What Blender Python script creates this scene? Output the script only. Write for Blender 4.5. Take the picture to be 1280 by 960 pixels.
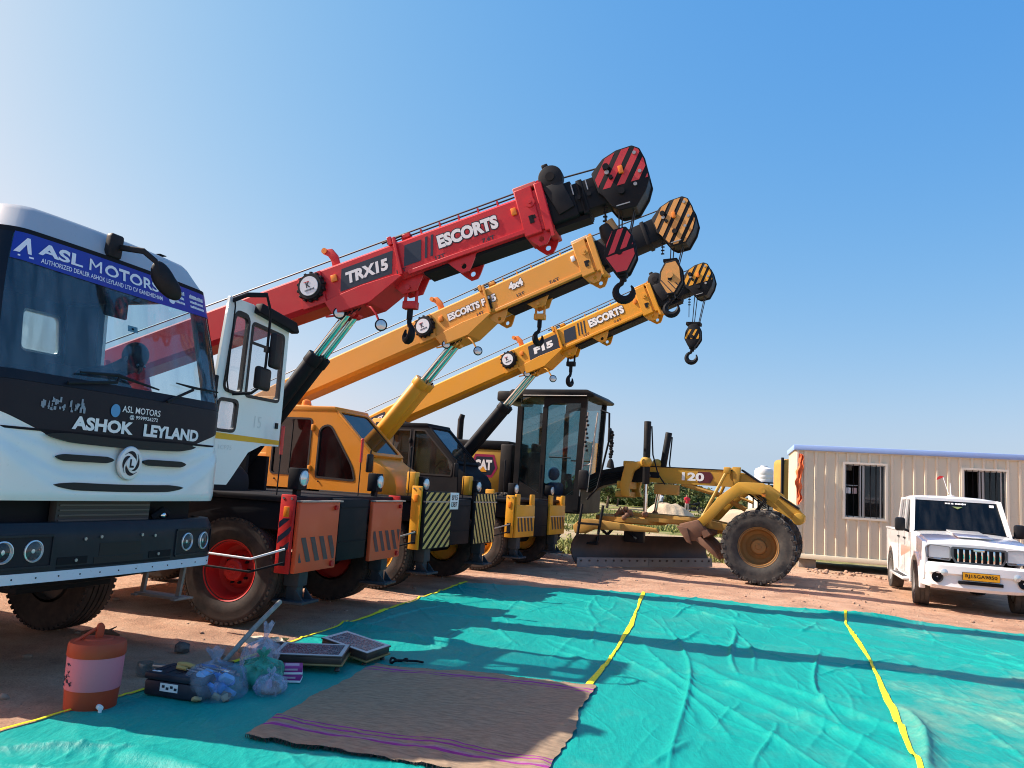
import bpy, bmesh, math, random
import numpy as np
from math import sin, cos, pi, radians as R
from mathutils import Vector, Matrix, noise as mnoise

random.seed(11)
scene = bpy.context.scene
for _o in list(bpy.data.objects):
    bpy.data.objects.remove(_o, do_unlink=True)

# ------------------------------------------------------------------ camera, sky, sun, exposure
PITCH, ROLL, FPX = R(7.45), R(3.7), 961.0
CAM_H = 1.55
Fv = Vector((0, cos(PITCH), sin(PITCH)))
U0 = Vector((0, -sin(PITCH), cos(PITCH)))
R0 = Vector((1, 0, 0))
Rv = R0 * cos(ROLL) + U0 * sin(ROLL)
Uv = U0 * cos(ROLL) - R0 * sin(ROLL)
cd = bpy.data.cameras.new('camera')
cam = bpy.data.objects.new('camera', cd)
scene.collection.objects.link(cam)
cam.matrix_world = Matrix((
    (Rv.x, Uv.x, -Fv.x, 0), (Rv.y, Uv.y, -Fv.y, 0), (Rv.z, Uv.z, -Fv.z, CAM_H), (0, 0, 0, 1)))
cd.sensor_fit = 'HORIZONTAL'
cd.sensor_width = 36.0
cd.lens = 36.0 * FPX / 1280.0
cd.clip_start, cd.clip_end = 0.05, 3000
scene.camera = cam

SUN_DIR = Vector((-0.979, 0.20, 0.0)).normalized()      # horizontal direction towards the sun
SUN_EL = R(40.5)
w = bpy.data.worlds.new('World')
scene.world = w
w.use_nodes = True
nt = w.node_tree
bg = nt.nodes['Background']
sk = nt.nodes.new('ShaderNodeTexSky')
sk.sky_type = 'NISHITA'
sk.sun_disc = False
sk.sun_elevation = SUN_EL
sk.sun_rotation = math.atan2(SUN_DIR.x, SUN_DIR.y)
sk.altitude = 0
sk.air_density = 1.0
sk.dust_density = 1.5
sk.ozone_density = 8.0
# the pale band low over the land: never sample below a few degrees
tcw = nt.nodes.new('ShaderNodeTexCoord')
mxw = nt.nodes.new('ShaderNodeVectorMath'); mxw.operation = 'MAXIMUM'; mxw.inputs[1].default_value = (-10, -10, 0.055)
nmw = nt.nodes.new('ShaderNodeVectorMath'); nmw.operation = 'NORMALIZE'
nt.links.new(tcw.outputs['Generated'], mxw.inputs[0]); nt.links.new(mxw.outputs[0], nmw.inputs[0])
nt.links.new(nmw.outputs[0], sk.inputs['Vector'])
# colour response of the sky: each channel gets its own gain and contrast
sp = nt.nodes.new('ShaderNodeSeparateColor'); cb = nt.nodes.new('ShaderNodeCombineColor')
nt.links.new(sk.outputs[0], sp.inputs[0])
SKY_EXP = 0.75
def wmath(op, a, b):
    x = nt.nodes.new('ShaderNodeMath'); x.operation = op
    for i, v in enumerate((a, b)):
        if isinstance(v, (int, float)): x.inputs[i].default_value = v
        else: nt.links.new(v, x.inputs[i])
    return x.outputs[0]
skr, skb = wmath('MULTIPLY', sp.outputs[0], 0.1), wmath('MULTIPLY', sp.outputs[2], 0.1)
for ch, (gr_, gb_, a_) in enumerate(((1.213, 0.340, 4.427), (0.435, 0.273, 1.607), (-0.052, 0.253, 0.929))):
    q = wmath('MULTIPLY', wmath('POWER', skr, gr_), wmath('POWER', skb, gb_))
    m3 = nt.nodes.new('ShaderNodeMath'); m3.operation = 'MULTIPLY'; m3.inputs[1].default_value = a_ / 0.1 / 2 ** SKY_EXP
    nt.links.new(q, m3.inputs[0])
    nt.links.new(m3.outputs[0], cb.inputs[ch])
nt.links.new(cb.outputs[0], bg.inputs[0])
bg.inputs[1].default_value = 0.1
ld = bpy.data.lights.new('sun', 'SUN')
ld.energy = 5.0
ld.angle = R(0.53)
ld.color = (1.0, 0.93, 0.82)
so = bpy.data.objects.new('sun', ld)
scene.collection.objects.link(so)
to_sun = Vector((SUN_DIR.x * cos(SUN_EL), SUN_DIR.y * cos(SUN_EL), sin(SUN_EL)))
so.rotation_euler = to_sun.to_track_quat('Z', 'Y').to_euler()
scene.view_settings.view_transform = 'Standard'
scene.view_settings.look = 'None'
scene.view_settings.exposure = 0.75
scene.view_settings.gamma = 1.0
scene.view_settings.use_curve_mapping = False
scene.cycles.max_bounces = 8
scene.cycles.transparent_max_bounces = 16
scene.cycles.use_denoising = True
scene.cycles.filter_width = 1.05

# ------------------------------------------------------------------ materials
_mc = {}
def mat_base(name):
    m = bpy.data.materials.new(name)
    m.use_nodes = True
    n = m.node_tree
    return m, n, n.nodes['Principled BSDF']

def tint_noise(n, col, col2, scale, lo=0.4, hi=0.7, detail=6, coord='Object'):
    tc = n.nodes.new('ShaderNodeTexCoord')
    nz = n.nodes.new('ShaderNodeTexNoise')
    nz.inputs['Scale'].default_value = scale
    nz.inputs['Detail'].default_value = detail
    nz.inputs['Roughness'].default_value = 0.62
    n.links.new(tc.outputs[coord], nz.inputs['Vector'])
    cr = n.nodes.new('ShaderNodeValToRGB')
    cr.color_ramp.elements[0].position = lo
    cr.color_ramp.elements[1].position = hi
    cr.color_ramp.elements[0].color = (*col, 1)
    cr.color_ramp.elements[1].color = (*col2, 1)
    n.links.new(nz.outputs['Fac'], cr.inputs['Fac'])
    return tc, nz, cr

def paint(name, col, rough=0.32, dirt=0.25, dcol=(0.36, 0.24, 0.16), scale=2.3, coat=0.08, metal=0.0, bump=0.02, spec=0.35):
    if name in _mc: return _mc[name]
    m, n, b = mat_base(name)
    d = tuple(c * (1 - dirt) + dc * dirt for c, dc in zip(col, dcol))
    tc, nz, cr = tint_noise(n, col, d, scale, 0.42, 0.78)
    # small scuffs and grime on top of the broad soiling
    n3 = n.nodes.new('ShaderNodeTexNoise'); n3.inputs['Scale'].default_value = scale * 14; n3.inputs['Detail'].default_value = 8; n3.inputs['Roughness'].default_value = 0.7
    mp3 = n.nodes.new('ShaderNodeMapping'); mp3.inputs['Scale'].default_value = (0.6, 1.0, 1.3)
    n.links.new(tc.outputs['Object'], mp3.inputs[0]); n.links.new(mp3.outputs[0], n3.inputs['Vector'])
    sc3 = n.nodes.new('ShaderNodeMapRange'); sc3.inputs['From Min'].default_value = 0.60; sc3.inputs['From Max'].default_value = 0.74
    sc3.inputs['To Max'].default_value = min(0.55, dirt * 3.0)
    n.links.new(n3.outputs['Fac'], sc3.inputs['Value'])
    mx3 = n.nodes.new('ShaderNodeMix'); mx3.data_type = 'RGBA'
    mx3.inputs['B'].default_value = (dcol[0] * 0.5, dcol[1] * 0.5, dcol[2] * 0.5, 1)
    n.links.new(sc3.outputs[0], mx3.inputs['Factor']); n.links.new(cr.outputs[0], mx3.inputs['A'])
    n.links.new(mx3.outputs['Result'], b.inputs['Base Color'])
    rr = n.nodes.new('ShaderNodeMapRange')
    rr.inputs['To Min'].default_value = rough * 0.8
    rr.inputs['To Max'].default_value = min(1, rough * 1.7 + 0.08)
    n.links.new(nz.outputs['Fac'], rr.inputs['Value'])
    n.links.new(rr.outputs[0], b.inputs['Roughness'])
    b.inputs['Metallic'].default_value = metal
    b.inputs['Coat Weight'].default_value = coat
    b.inputs['Coat Roughness'].default_value = 0.12
    b.inputs['Specular IOR Level'].default_value = spec
    if bump:
        n2 = n.nodes.new('ShaderNodeTexNoise')
        n2.inputs['Scale'].default_value = scale * 1.6
        n2.inputs['Detail'].default_value = 3
        n.links.new(tc.outputs['Object'], n2.inputs['Vector'])
        bp = n.nodes.new('ShaderNodeBump')
        bp.inputs['Strength'].default_value = bump * 6
        bp.inputs['Distance'].default_value = bump
        n.links.new(n2.outputs['Fac'], bp.inputs['Height'])
        n.links.new(bp.outputs[0], b.inputs['Normal'])
    _mc[name] = m
    return m

def rough_mat(name, col, col2, scale, rough=0.85, bump=0.3, bscale=None, bdist=0.01, spec=0.3):
    if name in _mc: return _mc[name]
    m, n, b = mat_base(name)
    tc, nz, cr = tint_noise(n, col, col2, scale, 0.35, 0.68)
    n.links.new(cr.outputs[0], b.inputs['Base Color'])
    b.inputs['Roughness'].default_value = rough
    b.inputs['Specular IOR Level'].default_value = spec
    n2 = n.nodes.new('ShaderNodeTexNoise')
    n2.inputs['Scale'].default_value = bscale or scale * 4
    n2.inputs['Detail'].default_value = 6
    n.links.new(tc.outputs['Object'], n2.inputs['Vector'])
    bp = n.nodes.new('ShaderNodeBump')
    bp.inputs['Strength'].default_value = bump
    bp.inputs['Distance'].default_value = bdist
    n.links.new(n2.outputs['Fac'], bp.inputs['Height'])
    n.links.new(bp.outputs[0], b.inputs['Normal'])
    _mc[name] = m
    return m

def flat(name, col, rough=0.5, metal=0.0, spec=0.5):
    if name in _mc: return _mc[name]
    m, n, b = mat_base(name)
    b.inputs['Base Color'].default_value = (*col, 1)
    b.inputs['Roughness'].default_value = rough
    b.inputs['Metallic'].default_value = metal
    b.inputs['Specular IOR Level'].default_value = spec
    _mc[name] = m
    return m

def glass(name, tint, gloss=1.0, dust=0.06, dcol=(0.5, 0.5, 0.48)):
    """Thin pane: tinted see-through sheet with a sky reflection and a film of dust."""
    if name in _mc: return _mc[name]
    m = bpy.data.materials.new(name)
    m.use_nodes = True
    n = m.node_tree
    for x in list(n.nodes): n.nodes.remove(x)
    out = n.nodes.new('ShaderNodeOutputMaterial')
    tr = n.nodes.new('ShaderNodeBsdfTransparent')
    tr.inputs[0].default_value = (*tint, 1)
    gl = n.nodes.new('ShaderNodeBsdfGlossy')
    gl.inputs['Roughness'].default_value = 0.03
    gl.inputs['Color'].default_value = (gloss, gloss, gloss, 1)
    lw = n.nodes.new('ShaderNodeFresnel')
    geo = n.nodes.new('ShaderNodeNewGeometry')      # same reflectance on either face of a thin pane
    ior = n.nodes.new('ShaderNodeMath'); ior.operation = 'MULTIPLY_ADD'
    ior.inputs[1].default_value = 1 / 1.5 - 1.5; ior.inputs[2].default_value = 1.5
    n.links.new(geo.outputs['Backfacing'], ior.inputs[0])
    n.links.new(ior.outputs[0], lw.inputs['IOR'])
    mx = n.nodes.new('ShaderNodeMixShader')
    n.links.new(lw.outputs[0], mx.inputs[0])
    n.links.new(tr.outputs[0], mx.inputs[1])
    n.links.new(gl.outputs[0], mx.inputs[2])
    df = n.nodes.new('ShaderNodeBsdfDiffuse')
    df.inputs[0].default_value = (*dcol, 1)
    tc = n.nodes.new('ShaderNodeTexCoord')
    mp = n.nodes.new('ShaderNodeMapping')
    mp.inputs['Scale'].default_value = (1.0, 4.0, 0.8)
    nz = n.nodes.new('ShaderNodeTexNoise')
    nz.inputs['Scale'].default_value = 2.4
    nz.inputs['Detail'].default_value = 8
    n.links.new(tc.outputs['Object'], mp.inputs[0])
    n.links.new(mp.outputs[0], nz.inputs['Vector'])
    mr = n.nodes.new('ShaderNodeMapRange')
    mr.inputs['From Min'].default_value = 0.42
    mr.inputs['From Max'].default_value = 0.8
    mr.inputs['To Min'].default_value = dust * 0.3
    mr.inputs['To Max'].default_value = dust * 3
    n.links.new(nz.outputs['Fac'], mr.inputs[0])
    m2 = n.nodes.new('ShaderNodeMixShader')
    n.links.new(mr.outputs[0], m2.inputs[0])
    n.links.new(mx.outputs[0], m2.inputs[1])
    n.links.new(df.outputs[0], m2.inputs[2])
    n.links.new(m2.outputs[0], out.inputs[0])
    _mc[name] = m
    return m

BLACK = paint('black paint', (0.006, 0.008, 0.012), 0.45, 0.02, coat=0.0, spec=0.16)
DARK = paint('dark chassis steel', (0.010, 0.011, 0.014), 0.6, 0.12, (0.10, 0.07, 0.05), coat=0.0, spec=0.16)
NAVY = flat('navy decal', (0.012, 0.02, 0.04), 0.35)
PLASTIC = rough_mat('black plastic', (0.010, 0.011, 0.014), (0.02, 0.02, 0.022), 6, 0.5, 0.05, spec=0.18)
INTERIOR = rough_mat('cab interior trim', (0.02, 0.02, 0.024), (0.035, 0.035, 0.04), 5, 0.8, 0.1)
RUBBER = rough_mat('dusty rubber', (0.018, 0.017, 0.017), (0.07, 0.05, 0.04), 5, 0.85, 0.25, 40, 0.004)
RUBBER2 = rough_mat('grey dusty rubber', (0.03, 0.03, 0.032), (0.11, 0.095, 0.08), 4, 0.9, 0.3, 30, 0.006)
STEEL = paint('bare steel', (0.38, 0.37, 0.36), 0.35, 0.3, metal=0.8, coat=0)
CHROME = flat('chrome', (0.75, 0.78, 0.78), 0.09, 1.0)
WHITE = paint('white lettering', (0.82, 0.82, 0.82), 0.4, 0.04, coat=0.0, bump=0)
LENS = flat('lamp lens', (0.62, 0.68, 0.7), 0.12, 0.4)
AMBER = flat('amber reflector', (0.8, 0.22, 0.02), 0.25)
REDLENS = flat('red reflector', (0.6, 0.03, 0.03), 0.25)
ROPE = flat('steel rope', (0.03, 0.03, 0.034), 0.5, 0.3)

# ------------------------------------------------------------------ mesh builder
def rrect(x0, z0, x1, z1, r, n=4):
    pts = []
    for cx, cz, a0 in ((x1 - r, z1 - r, 0), (x0 + r, z1 - r, pi / 2), (x0 + r, z0 + r, pi), (x1 - r, z0 + r, 3 * pi / 2)):
        for i in range(n + 1):
            a = a0 + pi / 2 * i / n
            pts.append((cx + r * cos(a), cz + r * sin(a)))
    return pts

def round_poly(pts, r, n=4):
    """corner-rounded polygon, always n+1 points per corner"""
    out = []
    k = len(pts)
    rr = r if isinstance(r, (list, tuple)) else [r] * k
    for i in range(k):
        p, a, b = Vector(pts[i]), Vector(pts[i - 1]), Vector(pts[(i + 1) % k])
        da, db = (a - p), (b - p)
        q = min(rr[i], da.length * 0.48, db.length * 0.48)
        s, e = p + da.normalized() * q, p + db.normalized() * q
        for j in range(n + 1):
            t = j / n
            out.append(tuple(s * (1 - t) ** 2 + p * 2 * t * (1 - t) + e * t * t))
    return out

def inset_poly(pts, d):
    k = len(pts)
    area = sum(pts[i - 1][0] * pts[i][1] - pts[i][0] * pts[i - 1][1] for i in range(k))
    sgn = 1 if area > 0 else -1
    out = []
    dd = d if isinstance(d, (list, tuple)) else [d] * k      # d[i] is the inset of edge i -> i+1
    for i in range(k):
        p, a, b = Vector(pts[i]), Vector(pts[i - 1]), Vector(pts[(i + 1) % k])
        e0, e1 = (p - a).normalized(), (b - p).normalized()
        n0, n1 = Vector((-e0.y, e0.x)) * sgn, Vector((-e1.y, e1.x)) * sgn
        d0, d1 = dd[i - 1], dd[i]
        cr = e0.x * e1.y - e0.y * e1.x
        if abs(cr) < 1e-6:
            out.append(tuple(p + n0 * d0)); continue
        q0, q1 = p + n0 * d0, p + n1 * d1
        t = ((q1 - q0).x * e1.y - (q1 - q0).y * e1.x) / cr
        out.append(tuple(q0 + e0 * t))
    return out

def clip_poly(poly, nx, ny, c):
    """keep the side nx*x + ny*y <= c"""
    out = []
    for i in range(len(poly)):
        a, b = poly[i - 1], poly[i]
        fa, fb = nx * a[0] + ny * a[1] - c, nx * b[0] + ny * b[1] - c
        if (fa <= 0) != (fb <= 0):
            t = fa / (fa - fb)
            out.append((a[0] + (b[0] - a[0]) * t, a[1] + (b[1] - a[1]) * t))
        if fb <= 0: out.append(b)
    return out

def stripes(poly, ang, wid, gap, off=0.0, count=60):
    nx, ny = cos(ang), sin(ang)
    res = []
    for k in range(-count, count):
        lo = off + k * (wid + gap)
        p = clip_poly(clip_poly(poly, nx, ny, lo + wid), -nx, -ny, -lo)
        if len(p) >= 3: res.append(p)
    return res

AX = {'xz': lambda a, b, t: (a, t, b), 'yz': lambda a, b, t: (t, a, b), 'xy': lambda a, b, t: (a, b, t)}
_text = {}
def text_geo(s, bold):
    key = (s, bold)
    if key not in _text:
        cu = bpy.data.curves.new('lettering', 'FONT')
        cu.body = s; cu.size = 1.0; cu.offset = bold; cu.resolution_u = 3
        ob = bpy.data.objects.new('lettering', cu)
        scene.collection.objects.link(ob)
        dg = bpy.context.evaluated_depsgraph_get()
        me = bpy.data.meshes.new_from_object(ob.evaluated_get(dg))
        vs = [tuple(v.co) for v in me.vertices]
        fs = [tuple(p.vertices) for p in me.polygons]
        bpy.data.objects.remove(ob); bpy.data.curves.remove(cu); bpy.data.meshes.remove(me)
        _text[key] = (vs, fs)
    return _text[key]

class MB:
    def __init__(s, M=None):
        s.bm = bmesh.new(); s.mats = []; s.M = M or Matrix()
    def mi(s, m):
        if m not in s.mats: s.mats.append(m)
        return s.mats.index(m)
    def add(s, verts, faces, m, bev=0.0, seg=2):
        vs = [s.bm.verts.new(s.M @ Vector(v)) for v in verts]
        i = s.mi(m); fs = []
        for f in faces:
            try:
                fc = s.bm.faces.new([vs[k] for k in f])
            except ValueError:
                continue
            fc.material_index = i; fc.smooth = True; fs.append(fc)
        if bev > 0:
            bmesh.ops.recalc_face_normals(s.bm, faces=fs)
            es = set()
            for f in fs:
                for e in f.edges:
                    if len(e.link_faces) == 2 and e.calc_face_angle(0) > 0.5: es.add(e)
            if es:
                r = bmesh.ops.bevel(s.bm, geom=list(es), offset=bev, segments=seg, profile=0.5, affect='EDGES', clamp_overlap=True)
                for f in r['faces']: f.smooth = True; f.material_index = i
        return fs
    def box(s, c, d, m, rot=None, bev=0.0, seg=2):
        x, y, z = d[0] / 2, d[1] / 2, d[2] / 2
        vs = [Vector((i * x, j * y, k * z)) for i in (-1, 1) for j in (-1, 1) for k in (-1, 1)]
        if rot is not None: vs = [rot @ v for v in vs]
        vs = [v + Vector(c) for v in vs]
        s.add(vs, [(0, 1, 3, 2), (4, 6, 7, 5), (0, 4, 5, 1), (2, 3, 7, 6), (0, 2, 6, 4), (1, 5, 7, 3)], m, bev, seg)
    def prism(s, pts, pl, lo, hi, m, bev=0.0, seg=2):
        f = AX[pl]; n = len(pts)
        vs = [f(a, b, lo) for a, b in pts] + [f(a, b, hi) for a, b in pts]
        fs = [tuple(range(n)), tuple(range(2 * n - 1, n - 1, -1))] + [(i, (i + 1) % n, n + (i + 1) % n, n + i) for i in range(n)]
        s.add(vs, fs, m, bev, seg)
    def sheet(s, pts, pl, t, m):
        f = AX[pl]
        s.add([f(a, b, t) for a, b in pts], [tuple(range(len(pts)))], m)
    def frame(s, outer, inner, pl, lo, hi, m):
        f = AX[pl]; n = len(outer)
        vs = []
        for t in (lo, hi):
            vs += [f(a, b, t) for a, b in outer] + [f(a, b, t) for a, b in inner]
        fs = []
        for i in range(n):
            j = (i + 1) % n
            fs += [(i, j, n + j, n + i), (2 * n + i, 3 * n + i, 3 * n + j, 2 * n + j),
                   (i, 2 * n + i, 2 * n + j, j), (n + i, n + j, 3 * n + j, 3 * n + i)]
        s.add(vs, fs, m)
    def cyl(s, p0, p1, r0, m, r1=None, seg=16, bev=0.0):
        p0, p1 = Vector(p0), Vector(p1)
        r1 = r0 if r1 is None else r1
        q = (p1 - p0).to_track_quat('Z', 'Y').to_matrix()
        vs = []
        for p, r in ((p0, r0), (p1, r1)):
            for i in range(seg):
                a = 2 * pi * i / seg
                vs.append(p + q @ Vector((r * cos(a), r * sin(a), 0)))
        fs = [tuple(range(seg)), tuple(range(2 * seg - 1, seg - 1, -1))] + [(i, (i + 1) % seg, seg + (i + 1) % seg, seg + i) for i in range(seg)]
        s.add(vs, fs, m, bev)
    def tube(s, path, r, m, seg=8, closed=False):
        P = [Vector(p) for p in path]; n = len(P)
        rr = r if isinstance(r, (list, tuple)) else [r] * n
        vs = []; up = None
        for i, p in enumerate(P):
            a = P[i - 1] if (i > 0 or closed) else P[i]
            b = P[(i + 1) % n] if (i < n - 1 or closed) else P[i]
            t = (b - a).normalized()
            if up is None:
                up = Vector((0, 0, 1)) if abs(t.z) < 0.9 else Vector((1, 0, 0))
            sd = t.cross(up).normalized(); up = sd.cross(t).normalized()
            for k in range(seg):
                an = 2 * pi * k / seg
                vs.append(p + (sd * cos(an) + up * sin(an)) * rr[i])
        fs = []
        for i in range(n if closed else n - 1):
            j = (i + 1) % n
            for k in range(seg):
                l = (k + 1) % seg
                fs.append((i * seg + k, i * seg + l, j * seg + l, j * seg + k))
        if not closed: fs += [tuple(range(seg)), tuple(range(n * seg - 1, (n - 1) * seg - 1, -1))]
        s.add(vs, fs, m)
    def lathe(s, prof, m, seg=40, M=None, closed=False):
        """profile of (radius, y) turned about the local y axis"""
        M = M or Matrix(); n = len(prof); vs = []
        for i in range(seg):
            a = 2 * pi * i / seg
            for r, y in prof: vs.append(M @ Vector((r * cos(a), y, r * sin(a))))
        fs = []
        for i in range(seg):
            j = (i + 1) % seg
            for k in range(n if closed else n - 1):
                l = (k + 1) % n
                fs.append((i * n + k, i * n + l, j * n + l, j * n + k))
        s.add(vs, fs, m)
    def ball(s, c, r, m, seg=16, rings=10):
        r = r if isinstance(r, (list, tuple)) else (r, r, r)
        vs = []; fs = []
        for i in range(rings + 1):
            th = pi * i / rings
            for k in range(seg):
                a = 2 * pi * k / seg
                vs.append((c[0] + r[0] * sin(th) * cos(a), c[1] + r[1] * sin(th) * sin(a), c[2] + r[2] * cos(th)))
        for i in range(rings):
            for k in range(seg):
                l = (k + 1) % seg
                fs.append((i * seg + k, i * seg + l, (i + 1) * seg + l, (i + 1) * seg + k))
        s.add(vs, fs, m)
    def loft(s, rings, m, caps=True, closed=True):
        n = len(rings[0]); vs = [p for r in rings for p in r]; fs = []
        for i in range(len(rings) - 1):
            for k in range(n if closed else n - 1):
                l = (k + 1) % n
                fs.append((i * n + k, i * n + l, (i + 1) * n + l, (i + 1) * n + k))
        if caps: fs += [tuple(range(n)), tuple(range(len(vs) - 1, len(vs) - n - 1, -1))]
        s.add(vs, fs, m)
    def text(s, body, wid, hei, M, m, bold=0.02, warp=None, shear=0.0, center=True):
        vs, fs = text_geo(body, bold)
        if not vs: return
        x0, x1 = min(v[0] for v in vs), max(v[0] for v in vs)
        y0, y1 = min(v[1] for v in vs), max(v[1] for v in vs)
        out = []
        for v in vs:
            a = ((v[0] - x0) / (x1 - x0) - (0.5 if center else 0)) * wid
            b = ((v[1] - y0) / (y1 - y0) - (0.5 if center else 0)) * hei
            p = M @ Vector((a + shear * b, b, 0))
            out.append(warp(p) if warp else p)
        s.add(out, fs, m)
    remap = None
    def build(s, name, parent=None, loc=None, sharp=34, recalc=True):
        if MB.remap:
            for v in s.bm.verts: v.co = MB.remap(v.co)
        if recalc: bmesh.ops.recalc_face_normals(s.bm, faces=list(s.bm.faces))
        me = bpy.data.meshes.new(name)
        s.bm.to_mesh(me); s.bm.free()
        for m in s.mats: me.materials.append(m)
        me.set_sharp_from_angle(angle=R(sharp))
        o = bpy.data.objects.new(name, me)
        scene.collection.objects.link(o)
        if loc is not None: o.location = loc
        if parent is not None: o.parent = parent
        return o

def tag(o, label=None, cat=None, group=None, kind=None):
    if label: o['label'] = label
    if cat: o['category'] = cat
    if group: o['group'] = group
    if kind: o['kind'] = kind
    return o

def thing(name, loc, rz, label, cat, group=None):
    o = bpy.data.objects.new(name, None)
    scene.collection.objects.link(o)
    o.empty_display_size = 0.2
    o.location = loc; o.rotation_euler = (0, 0, rz)
    return tag(o, label, cat, group)

def dup(o, parent=None):
    c = o.copy(); scene.collection.objects.link(c)
    if parent is not None: c.parent = parent
    for ch in list(o.children): dup(ch, c)
    return c

def SIDE(x, y, z):      # lettering on a face looking towards -y
    return Matrix(((1, 0, 0, x), (0, 0, -1, y), (0, 1, 0, z), (0, 0, 0, 1)))
def FRONT(x, y, z):     # lettering on a face looking towards +x
    return Matrix(((0, 0, 1, x), (1, 0, 0, y), (0, 1, 0, z), (0, 0, 0, 1)))
def RX(a): return Matrix.Rotation(a, 4, 'X')
def RY(a): return Matrix.Rotation(a, 4, 'Y')
def RZ(a): return Matrix.Rotation(a, 4, 'Z')
def T(x, y, z): return Matrix.Translation((x, y, z))
def R3y(a): return Matrix.Rotation(a, 3, 'Y')
def R3x(a): return Matrix.Rotation(a, 3, 'X')
def R3z(a): return Matrix.Rotation(a, 3, 'Z')

_wheels = {}
def wheel(parent, M, rad, wid, rim_r, rim_mat, style='rib', tyre_mat=None):
    """part 'wheel' (rim and hub) with sub-part 'tyre'; outer face towards -y of M"""
    key = (rad, wid, rim_r, rim_mat.name, style)
    if key in _wheels:
        a, b = _wheels[key]
        a2 = a.copy(); b2 = b.copy()
        scene.collection.objects.link(a2); scene.collection.objects.link(b2)
        b2.parent = a2; a2.parent = parent; a2.matrix_local = M
        return a2
    keep_remap, MB.remap = MB.remap, None
    h = wid / 2
    mb = MB()
    rr = rim_r
    mb.lathe([(rr * 1.0, -h * 0.80), (rr * 1.04, -h * 0.84), (rr * 1.04, -h * 0.74), (rr * 0.93, -h * 0.72), (rr * 0.88, -h * 0.10),
              (rr * 0.83, h * 0.12), (rr * 0.66, h * 0.22), (rr * 0.54, h * 0.06), (rr * 0.40, h * 0.02), (rr * 0.37, -h * 0.46),
              (rr * 0.31, -h * 0.54), (rr * 0.16, -h * 0.54), (rr * 0.13, -h * 0.60), (0.0, -h * 0.60)], rim_mat, 44)
    mb.lathe([(rr * 0.9, h * 0.8), (rr * 0.9, h * 0.3), (0.0, h * 0.3)], rim_mat, 24)
    nn = 10
    for i in range(nn):
        a = 2 * pi * i / nn
        x, z = rr * 0.46 * cos(a), rr * 0.46 * sin(a)
        mb.cyl((x, h * 0.06, z), (x, -h * 0.16, z), rr * 0.05, DARK if style != 'grader' else rim_mat, seg=6)
    for i in range(nn):
        a = 2 * pi * (i + .5) / nn
        x, z = rr * 0.74 * cos(a), rr * 0.74 * sin(a)
        mb.cyl((x, -h * 0.1, z), (x, h * 0.175, z), rr * 0.05, DARK, seg=8) if i % 2 == 0 and False else None
    a = mb.build('wheel')
    tm = tyre_mat or RUBBER
    mb = MB()
    H = rad - rr
    side = [(rr * 0.98, -h * 0.74), (rr * 1.05, -h * 0.82), (rr + H * 0.25, -h * 0.97), (rr + H * 0.5, -h * 1.0), (rr + H * 0.74, -h * 0.97), (rr + H * 0.80, -h * 0.985), (rr + H * 0.90, -h * 0.93)]
    if style == 'grader':
        crown = [(rad * 0.945, -h * 0.84), (rad * 0.958, -h * 0.5), (rad * 0.962, 0)]
        prof = side + crown
    else:
        prof = list(side)
        prof += [(rad * 0.985, -h * 0.84)]
        g = 5 if style == 'rib' else 3
        for k in range(g):
            y0 = -h * 0.8 + 1.6 * h * k / g; y1 = -h * 0.8 + 1.6 * h * (k + 1) / g
            bulge = 1 - 0.012 * abs((y0 + y1) / 2 / h)
            if y1 > 0.001 and y0 < -0.001:
                prof += [(rad * 0.998, y0 + 0.006), (rad * 0.998, -0.0005)]
                break
            prof += [(rad * bulge, y0 + 0.006), (rad * bulge, y1 - 0.006), (rad * 0.972, y1 - 0.005), (rad * 0.972, y1 + 0.005)]
    full = prof + [(r, -y) for r, y in reversed(prof) if abs(y) > 1e-4]
    mb.lathe(full, tm, 72)
    if style == 'grader':
        N = 22
        for sgn in (-1, 1):
            for i in range(N):
                a0 = 2 * pi * (i + (0.5 if sgn > 0 else 0)) / N
                Mx = RY(-a0) @ T(rad * 0.967, sgn * h * 0.50, 0) @ RX(sgn * R(-30))
                keep = mb.M; mb.M = Mx
                mb.box((0, 0, 0), (rad * 0.075, h * 1.02, rad * 0.105), tm, bev=0.006, seg=1)
                mb.M = keep
                Mx = RY(-a0) @ T(rad * 0.92, sgn * h * 0.955, rad * 0.055 * (1))
                mb.M = Mx
                mb.box((0, 0, 0), (rad * 0.10, h * 0.12, rad * 0.10), tm, bev=0.005, seg=1)
                mb.M = keep
    else:
        N = 56
        for sgn in (-1, 1):
            for i in range(N):
                a0 = 2 * pi * i / N
                keep = mb.M; mb.M = RY(-a0) @ T(rad * 0.962, sgn * h * 0.90, 0)
                mb.box((0, 0, 0), (rad * 0.045, h * 0.17, rad * 0.062), tm)
                mb.M = keep
    b = mb.build('tyre', a)
    MB.remap = keep_remap
    a.parent = parent; a.matrix_local = M
    _wheels[key] = (a, b)
    return a

def hook_path(cx, y, cz, r, sh, gap=R(55)):
    """shank going down into a C hook in the xz plane; open towards +x"""
    pts = [(cx, y, cz + r + sh), (cx, y, cz + r * 1.35)]
    a = R(105)
    pts = [(cx, y, cz + r + sh), (cx, y, cz + r * 1.5)]
    for i in range(17):
        t = a + (R(395) - a) * i / 16
        pts.append((cx + r * cos(t), y, cz + r * sin(t)))
    return pts

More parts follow.
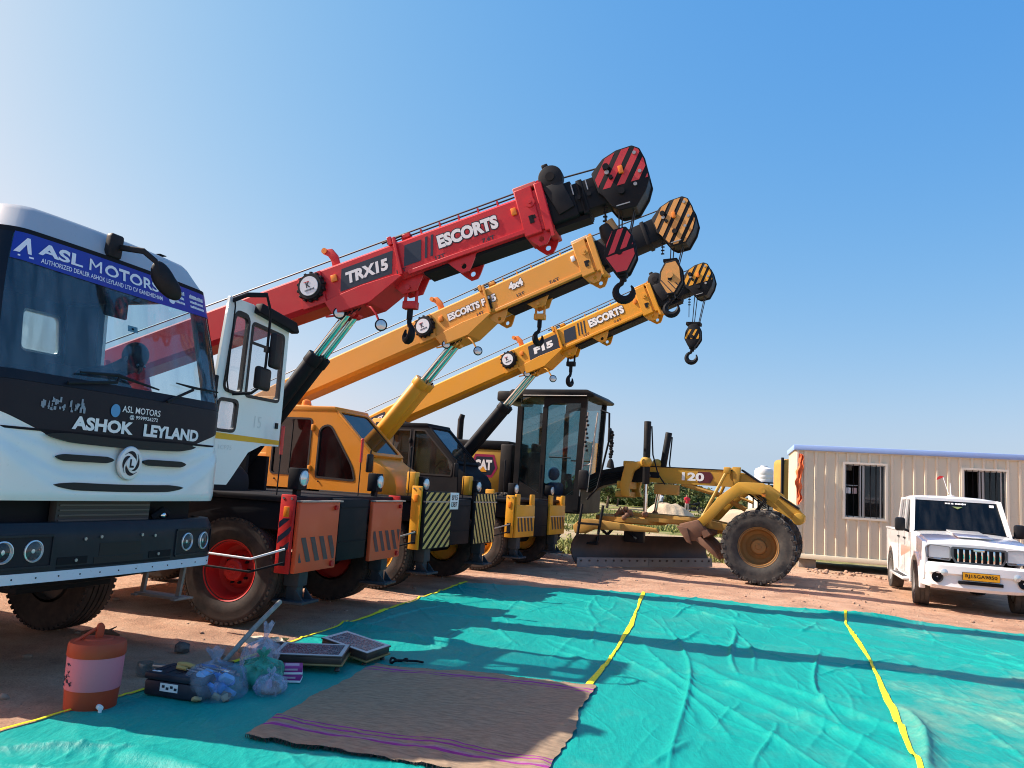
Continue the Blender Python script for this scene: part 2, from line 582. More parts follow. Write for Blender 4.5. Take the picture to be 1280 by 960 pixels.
def skin_body(name, joints, edges, radii, m, parent=None, sub=2):
    me = bpy.data.meshes.new(name)
    me.from_pydata([Vector(j) for j in joints], edges, [])
    o = bpy.data.objects.new(name, me)
    scene.collection.objects.link(o)
    md = o.modifiers.new('skin', 'SKIN'); md.use_smooth_shade = True
    for i, v in enumerate(me.skin_vertices[0].data):
        rr = radii[i]
        v.radius = rr if isinstance(rr, (tuple, list)) else (rr, rr)
        v.use_root = (i == 0)
    s = o.modifiers.new('sub', 'SUBSURF'); s.levels = sub; s.render_levels = sub
    dg = bpy.context.evaluated_depsgraph_get()
    new = bpy.data.meshes.new_from_object(o.evaluated_get(dg))
    bpy.data.objects.remove(o)
    new.materials.clear(); new.materials.append(m)
    for p in new.polygons: p.use_smooth = True
    o = bpy.data.objects.new(name, new)
    scene.collection.objects.link(o)
    if parent is not None: o.parent = parent
    return o
# ------------------------------------------------------------------ ground
def ground_material():
    m, n, b = mat_base('sunbaked red earth')
    L = n.links.new
    geo = n.nodes.new('ShaderNodeNewGeometry')
    def noise(scale, detail=7, rough=0.6, vec=None):
        x = n.nodes.new('ShaderNodeTexNoise')
        x.inputs['Scale'].default_value = scale; x.inputs['Detail'].default_value = detail; x.inputs['Roughness'].default_value = rough
        L(vec or geo.outputs['Position'], x.inputs['Vector']); return x
    def ramp(src, stops):
        x = n.nodes.new('ShaderNodeValToRGB')
        while len(x.color_ramp.elements) < len(stops): x.color_ramp.elements.new(0.5)
        for e, (p_, c) in zip(x.color_ramp.elements, stops): e.position = p_; e.color = (*c, 1)
        L(src, x.inputs['Fac']); return x
    def mix(fac, a, c):
        x = n.nodes.new('ShaderNodeMix'); x.data_type = 'RGBA'
        L(fac, x.inputs['Factor']); L(a, x.inputs['A']); L(c, x.inputs['B']); return x.outputs['Result']
    big = noise(0.35)
    mid = noise(2.2)
    fine = noise(14, 12, 0.78)
    base = ramp(big.outputs['Fac'], [(0.3, (0.43, 0.245, 0.16)), (0.55, (0.54, 0.335, 0.23)), (0.75, (0.60, 0.40, 0.285))])
    clod = ramp(mid.outputs['Fac'], [(0.36, (0.27, 0.14, 0.085)), (0.5, (0.52, 0.30, 0.19)), (0.68, (0.66, 0.44, 0.30))])
    f1 = n.nodes.new('ShaderNodeMath'); f1.operation = 'MULTIPLY'; f1.inputs[1].default_value = 0.9
    L(fine.outputs['Fac'], f1.inputs[0])
    near = mix(f1.outputs[0], base.outputs[0], clod.outputs[0])
    grit = ramp(noise(70, 10, 0.8).outputs['Fac'], [(0.30, (0.55, 0.5, 0.47)), (0.5, (1.0, 1.0, 1.0)), (0.72, (1.3, 1.28, 1.22))])
    mg = n.nodes.new('ShaderNodeMix'); mg.data_type = 'RGBA'; mg.blend_type = 'MULTIPLY'; mg.inputs['Factor'].default_value = 1.0
    L(near, mg.inputs['A']); L(grit.outputs[0], mg.inputs['B']); near = mg.outputs['Result']
    # farther away: pale sand with worn green cover
    sep = n.nodes.new('ShaderNodeSeparateXYZ'); L(geo.outputs['Position'], sep.inputs[0])
    def rng(src, a, c):
        x = n.nodes.new('ShaderNodeMapRange'); x.inputs['From Min'].default_value = a; x.inputs['From Max'].default_value = c
        L(src, x.inputs['Value']); return x.outputs[0]
    wob = noise(0.12, 4)
    yy = n.nodes.new('ShaderNodeMath'); yy.operation = 'MULTIPLY_ADD'; yy.inputs[1].default_value = 12; 
    L(wob.outputs['Fac'], yy.inputs[0]); L(sep.outputs['Y'], yy.inputs[2])
    sand = ramp(noise(0.6).outputs['Fac'], [(0.35, (0.40, 0.30, 0.19)), (0.7, (0.52, 0.41, 0.28))])
    c1 = mix(rng(yy.outputs[0], 23.0, 27.5), near, sand.outputs[0])
    green = ramp(noise(1.3).outputs['Fac'], [(0.35, (0.10, 0.13, 0.025)), (0.62, (0.19, 0.21, 0.06)), (0.78, (0.36, 0.31, 0.16))])
    patch = ramp(noise(0.16, 4).outputs['Fac'], [(0.42, (0, 0, 0)), (0.56, (1, 1, 1))])
    gf = n.nodes.new('ShaderNodeMath'); gf.operation = 'MULTIPLY'
    L(rng(yy.outputs[0], 25.5, 29.0), gf.inputs[0]); L(patch.outputs[0], gf.inputs[1])
    c2 = mix(gf.outputs[0], c1, green.outputs[0])
    L(c2, b.inputs['Base Color'])
    b.inputs['Roughness'].default_value = 0.95
    b.inputs['Specular IOR Level'].default_value = 0.15
    add = n.nodes.new('ShaderNodeMath'); add.operation = 'MULTIPLY_ADD'; add.inputs[1].default_value = 0.9
    L(fine.outputs['Fac'], add.inputs[0]); L(mid.outputs['Fac'], add.inputs[2])
    bp = n.nodes.new('ShaderNodeBump'); bp.inputs['Strength'].default_value = 0.9; bp.inputs['Distance'].default_value = 0.055
    L(add.outputs[0], bp.inputs['Height']); L(bp.outputs[0], b.inputs['Normal'])
    return m
GROUND = ground_material()
def vnoise(x, y, seed=0):
    """smooth value noise on arrays"""
    xi, yi = np.floor(x).astype(int), np.floor(y).astype(int)
    fx, fy = x - xi, y - yi
    fx, fy = fx * fx * (3 - 2 * fx), fy * fy * (3 - 2 * fy)
    def h(a, b):
        v = np.sin(a * 127.1 + b * 311.7 + seed * 74.7) * 43758.5453
        return v - np.floor(v)
    return (h(xi, yi) * (1 - fx) + h(xi + 1, yi) * fx) * (1 - fy) + (h(xi, yi + 1) * (1 - fx) + h(xi + 1, yi + 1) * fx) * fy

def grid_mesh(name, P, m, parent=None, thick=0.0):
    """P: (rows, cols, 3) array of points -> one mesh sheet"""
    r, c, _ = P.shape
    vs = P.reshape(-1, 3).tolist()
    fs = [(i * c + j, i * c + j + 1, (i + 1) * c + j + 1, (i + 1) * c + j) for i in range(r - 1) for j in range(c - 1)]
    me = bpy.data.meshes.new(name)
    me.from_pydata(vs, [], fs)
    me.materials.append(m)
    me.shade_smooth()
    o = bpy.data.objects.new(name, me)
    scene.collection.objects.link(o)
    if parent is not None: o.parent = parent
    return o

def ground_z(x, y):
    """gentle ruts and humps of the yard; level where machines stand"""
    x = np.asarray(x, float); y = np.asarray(y, float)
    return 0.030 * (vnoise(x * 1.1, y * 1.1, 1) - 0.5) + 0.016 * (vnoise(x * 3.7, y * 3.7, 2) - 0.5) + 0.008 * (vnoise(x * 11, y * 11, 3) - 0.5) - 0.012
gx = np.concatenate([np.linspace(-1500, -40, 14)[:-1], np.linspace(-40, -9, 30)[:-1], np.linspace(-9, 13, 260), np.linspace(13, 60, 40)[1:], np.linspace(60, 1500, 14)[1:]])
gy = np.concatenate([np.linspace(-200, -2, 8)[:-1], np.linspace(-2, 24, 300), np.linspace(24, 90, 50)[1:], np.linspace(90, 2200, 16)[1:]])
GX, GY = np.meshgrid(gx, gy)
GZ = ground_z(GX, GY)
gobj = grid_mesh('ground', np.dstack([GX, GY, GZ]), GROUND)
tag(gobj, kind='structure')

# ------------------------------------------------------------------ tarpaulin sheets
def lerp_line(pts, n):
    P = np.array(pts, float)
    d = np.concatenate([[0], np.cumsum(np.hypot(*(P[1:] - P[:-1]).T))]); d /= d[-1]
    t = np.linspace(0, 1, n)
    return np.stack([np.interp(t, d, P[:, 0]), np.interp(t, d, P[:, 1])], 1)
rng_ = np.random.RandomState(5)
FOLDS = []
def fold(x0, y0, x1, y1, h, wd): FOLDS.append((x0, y0, x1, y1, h, wd))
# broad drags and creases across the cloth
for k in range(330):
    x0, y0 = rng_.uniform(-2.5, 7), rng_.uniform(2, 11.2)
    a = rng_.normal(R(118), 0.42); L_ = rng_.uniform(0.4, 2.2)
    fold(x0, y0, x0 + L_ * cos(a), y0 + L_ * sin(a), rng_.uniform(0.003, 0.017), rng_.uniform(0.013, 0.040))
for k in range(110):
    x0, y0 = rng_.uniform(-2.5, 7), rng_.uniform(2, 11.2)
    a = rng_.normal(R(75), 0.25); L_ = rng_.uniform(0.6, 2.6)
    fold(x0, y0, x0 + L_ * cos(a), y0 + L_ * sin(a), rng_.uniform(0.008, 0.02), rng_.uniform(0.014, 0.03))
# the big folds one sees
fold(1.9, 9.2, 1.05, 4.0, 0.03, 0.03); fold(2.75, 9.6, 2.2, 6.9, 0.028, 0.022); fold(3.3, 8.3, 2.4, 5.4, 0.034, 0.024)
fold(1.5, 8.2, 1.9, 4.2, 0.035, 0.06); fold(1.9, 7.4, 2.5, 4.2, 0.045, 0.07); fold(1.2, 7.6, 1.5, 5.0, 0.03, 0.05)
fold(3.1, 6.1, 2.5, 4.5, 0.075, 0.08); fold(2.1, 6.9, 3.0, 5.2, 0.04, 0.06); fold(2.2, 10.9, 3.4, 9.2, 0.03, 0.05)
fold(4.4, 10.9, 5.6, 10.6, 0.08, 0.14); fold(5.2, 9.7, 5.5, 6.0, 0.02, 0.03); fold(4.3, 8.7, 5.9, 8.0, 0.02, 0.05)
fold(-2.6, 4.1, -1.6, 4.25, 0.05, 0.06); fold(-1.9, 4.15, -0.9, 3.75, 0.05, 0.07); fold(-2.4, 3.9, -1.3, 3.8, 0.04, 0.05)
fold(-1.6, 8.0, -0.6, 7.5, 0.07, 0.10); fold(-1.3, 7.6, -0.2, 7.3, 0.06, 0.09); fold(-1.0, 9.0, 0.6, 8.8, 0.03, 0.06)
def tarp_z(x, y):
    x = np.asarray(x, float); y = np.asarray(y, float)
    z = 0.045 + 0.022 * (vnoise(x * 1.3 + 3, y * 0.9, 7) - 0.5) + 0.012 * (vnoise(x * 5, y * 3.6, 8) - 0.5) + 0.005 * (vnoise(x * 14, y * 10, 9) - 0.5)
    q = vnoise(x * 2.2 + y * 1.1, y * 0.8 - x * 0.5, 12)
    z = z + 0.014 * np.abs(q - 0.5)
    sh_ = z.shape; xf, yf, zf = x.ravel(), y.ravel(), z.ravel().copy()
    for i, (x0, y0, x1, y1, h, wd) in enumerate(FOLDS):
        mg_ = 4 * wd + 0.25
        ix = np.nonzero((xf > min(x0, x1) - mg_) & (xf < max(x0, x1) + mg_) & (yf > min(y0, y1) - mg_) & (yf < max(y0, y1) + mg_))[0]
        if not len(ix): continue
        x, y = xf[ix], yf[ix]
        dx, dy = x1 - x0, y1 - y0; L2 = dx * dx + dy * dy
        t = ((x - x0) * dx + (y - y0) * dy) / L2
        tc = np.clip(t, 0, 1)
        bend = 0.10 * np.sin(tc * pi * 1.3 + i) * math.sqrt(L2) * 0.35
        nx, ny = -dy / math.sqrt(L2), dx / math.sqrt(L2)
        d = np.hypot(x - x0 - tc * dx - nx * bend, y - y0 - tc * dy - ny * bend)
        tap = np.sin(np.clip(tc, 0.02, 0.98) * pi) ** 0.5
        prof_ = np.exp(-(d / wd) ** 2) if i % 3 == 0 else np.exp(-np.abs(d) / (wd * 0.62))
        zf[ix] += h * tap * prof_
    x, y, z = xf.reshape(sh_), yf.reshape(sh_), zf.reshape(sh_)
    # pressed flat under the mat and the things standing on it
    fl = np.exp(-(np.maximum(0, np.abs(x + 0.55) - 1.35) ** 2 + np.maximum(0, np.abs(y - 5.6) - 1.05) ** 2) / 0.05)
    z = z * (1 - 0.75 * fl) + 0.75 * fl * (0.035 + 0.012 * (vnoise(x * 2.5, y * 2.5, 21)))
    return np.maximum(z, 0.022)

def cloth_material(name, col, dust):
    m, n, b = mat_base(name)
    L = n.links.new
    geo = n.nodes.new('ShaderNodeNewGeometry')
    nz = n.nodes.new('ShaderNodeTexNoise'); nz.inputs['Scale'].default_value = 1.3; nz.inputs['Detail'].default_value = 12; nz.inputs['Roughness'].default_value = 0.74
    L(geo.outputs['Position'], nz.inputs['Vector'])
    cr = n.nodes.new('ShaderNodeValToRGB')
    cr.color_ramp.elements[0].position = 0.52; cr.color_ramp.elements[1].position = 0.80
    cr.color_ramp.elements[0].color = (*col, 1)
    d = tuple(c * (1 - dust) + e * dust for c, e in zip(col, (0.42, 0.40, 0.24)))
    cr.color_ramp.elements[1].color = (*d, 1)
    if dust > 0.3:        # the trodden, dust-covered corner
        ds = n.nodes.new('ShaderNodeVectorMath'); ds.operation = 'DISTANCE'; ds.inputs[1].default_value = (4.0, 5.7, 0)
        L(geo.outputs['Position'], ds.inputs[0])
        dm = n.nodes.new('ShaderNodeMapRange'); dm.inputs['From Min'].default_value = 0.3; dm.inputs['From Max'].default_value = 2.6; dm.inputs['To Min'].default_value = 0.13; dm.inputs['To Max'].default_value = -0.03
        L(ds.outputs['Value'], dm.inputs['Value'])
        da = n.nodes.new('ShaderNodeMath'); da.operation = 'ADD'; L(nz.outputs['Fac'], da.inputs[0]); L(dm.outputs[0], da.inputs[1])
        L(da.outputs[0], cr.inputs['Fac'])
    else:
        L(nz.outputs['Fac'], cr.inputs['Fac'])
    n5 = n.nodes.new('ShaderNodeTexNoise'); n5.inputs['Scale'].default_value = 45; n5.inputs['Detail'].default_value = 8; n5.inputs['Roughness'].default_value = 0.8
    L(geo.outputs['Position'], n5.inputs['Vector'])
    g5 = n.nodes.new('ShaderNodeMapRange'); g5.inputs['From Min'].default_value = 0.3; g5.inputs['From Max'].default_value = 0.7; g5.inputs['To Min'].default_value = 0.78; g5.inputs['To Max'].default_value = 1.2
    L(n5.outputs['Fac'], g5.inputs['Value'])
    v5 = n.nodes.new('ShaderNodeVectorMath'); v5.operation = 'SCALE'; L(cr.outputs[0], v5.inputs[0]); L(g5.outputs[0], v5.inputs['Scale'])
    L(v5.outputs[0], b.inputs['Base Color'])
    b.inputs['Roughness'].default_value = 0.5
    b.inputs['Specular IOR Level'].default_value = 0.22
    n2 = n.nodes.new('ShaderNodeTexNoise'); n2.inputs['Scale'].default_value = 11; n2.inputs['Detail'].default_value = 9; n2.inputs['Roughness'].default_value = 0.62
    mp = n.nodes.new('ShaderNodeMapping'); mp.inputs['Rotation'].default_value = (0, 0, R(25)); mp.inputs['Scale'].default_value = (1.6, 0.5, 1)
    L(geo.outputs['Position'], mp.inputs[0]); L(mp.outputs[0], n2.inputs['Vector'])
    bp = n.nodes.new('ShaderNodeBump'); bp.inputs['Strength'].default_value = 0.55; bp.inputs['Distance'].default_value = 0.02
    # thin pressed creases
    n4 = n.nodes.new('ShaderNodeTexNoise'); n4.inputs['Scale'].default_value = 1.3; n4.inputs['Detail'].default_value = 1; n4.inputs['Distortion'].default_value = 0.2
    mp4 = n.nodes.new('ShaderNodeMapping'); mp4.inputs['Rotation'].default_value = (0, 0, R(-28)); mp4.inputs['Scale'].default_value = (1.9, 0.7, 1)
    L(geo.outputs['Position'], mp4.inputs[0]); L(mp4.outputs[0], n4.inputs['Vector'])
    a1 = n.nodes.new('ShaderNodeMath'); a1.operation = 'SUBTRACT'; a1.inputs[1].default_value = 0.5; L(n4.outputs['Fac'], a1.inputs[0])
    a2 = n.nodes.new('ShaderNodeMath'); a2.operation = 'ABSOLUTE'; L(a1.outputs[0], a2.inputs[0])
    a3 = n.nodes.new('ShaderNodeMapRange'); a3.inputs['From Max'].default_value = 0.022; a3.inputs['To Min'].default_value = 0.22; a3.inputs['To Max'].default_value = 0.0; L(a2.outputs[0], a3.inputs['Value'])
    a4 = n.nodes.new('ShaderNodeMath'); a4.operation = 'ADD'; L(n2.outputs['Fac'], a4.inputs[0]); L(a3.outputs[0], a4.inputs[1])
    L(a4.outputs[0], bp.inputs['Height']); L(bp.outputs[0], b.inputs['Normal'])
    return m
TEAL = cloth_material('teal tarpaulin', (0.003, 0.285, 0.245), 0.14)
TEALDUST = cloth_material('dusty teal tarpaulin', (0.008, 0.285, 0.245), 0.5)
HEM = paint('yellow binding tape', (0.78, 0.72, 0.02), 0.5, 0.05, coat=0)
N_L = 640
lineL = lerp_line([(-0.50, 11.95), (-0.81, 10.68), (-1.32, 8.7), (-1.74, 7.26), (-2.0, 6.25), (-2.35, 5.21), (-2.64, 4.39), (-3.5, 1.6)], N_L)
line1 = lerp_line([(2.22, 12.10), (1.52, 8.97), (1.02, 7.08), (0.76, 6.25), (0.22, 4.2), (-0.5, 1.6)], N_L)
line2 = lerp_line([(4.95, 11.25), (4.46, 10.12), (3.76, 8.02), (3.12, 6.31), (2.72, 5.29), (2.5, 4.7), (1.35, 1.6)], N_L)
lineR = lerp_line([(8.4, 9.5), (7.7, 7.7), (6.9, 5.2), (5.6, 1.6)], N_L)
def sheet(A, B, cols, m, label, zoff, hemA, hemB, over=0.05, hw=0.017):
    t = np.linspace(0, 1, cols)[None, :, None]
    P2 = A[:, None, :] * (1 - t) + B[:, None, :] * t
    # ragged far edge
    far = 0.10 * (vnoise(P2[0, :, 0] * 1.7, P2[0, :, 0] * 0 + 4, 31) - 0.5) + 0.05 * (vnoise(P2[0, :, 0] * 6, P2[0, :, 0] * 0, 32) - 0.5)
    fade = np.clip(1 - np.arange(P2.shape[0]) / 14.0, 0, 1)[:, None]
    X, Y = P2[:, :, 0], P2[:, :, 1] + far[None, :] * fade
    Z = tarp_z(X, Y) + zoff
    edge = np.minimum(np.arange(P2.shape[0])[:, None] / 5.0, 1)
    Z = Z * edge + (ground_z(X, Y) + 0.012) * (1 - edge)
    rt = thing('tarpaulin_sheet', (0, 0, 0), 0, label, 'tarpaulin', 'teal tarpaulin sheets laid side by side on the dirt')
    grid_mesh('cloth', np.dstack([X, Y, Z]), m, rt)
    for Ln in (hemA, hemB):
        if Ln is None: continue
        if Ln is line1: Ln = Ln[Ln[:, 1] > 6.16]
        tg = np.gradient(Ln, axis=0); nn = np.stack([-tg[:, 1], tg[:, 0]], 1); nn /= np.linalg.norm(nn, axis=1)[:, None]
        wv = 0.006 * (vnoise(Ln[:, 1] * 3, Ln[:, 1] * 0, 41) - 0.5)[:, None] * 2
        rows = []
        for k in (-1, -0.5, 0, 0.5, 1):
            q = Ln + nn * (k * hw * (1 + 0.35 * np.sin(Ln[:, 1] * 2.3))[:, None] + wv)
            rows.append(np.column_stack([q[:, 0], q[:, 1], tarp_z(q[:, 0], q[:, 1]) + zoff + 0.013 - 0.004 * abs(k)]))
        grid_mesh('hem', np.array(rows).transpose(1, 0, 2), HEM, rt)
    return rt
sheet(lineL, line1 + np.array([0.05, 0]), 190, TEAL, 'leftmost teal tarpaulin sheet, under the cooler, bags and brown mat', 0.0, lineL, None)
sheet(line1, line2 + np.array([0.05, 0]), 210, TEAL, 'middle wrinkled teal tarpaulin sheet between two yellow seams', 0.006, line1, None, hw=0.021)
sheet(line2, lineR, 230, TEALDUST, 'dusty teal tarpaulin sheet nearest the white pickup', 0.012, line2, None, hw=0.021)

# ------------------------------------------------------------------ brown mat
def mat_material():
    m, n, b = mat_base('brown woven blanket')
    L = n.links.new
    uv = n.nodes.new('ShaderNodeUVMap'); uv.uv_map = 'UVMap'
    sep = n.nodes.new('ShaderNodeSeparateXYZ'); L(uv.outputs[0], sep.inputs[0])
    nz = n.nodes.new('ShaderNodeTexNoise'); nz.inputs['Scale'].default_value = 3.0; nz.inputs['Detail'].default_value = 4
    L(uv.outputs[0], nz.inputs['Vector'])
    wob = n.nodes.new('ShaderNodeMath'); wob.operation = 'MULTIPLY_ADD'; wob.inputs[1].default_value = 0.03
    L(nz.outputs['Fac'], wob.inputs[0]); L(sep.outputs['Y'], wob.inputs[2])
    cr = n.nodes.new('ShaderNodeValToRGB'); cr.color_ramp.interpolation = 'CONSTANT'
    br, pu, li = (0.34, 0.245, 0.17), (0.33, 0.05, 0.27), (0.36, 0.22, 0.28)
    st = [(0, br), (0.115, pu), (0.131, li), (0.142, br), (0.165, pu), (0.178, br), (0.195, pu), (0.203, br), (0.895, pu), (0.905, br), (0.925, pu), (0.94, li), (0.948, br)]
    while len(cr.color_ramp.elements) < len(st): cr.color_ramp.elements.new(0.5)
    for e, (p_, c) in zip(cr.color_ramp.elements, st): e.position = p_; e.color = (*c, 1)
    L(wob.outputs[0], cr.inputs['Fac'])
    n2 = n.nodes.new('ShaderNodeTexNoise'); n2.inputs['Scale'].default_value = 26; n2.inputs['Detail'].default_value = 7; n2.inputs['Roughness'].default_value = 0.7
    mp = n.nodes.new('ShaderNodeMapping'); mp.inputs['Scale'].default_value = (0.7, 3.0, 1)
    L(uv.outputs[0], mp.inputs[0]); L(mp.outputs[0], n2.inputs['Vector'])
    mx = n.nodes.new('ShaderNodeMix'); mx.data_type = 'RGBA'; mx.blend_type = 'MULTIPLY'; mx.inputs['Factor'].default_value = 0.8
    c2 = n.nodes.new('ShaderNodeValToRGB'); c2.color_ramp.elements[0].position = 0.3; c2.color_ramp.elements[1].position = 0.7
    c2.color_ramp.elements[0].color = (0.5, 0.48, 0.46, 1); c2.color_ramp.elements[1].color = (1.25, 1.2, 1.15, 1)
    L(n2.outputs['Fac'], c2.inputs['Fac'])
    L(cr.outputs[0], mx.inputs['A']); L(c2.outputs[0], mx.inputs['B'])
    L(mx.outputs['Result'], b.inputs['Base Color'])
    b.inputs['Roughness'].default_value = 0.95; b.inputs['Specular IOR Level'].default_value = 0.1
    bp = n.nodes.new('ShaderNodeBump'); bp.inputs['Strength'].default_value = 0.6; bp.inputs['Distance'].default_value = 0.01
    L(n2.outputs['Fac'], bp.inputs['Height']); L(bp.outputs[0], b.inputs['Normal'])
    return m
def build_mat():
    nu, nv = 110, 120
    c00, c10, c01, c11 = np.array((-1.40, 4.58)), np.array((0.27, 4.10)), np.array((-0.96, 6.43)), np.array((0.80, 6.2))
    u = np.linspace(0, 1, nu)[None, :]; v = np.linspace(0, 1, nv)[:, None]
    X = c00[0] * (1 - u) * (1 - v) + c10[0] * u * (1 - v) + c01[0] * (1 - u) * v + c11[0] * u * v
    Y = c00[1] * (1 - u) * (1 - v) + c10[1] * u * (1 - v) + c01[1] * (1 - u) * v + c11[1] * u * v
    ed = np.minimum(np.minimum(u, 1 - u), np.minimum(v, 1 - v))
    jit = np.exp(-(ed / 0.02) ** 2)
    X = X + 0.06 * (vnoise(X * 2.0, Y * 2.0, 51) - 0.5) + jit * 0.025 * (vnoise(X * 16, Y * 16, 53) - 0.5)
    Y = Y + 0.07 * (vnoise(X * 2.0, Y * 2.0, 52) - 0.5) + jit * 0.03 * (vnoise(X * 16, Y * 16, 54) - 0.5)
    Z = tarp_z(X, Y) + 0.012 + 0.018 * vnoise(X * 4, Y * 7, 55) + 0.02 * np.abs(vnoise(X * 2.2 + Y, Y * 3.1, 57) - 0.5) + 0.006 * np.abs(vnoise(X * 9 + Y * 3, Y * 12, 56) - 0.5) * 2
    Z = Z - jit * 0.006
    o = grid_mesh('floor_mat', np.dstack([X, Y, Z]), mat_material())
    uvl = o.data.uv_layers.new(name='UVMap')
    UU, VV = np.meshgrid(np.linspace(0, 1, nu), np.linspace(0, 1, nv))
    uvs = np.stack([UU.ravel(), VV.ravel()], 1)
    idx = np.empty(len(o.data.loops), dtype=np.int32); o.data.loops.foreach_get('vertex_index', idx)
    uvl.data.foreach_set('uv', uvs[idx].ravel())
    tag(o, 'brown blanket mat with purple stripes and frayed edges spread on the teal tarpaulin', 'mat')
    # fringe of dark threads along both hems
    mb = MB(); F = flat('dark thread', (0.02, 0.02, 0.022), 0.9)
    rr = random.Random(3)
    for row, sg in ((0, -1), (nv - 1, 1)):
        for k in range(nu - 1):
            for q in range(2):
                i = k + rr.random()
                a, b_ = int(i), min(int(i) + 1, nu - 1); f = i - a
                p0 = np.array([X[row, a], Y[row, a], Z[row, a]]) * (1 - f) + np.array([X[row, b_], Y[row, b_], Z[row, b_]]) * f
                e = p0 + np.array([rr.uniform(-.02, .02), sg * rr.uniform(0.004, 0.016), 0])
                e[2] = float(tarp_z(e[0], e[1])) + 0.006
                mb.tube([p0, (p0 + e) / 2 + np.array([0, 0, 0.004]), e], 0.0022, F, 4)
    mb.build('fringe', o)
build_mat()

# ------------------------------------------------------------------ grass and loose stones (stuff)
GRASS = rough_mat('dry green grass', (0.14, 0.18, 0.04), (0.30, 0.29, 0.11), 0.8, 0.8, 0.0)
def build_grass():
    rr = np.random.RandomState(8); vs = []; fs = []
    k = 0
    while k < 15000:
        y = 19.0 + 44 * rr.rand() ** 1.3; x = -12 + 34 * rr.rand()
        if y < 20 and x < 6: pass
        dn = vnoise(np.array(x * 0.22), np.array(y * 0.16), 61)
        if dn < 0.40 and rr.rand() > 0.06: continue
        if abs(y - (27 + 0.25 * (x - 4))) < 1.5 + 2.0 * dn * 0 + 1.6 and rr.rand() > 0.03: continue     # bare cart track
        if x > 7 and y < 24: continue
        k += 1
        h = (0.04 + 0.10 * rr.rand()) * (1 + 0.012 * y); a = rr.rand() * 2 * pi; w_ = 0.012 + 0.0012 * y
        for q in range(3):
            a += 2.1; lx, ly = rr.normal(0, .08), rr.normal(0, .08); bx, by = x + rr.normal(0, .07), y + rr.normal(0, .07)
            i = len(vs)
            vs += [(bx - w_ * cos(a), by - w_ * sin(a), -0.03), (bx + w_ * cos(a), by + w_ * sin(a), -0.03), (bx + lx, by + ly, h)]
            fs.append((i, i + 1, i + 2))
    me = bpy.data.meshes.new('grass'); me.from_pydata(vs, [], fs); me.materials.append(GRASS)
    o = bpy.data.objects.new('grass', me); scene.collection.objects.link(o)
    tag(o, 'short green and dry grass on the open land behind the grader', 'grass', kind='stuff')
build_grass()
STONE = rough_mat('earth clods', (0.30, 0.17, 0.11), (0.46, 0.31, 0.22), 9, 0.95, 0.5)
def build_stones():
    rr = random.Random(21); mb = MB()
    ico = bmesh.new(); bmesh.ops.create_icosphere(ico, subdivisions=1, radius=1)
    iv = [v.co.copy() for v in ico.verts]; fi = [tuple(v.index for v in f.verts) for f in ico.faces]; ico.free()
    spots = []
    for k in range(2600):
        y = rr.uniform(4.2, 19); x = rr.uniform(-5.5, 11.5)
        xl = np.interp(y, [1.6, 4.39, 7.26, 10.68, 11.95], [-3.5, -2.64, -1.74, -0.81, -0.5])
        if x > xl - 0.08 and y < 12.0 and not (x > 4.5 and y > 11.3) and not (x > 7.0 and y > 10.3): continue
        spots.append((x, y, 0.004 + 0.026 * rr.random() ** 4))
    for k in range(160):       # rubble under the cabin
        u = rr.uniform(0, 5); spots.append((7.2 + 0.96 * u + rr.gauss(0, .3), 19.0 - 0.285 * u - rr.uniform(0.1, 1.2), 0.02 + 0.05 * rr.random() ** 2))
    for x, y, s in spots:
        sc = (s * rr.uniform(.7, 1.5), s * rr.uniform(.7, 1.5), s * rr.uniform(.4, .9))
        q = R3z(rr.uniform(0, 6.28))
        z = float(ground_z(x, y)) + sc[2] * 0.4
        mb.add([q @ Vector((v.x * sc[0] * rr.uniform(.8, 1.2), v.y * sc[1] * rr.uniform(.8, 1.2), v.z * sc[2])) + Vector((x, y, z)) for v in iv], fi, STONE)
    o = mb.build('loose_stones', sharp=60)
    tag(o, 'small stones and clods of earth scattered over the dirt', 'stones', kind='stuff')
build_stones()
# ------------------------------------------------------------------ pick-and-carry cranes
RED = paint('red boom paint', (0.56, 0.018, 0.025), 0.3, 0.06)
ORANGERED = paint('orange red panel paint', (0.78, 0.10, 0.03), 0.34, 0.06)
REDRIM = paint('red wheel paint', (0.52, 0.012, 0.012), 0.4, 0.1)
OCHRE = paint('ochre boom paint', (0.66, 0.295, 0.04), 0.32, 0.10)
CABOCHRE = paint('amber cab paint', (0.66, 0.25, 0.02), 0.3, 0.10)
YELLOW = paint('yellow boom paint', (0.70, 0.30, 0.012), 0.32, 0.10)
PANELYEL = paint('yellow panel paint', (0.72, 0.33, 0.02), 0.35, 0.15)
STRIPEYEL = paint('faded yellow stripe paint', (0.68, 0.42, 0.12), 0.4, 0.15)
CREAM = paint('cream edge paint', (0.75, 0.52, 0.3), 0.35, 0.1)
CABGLASS = glass('tinted cab glass', (0.07, 0.05, 0.06), 1.0, 0.02)
CABGLASS2 = glass('clear cab glass', (0.35, 0.42, 0.45), 1.0, 0.03)
RODREFL = flat('polished rod', (0.52, 0.66, 0.64), 0.08, 1.0)  # chrome with a teal reflection tinted into its colour
FRAMERUB = flat('window rubber', (0.012, 0.012, 0.013), 0.5)
DISCW = flat('white disc decal', (0.75, 0.77, 0.8), 0.35)
OUTL = flat('dark outline decal', (0.015, 0.018, 0.03), 0.4)

def make_hook(mb, c, r, thick, m, sh):
    p = hook_path(c[0], c[1], c[2], r, sh)
    n = len(p)
    rr = [thick * 0.75, thick * 0.75] + [thick * (0.8 + 0.55 * sin(pi * min(1, max(0, (i / (n - 3)) * 1.25 - 0.1)))) * (1 if i < n - 6 else (n - 2.6 - i) / 4.2 + 0.25) for i in range(n - 2)]
    mb.tube(p, rr, m, 10)

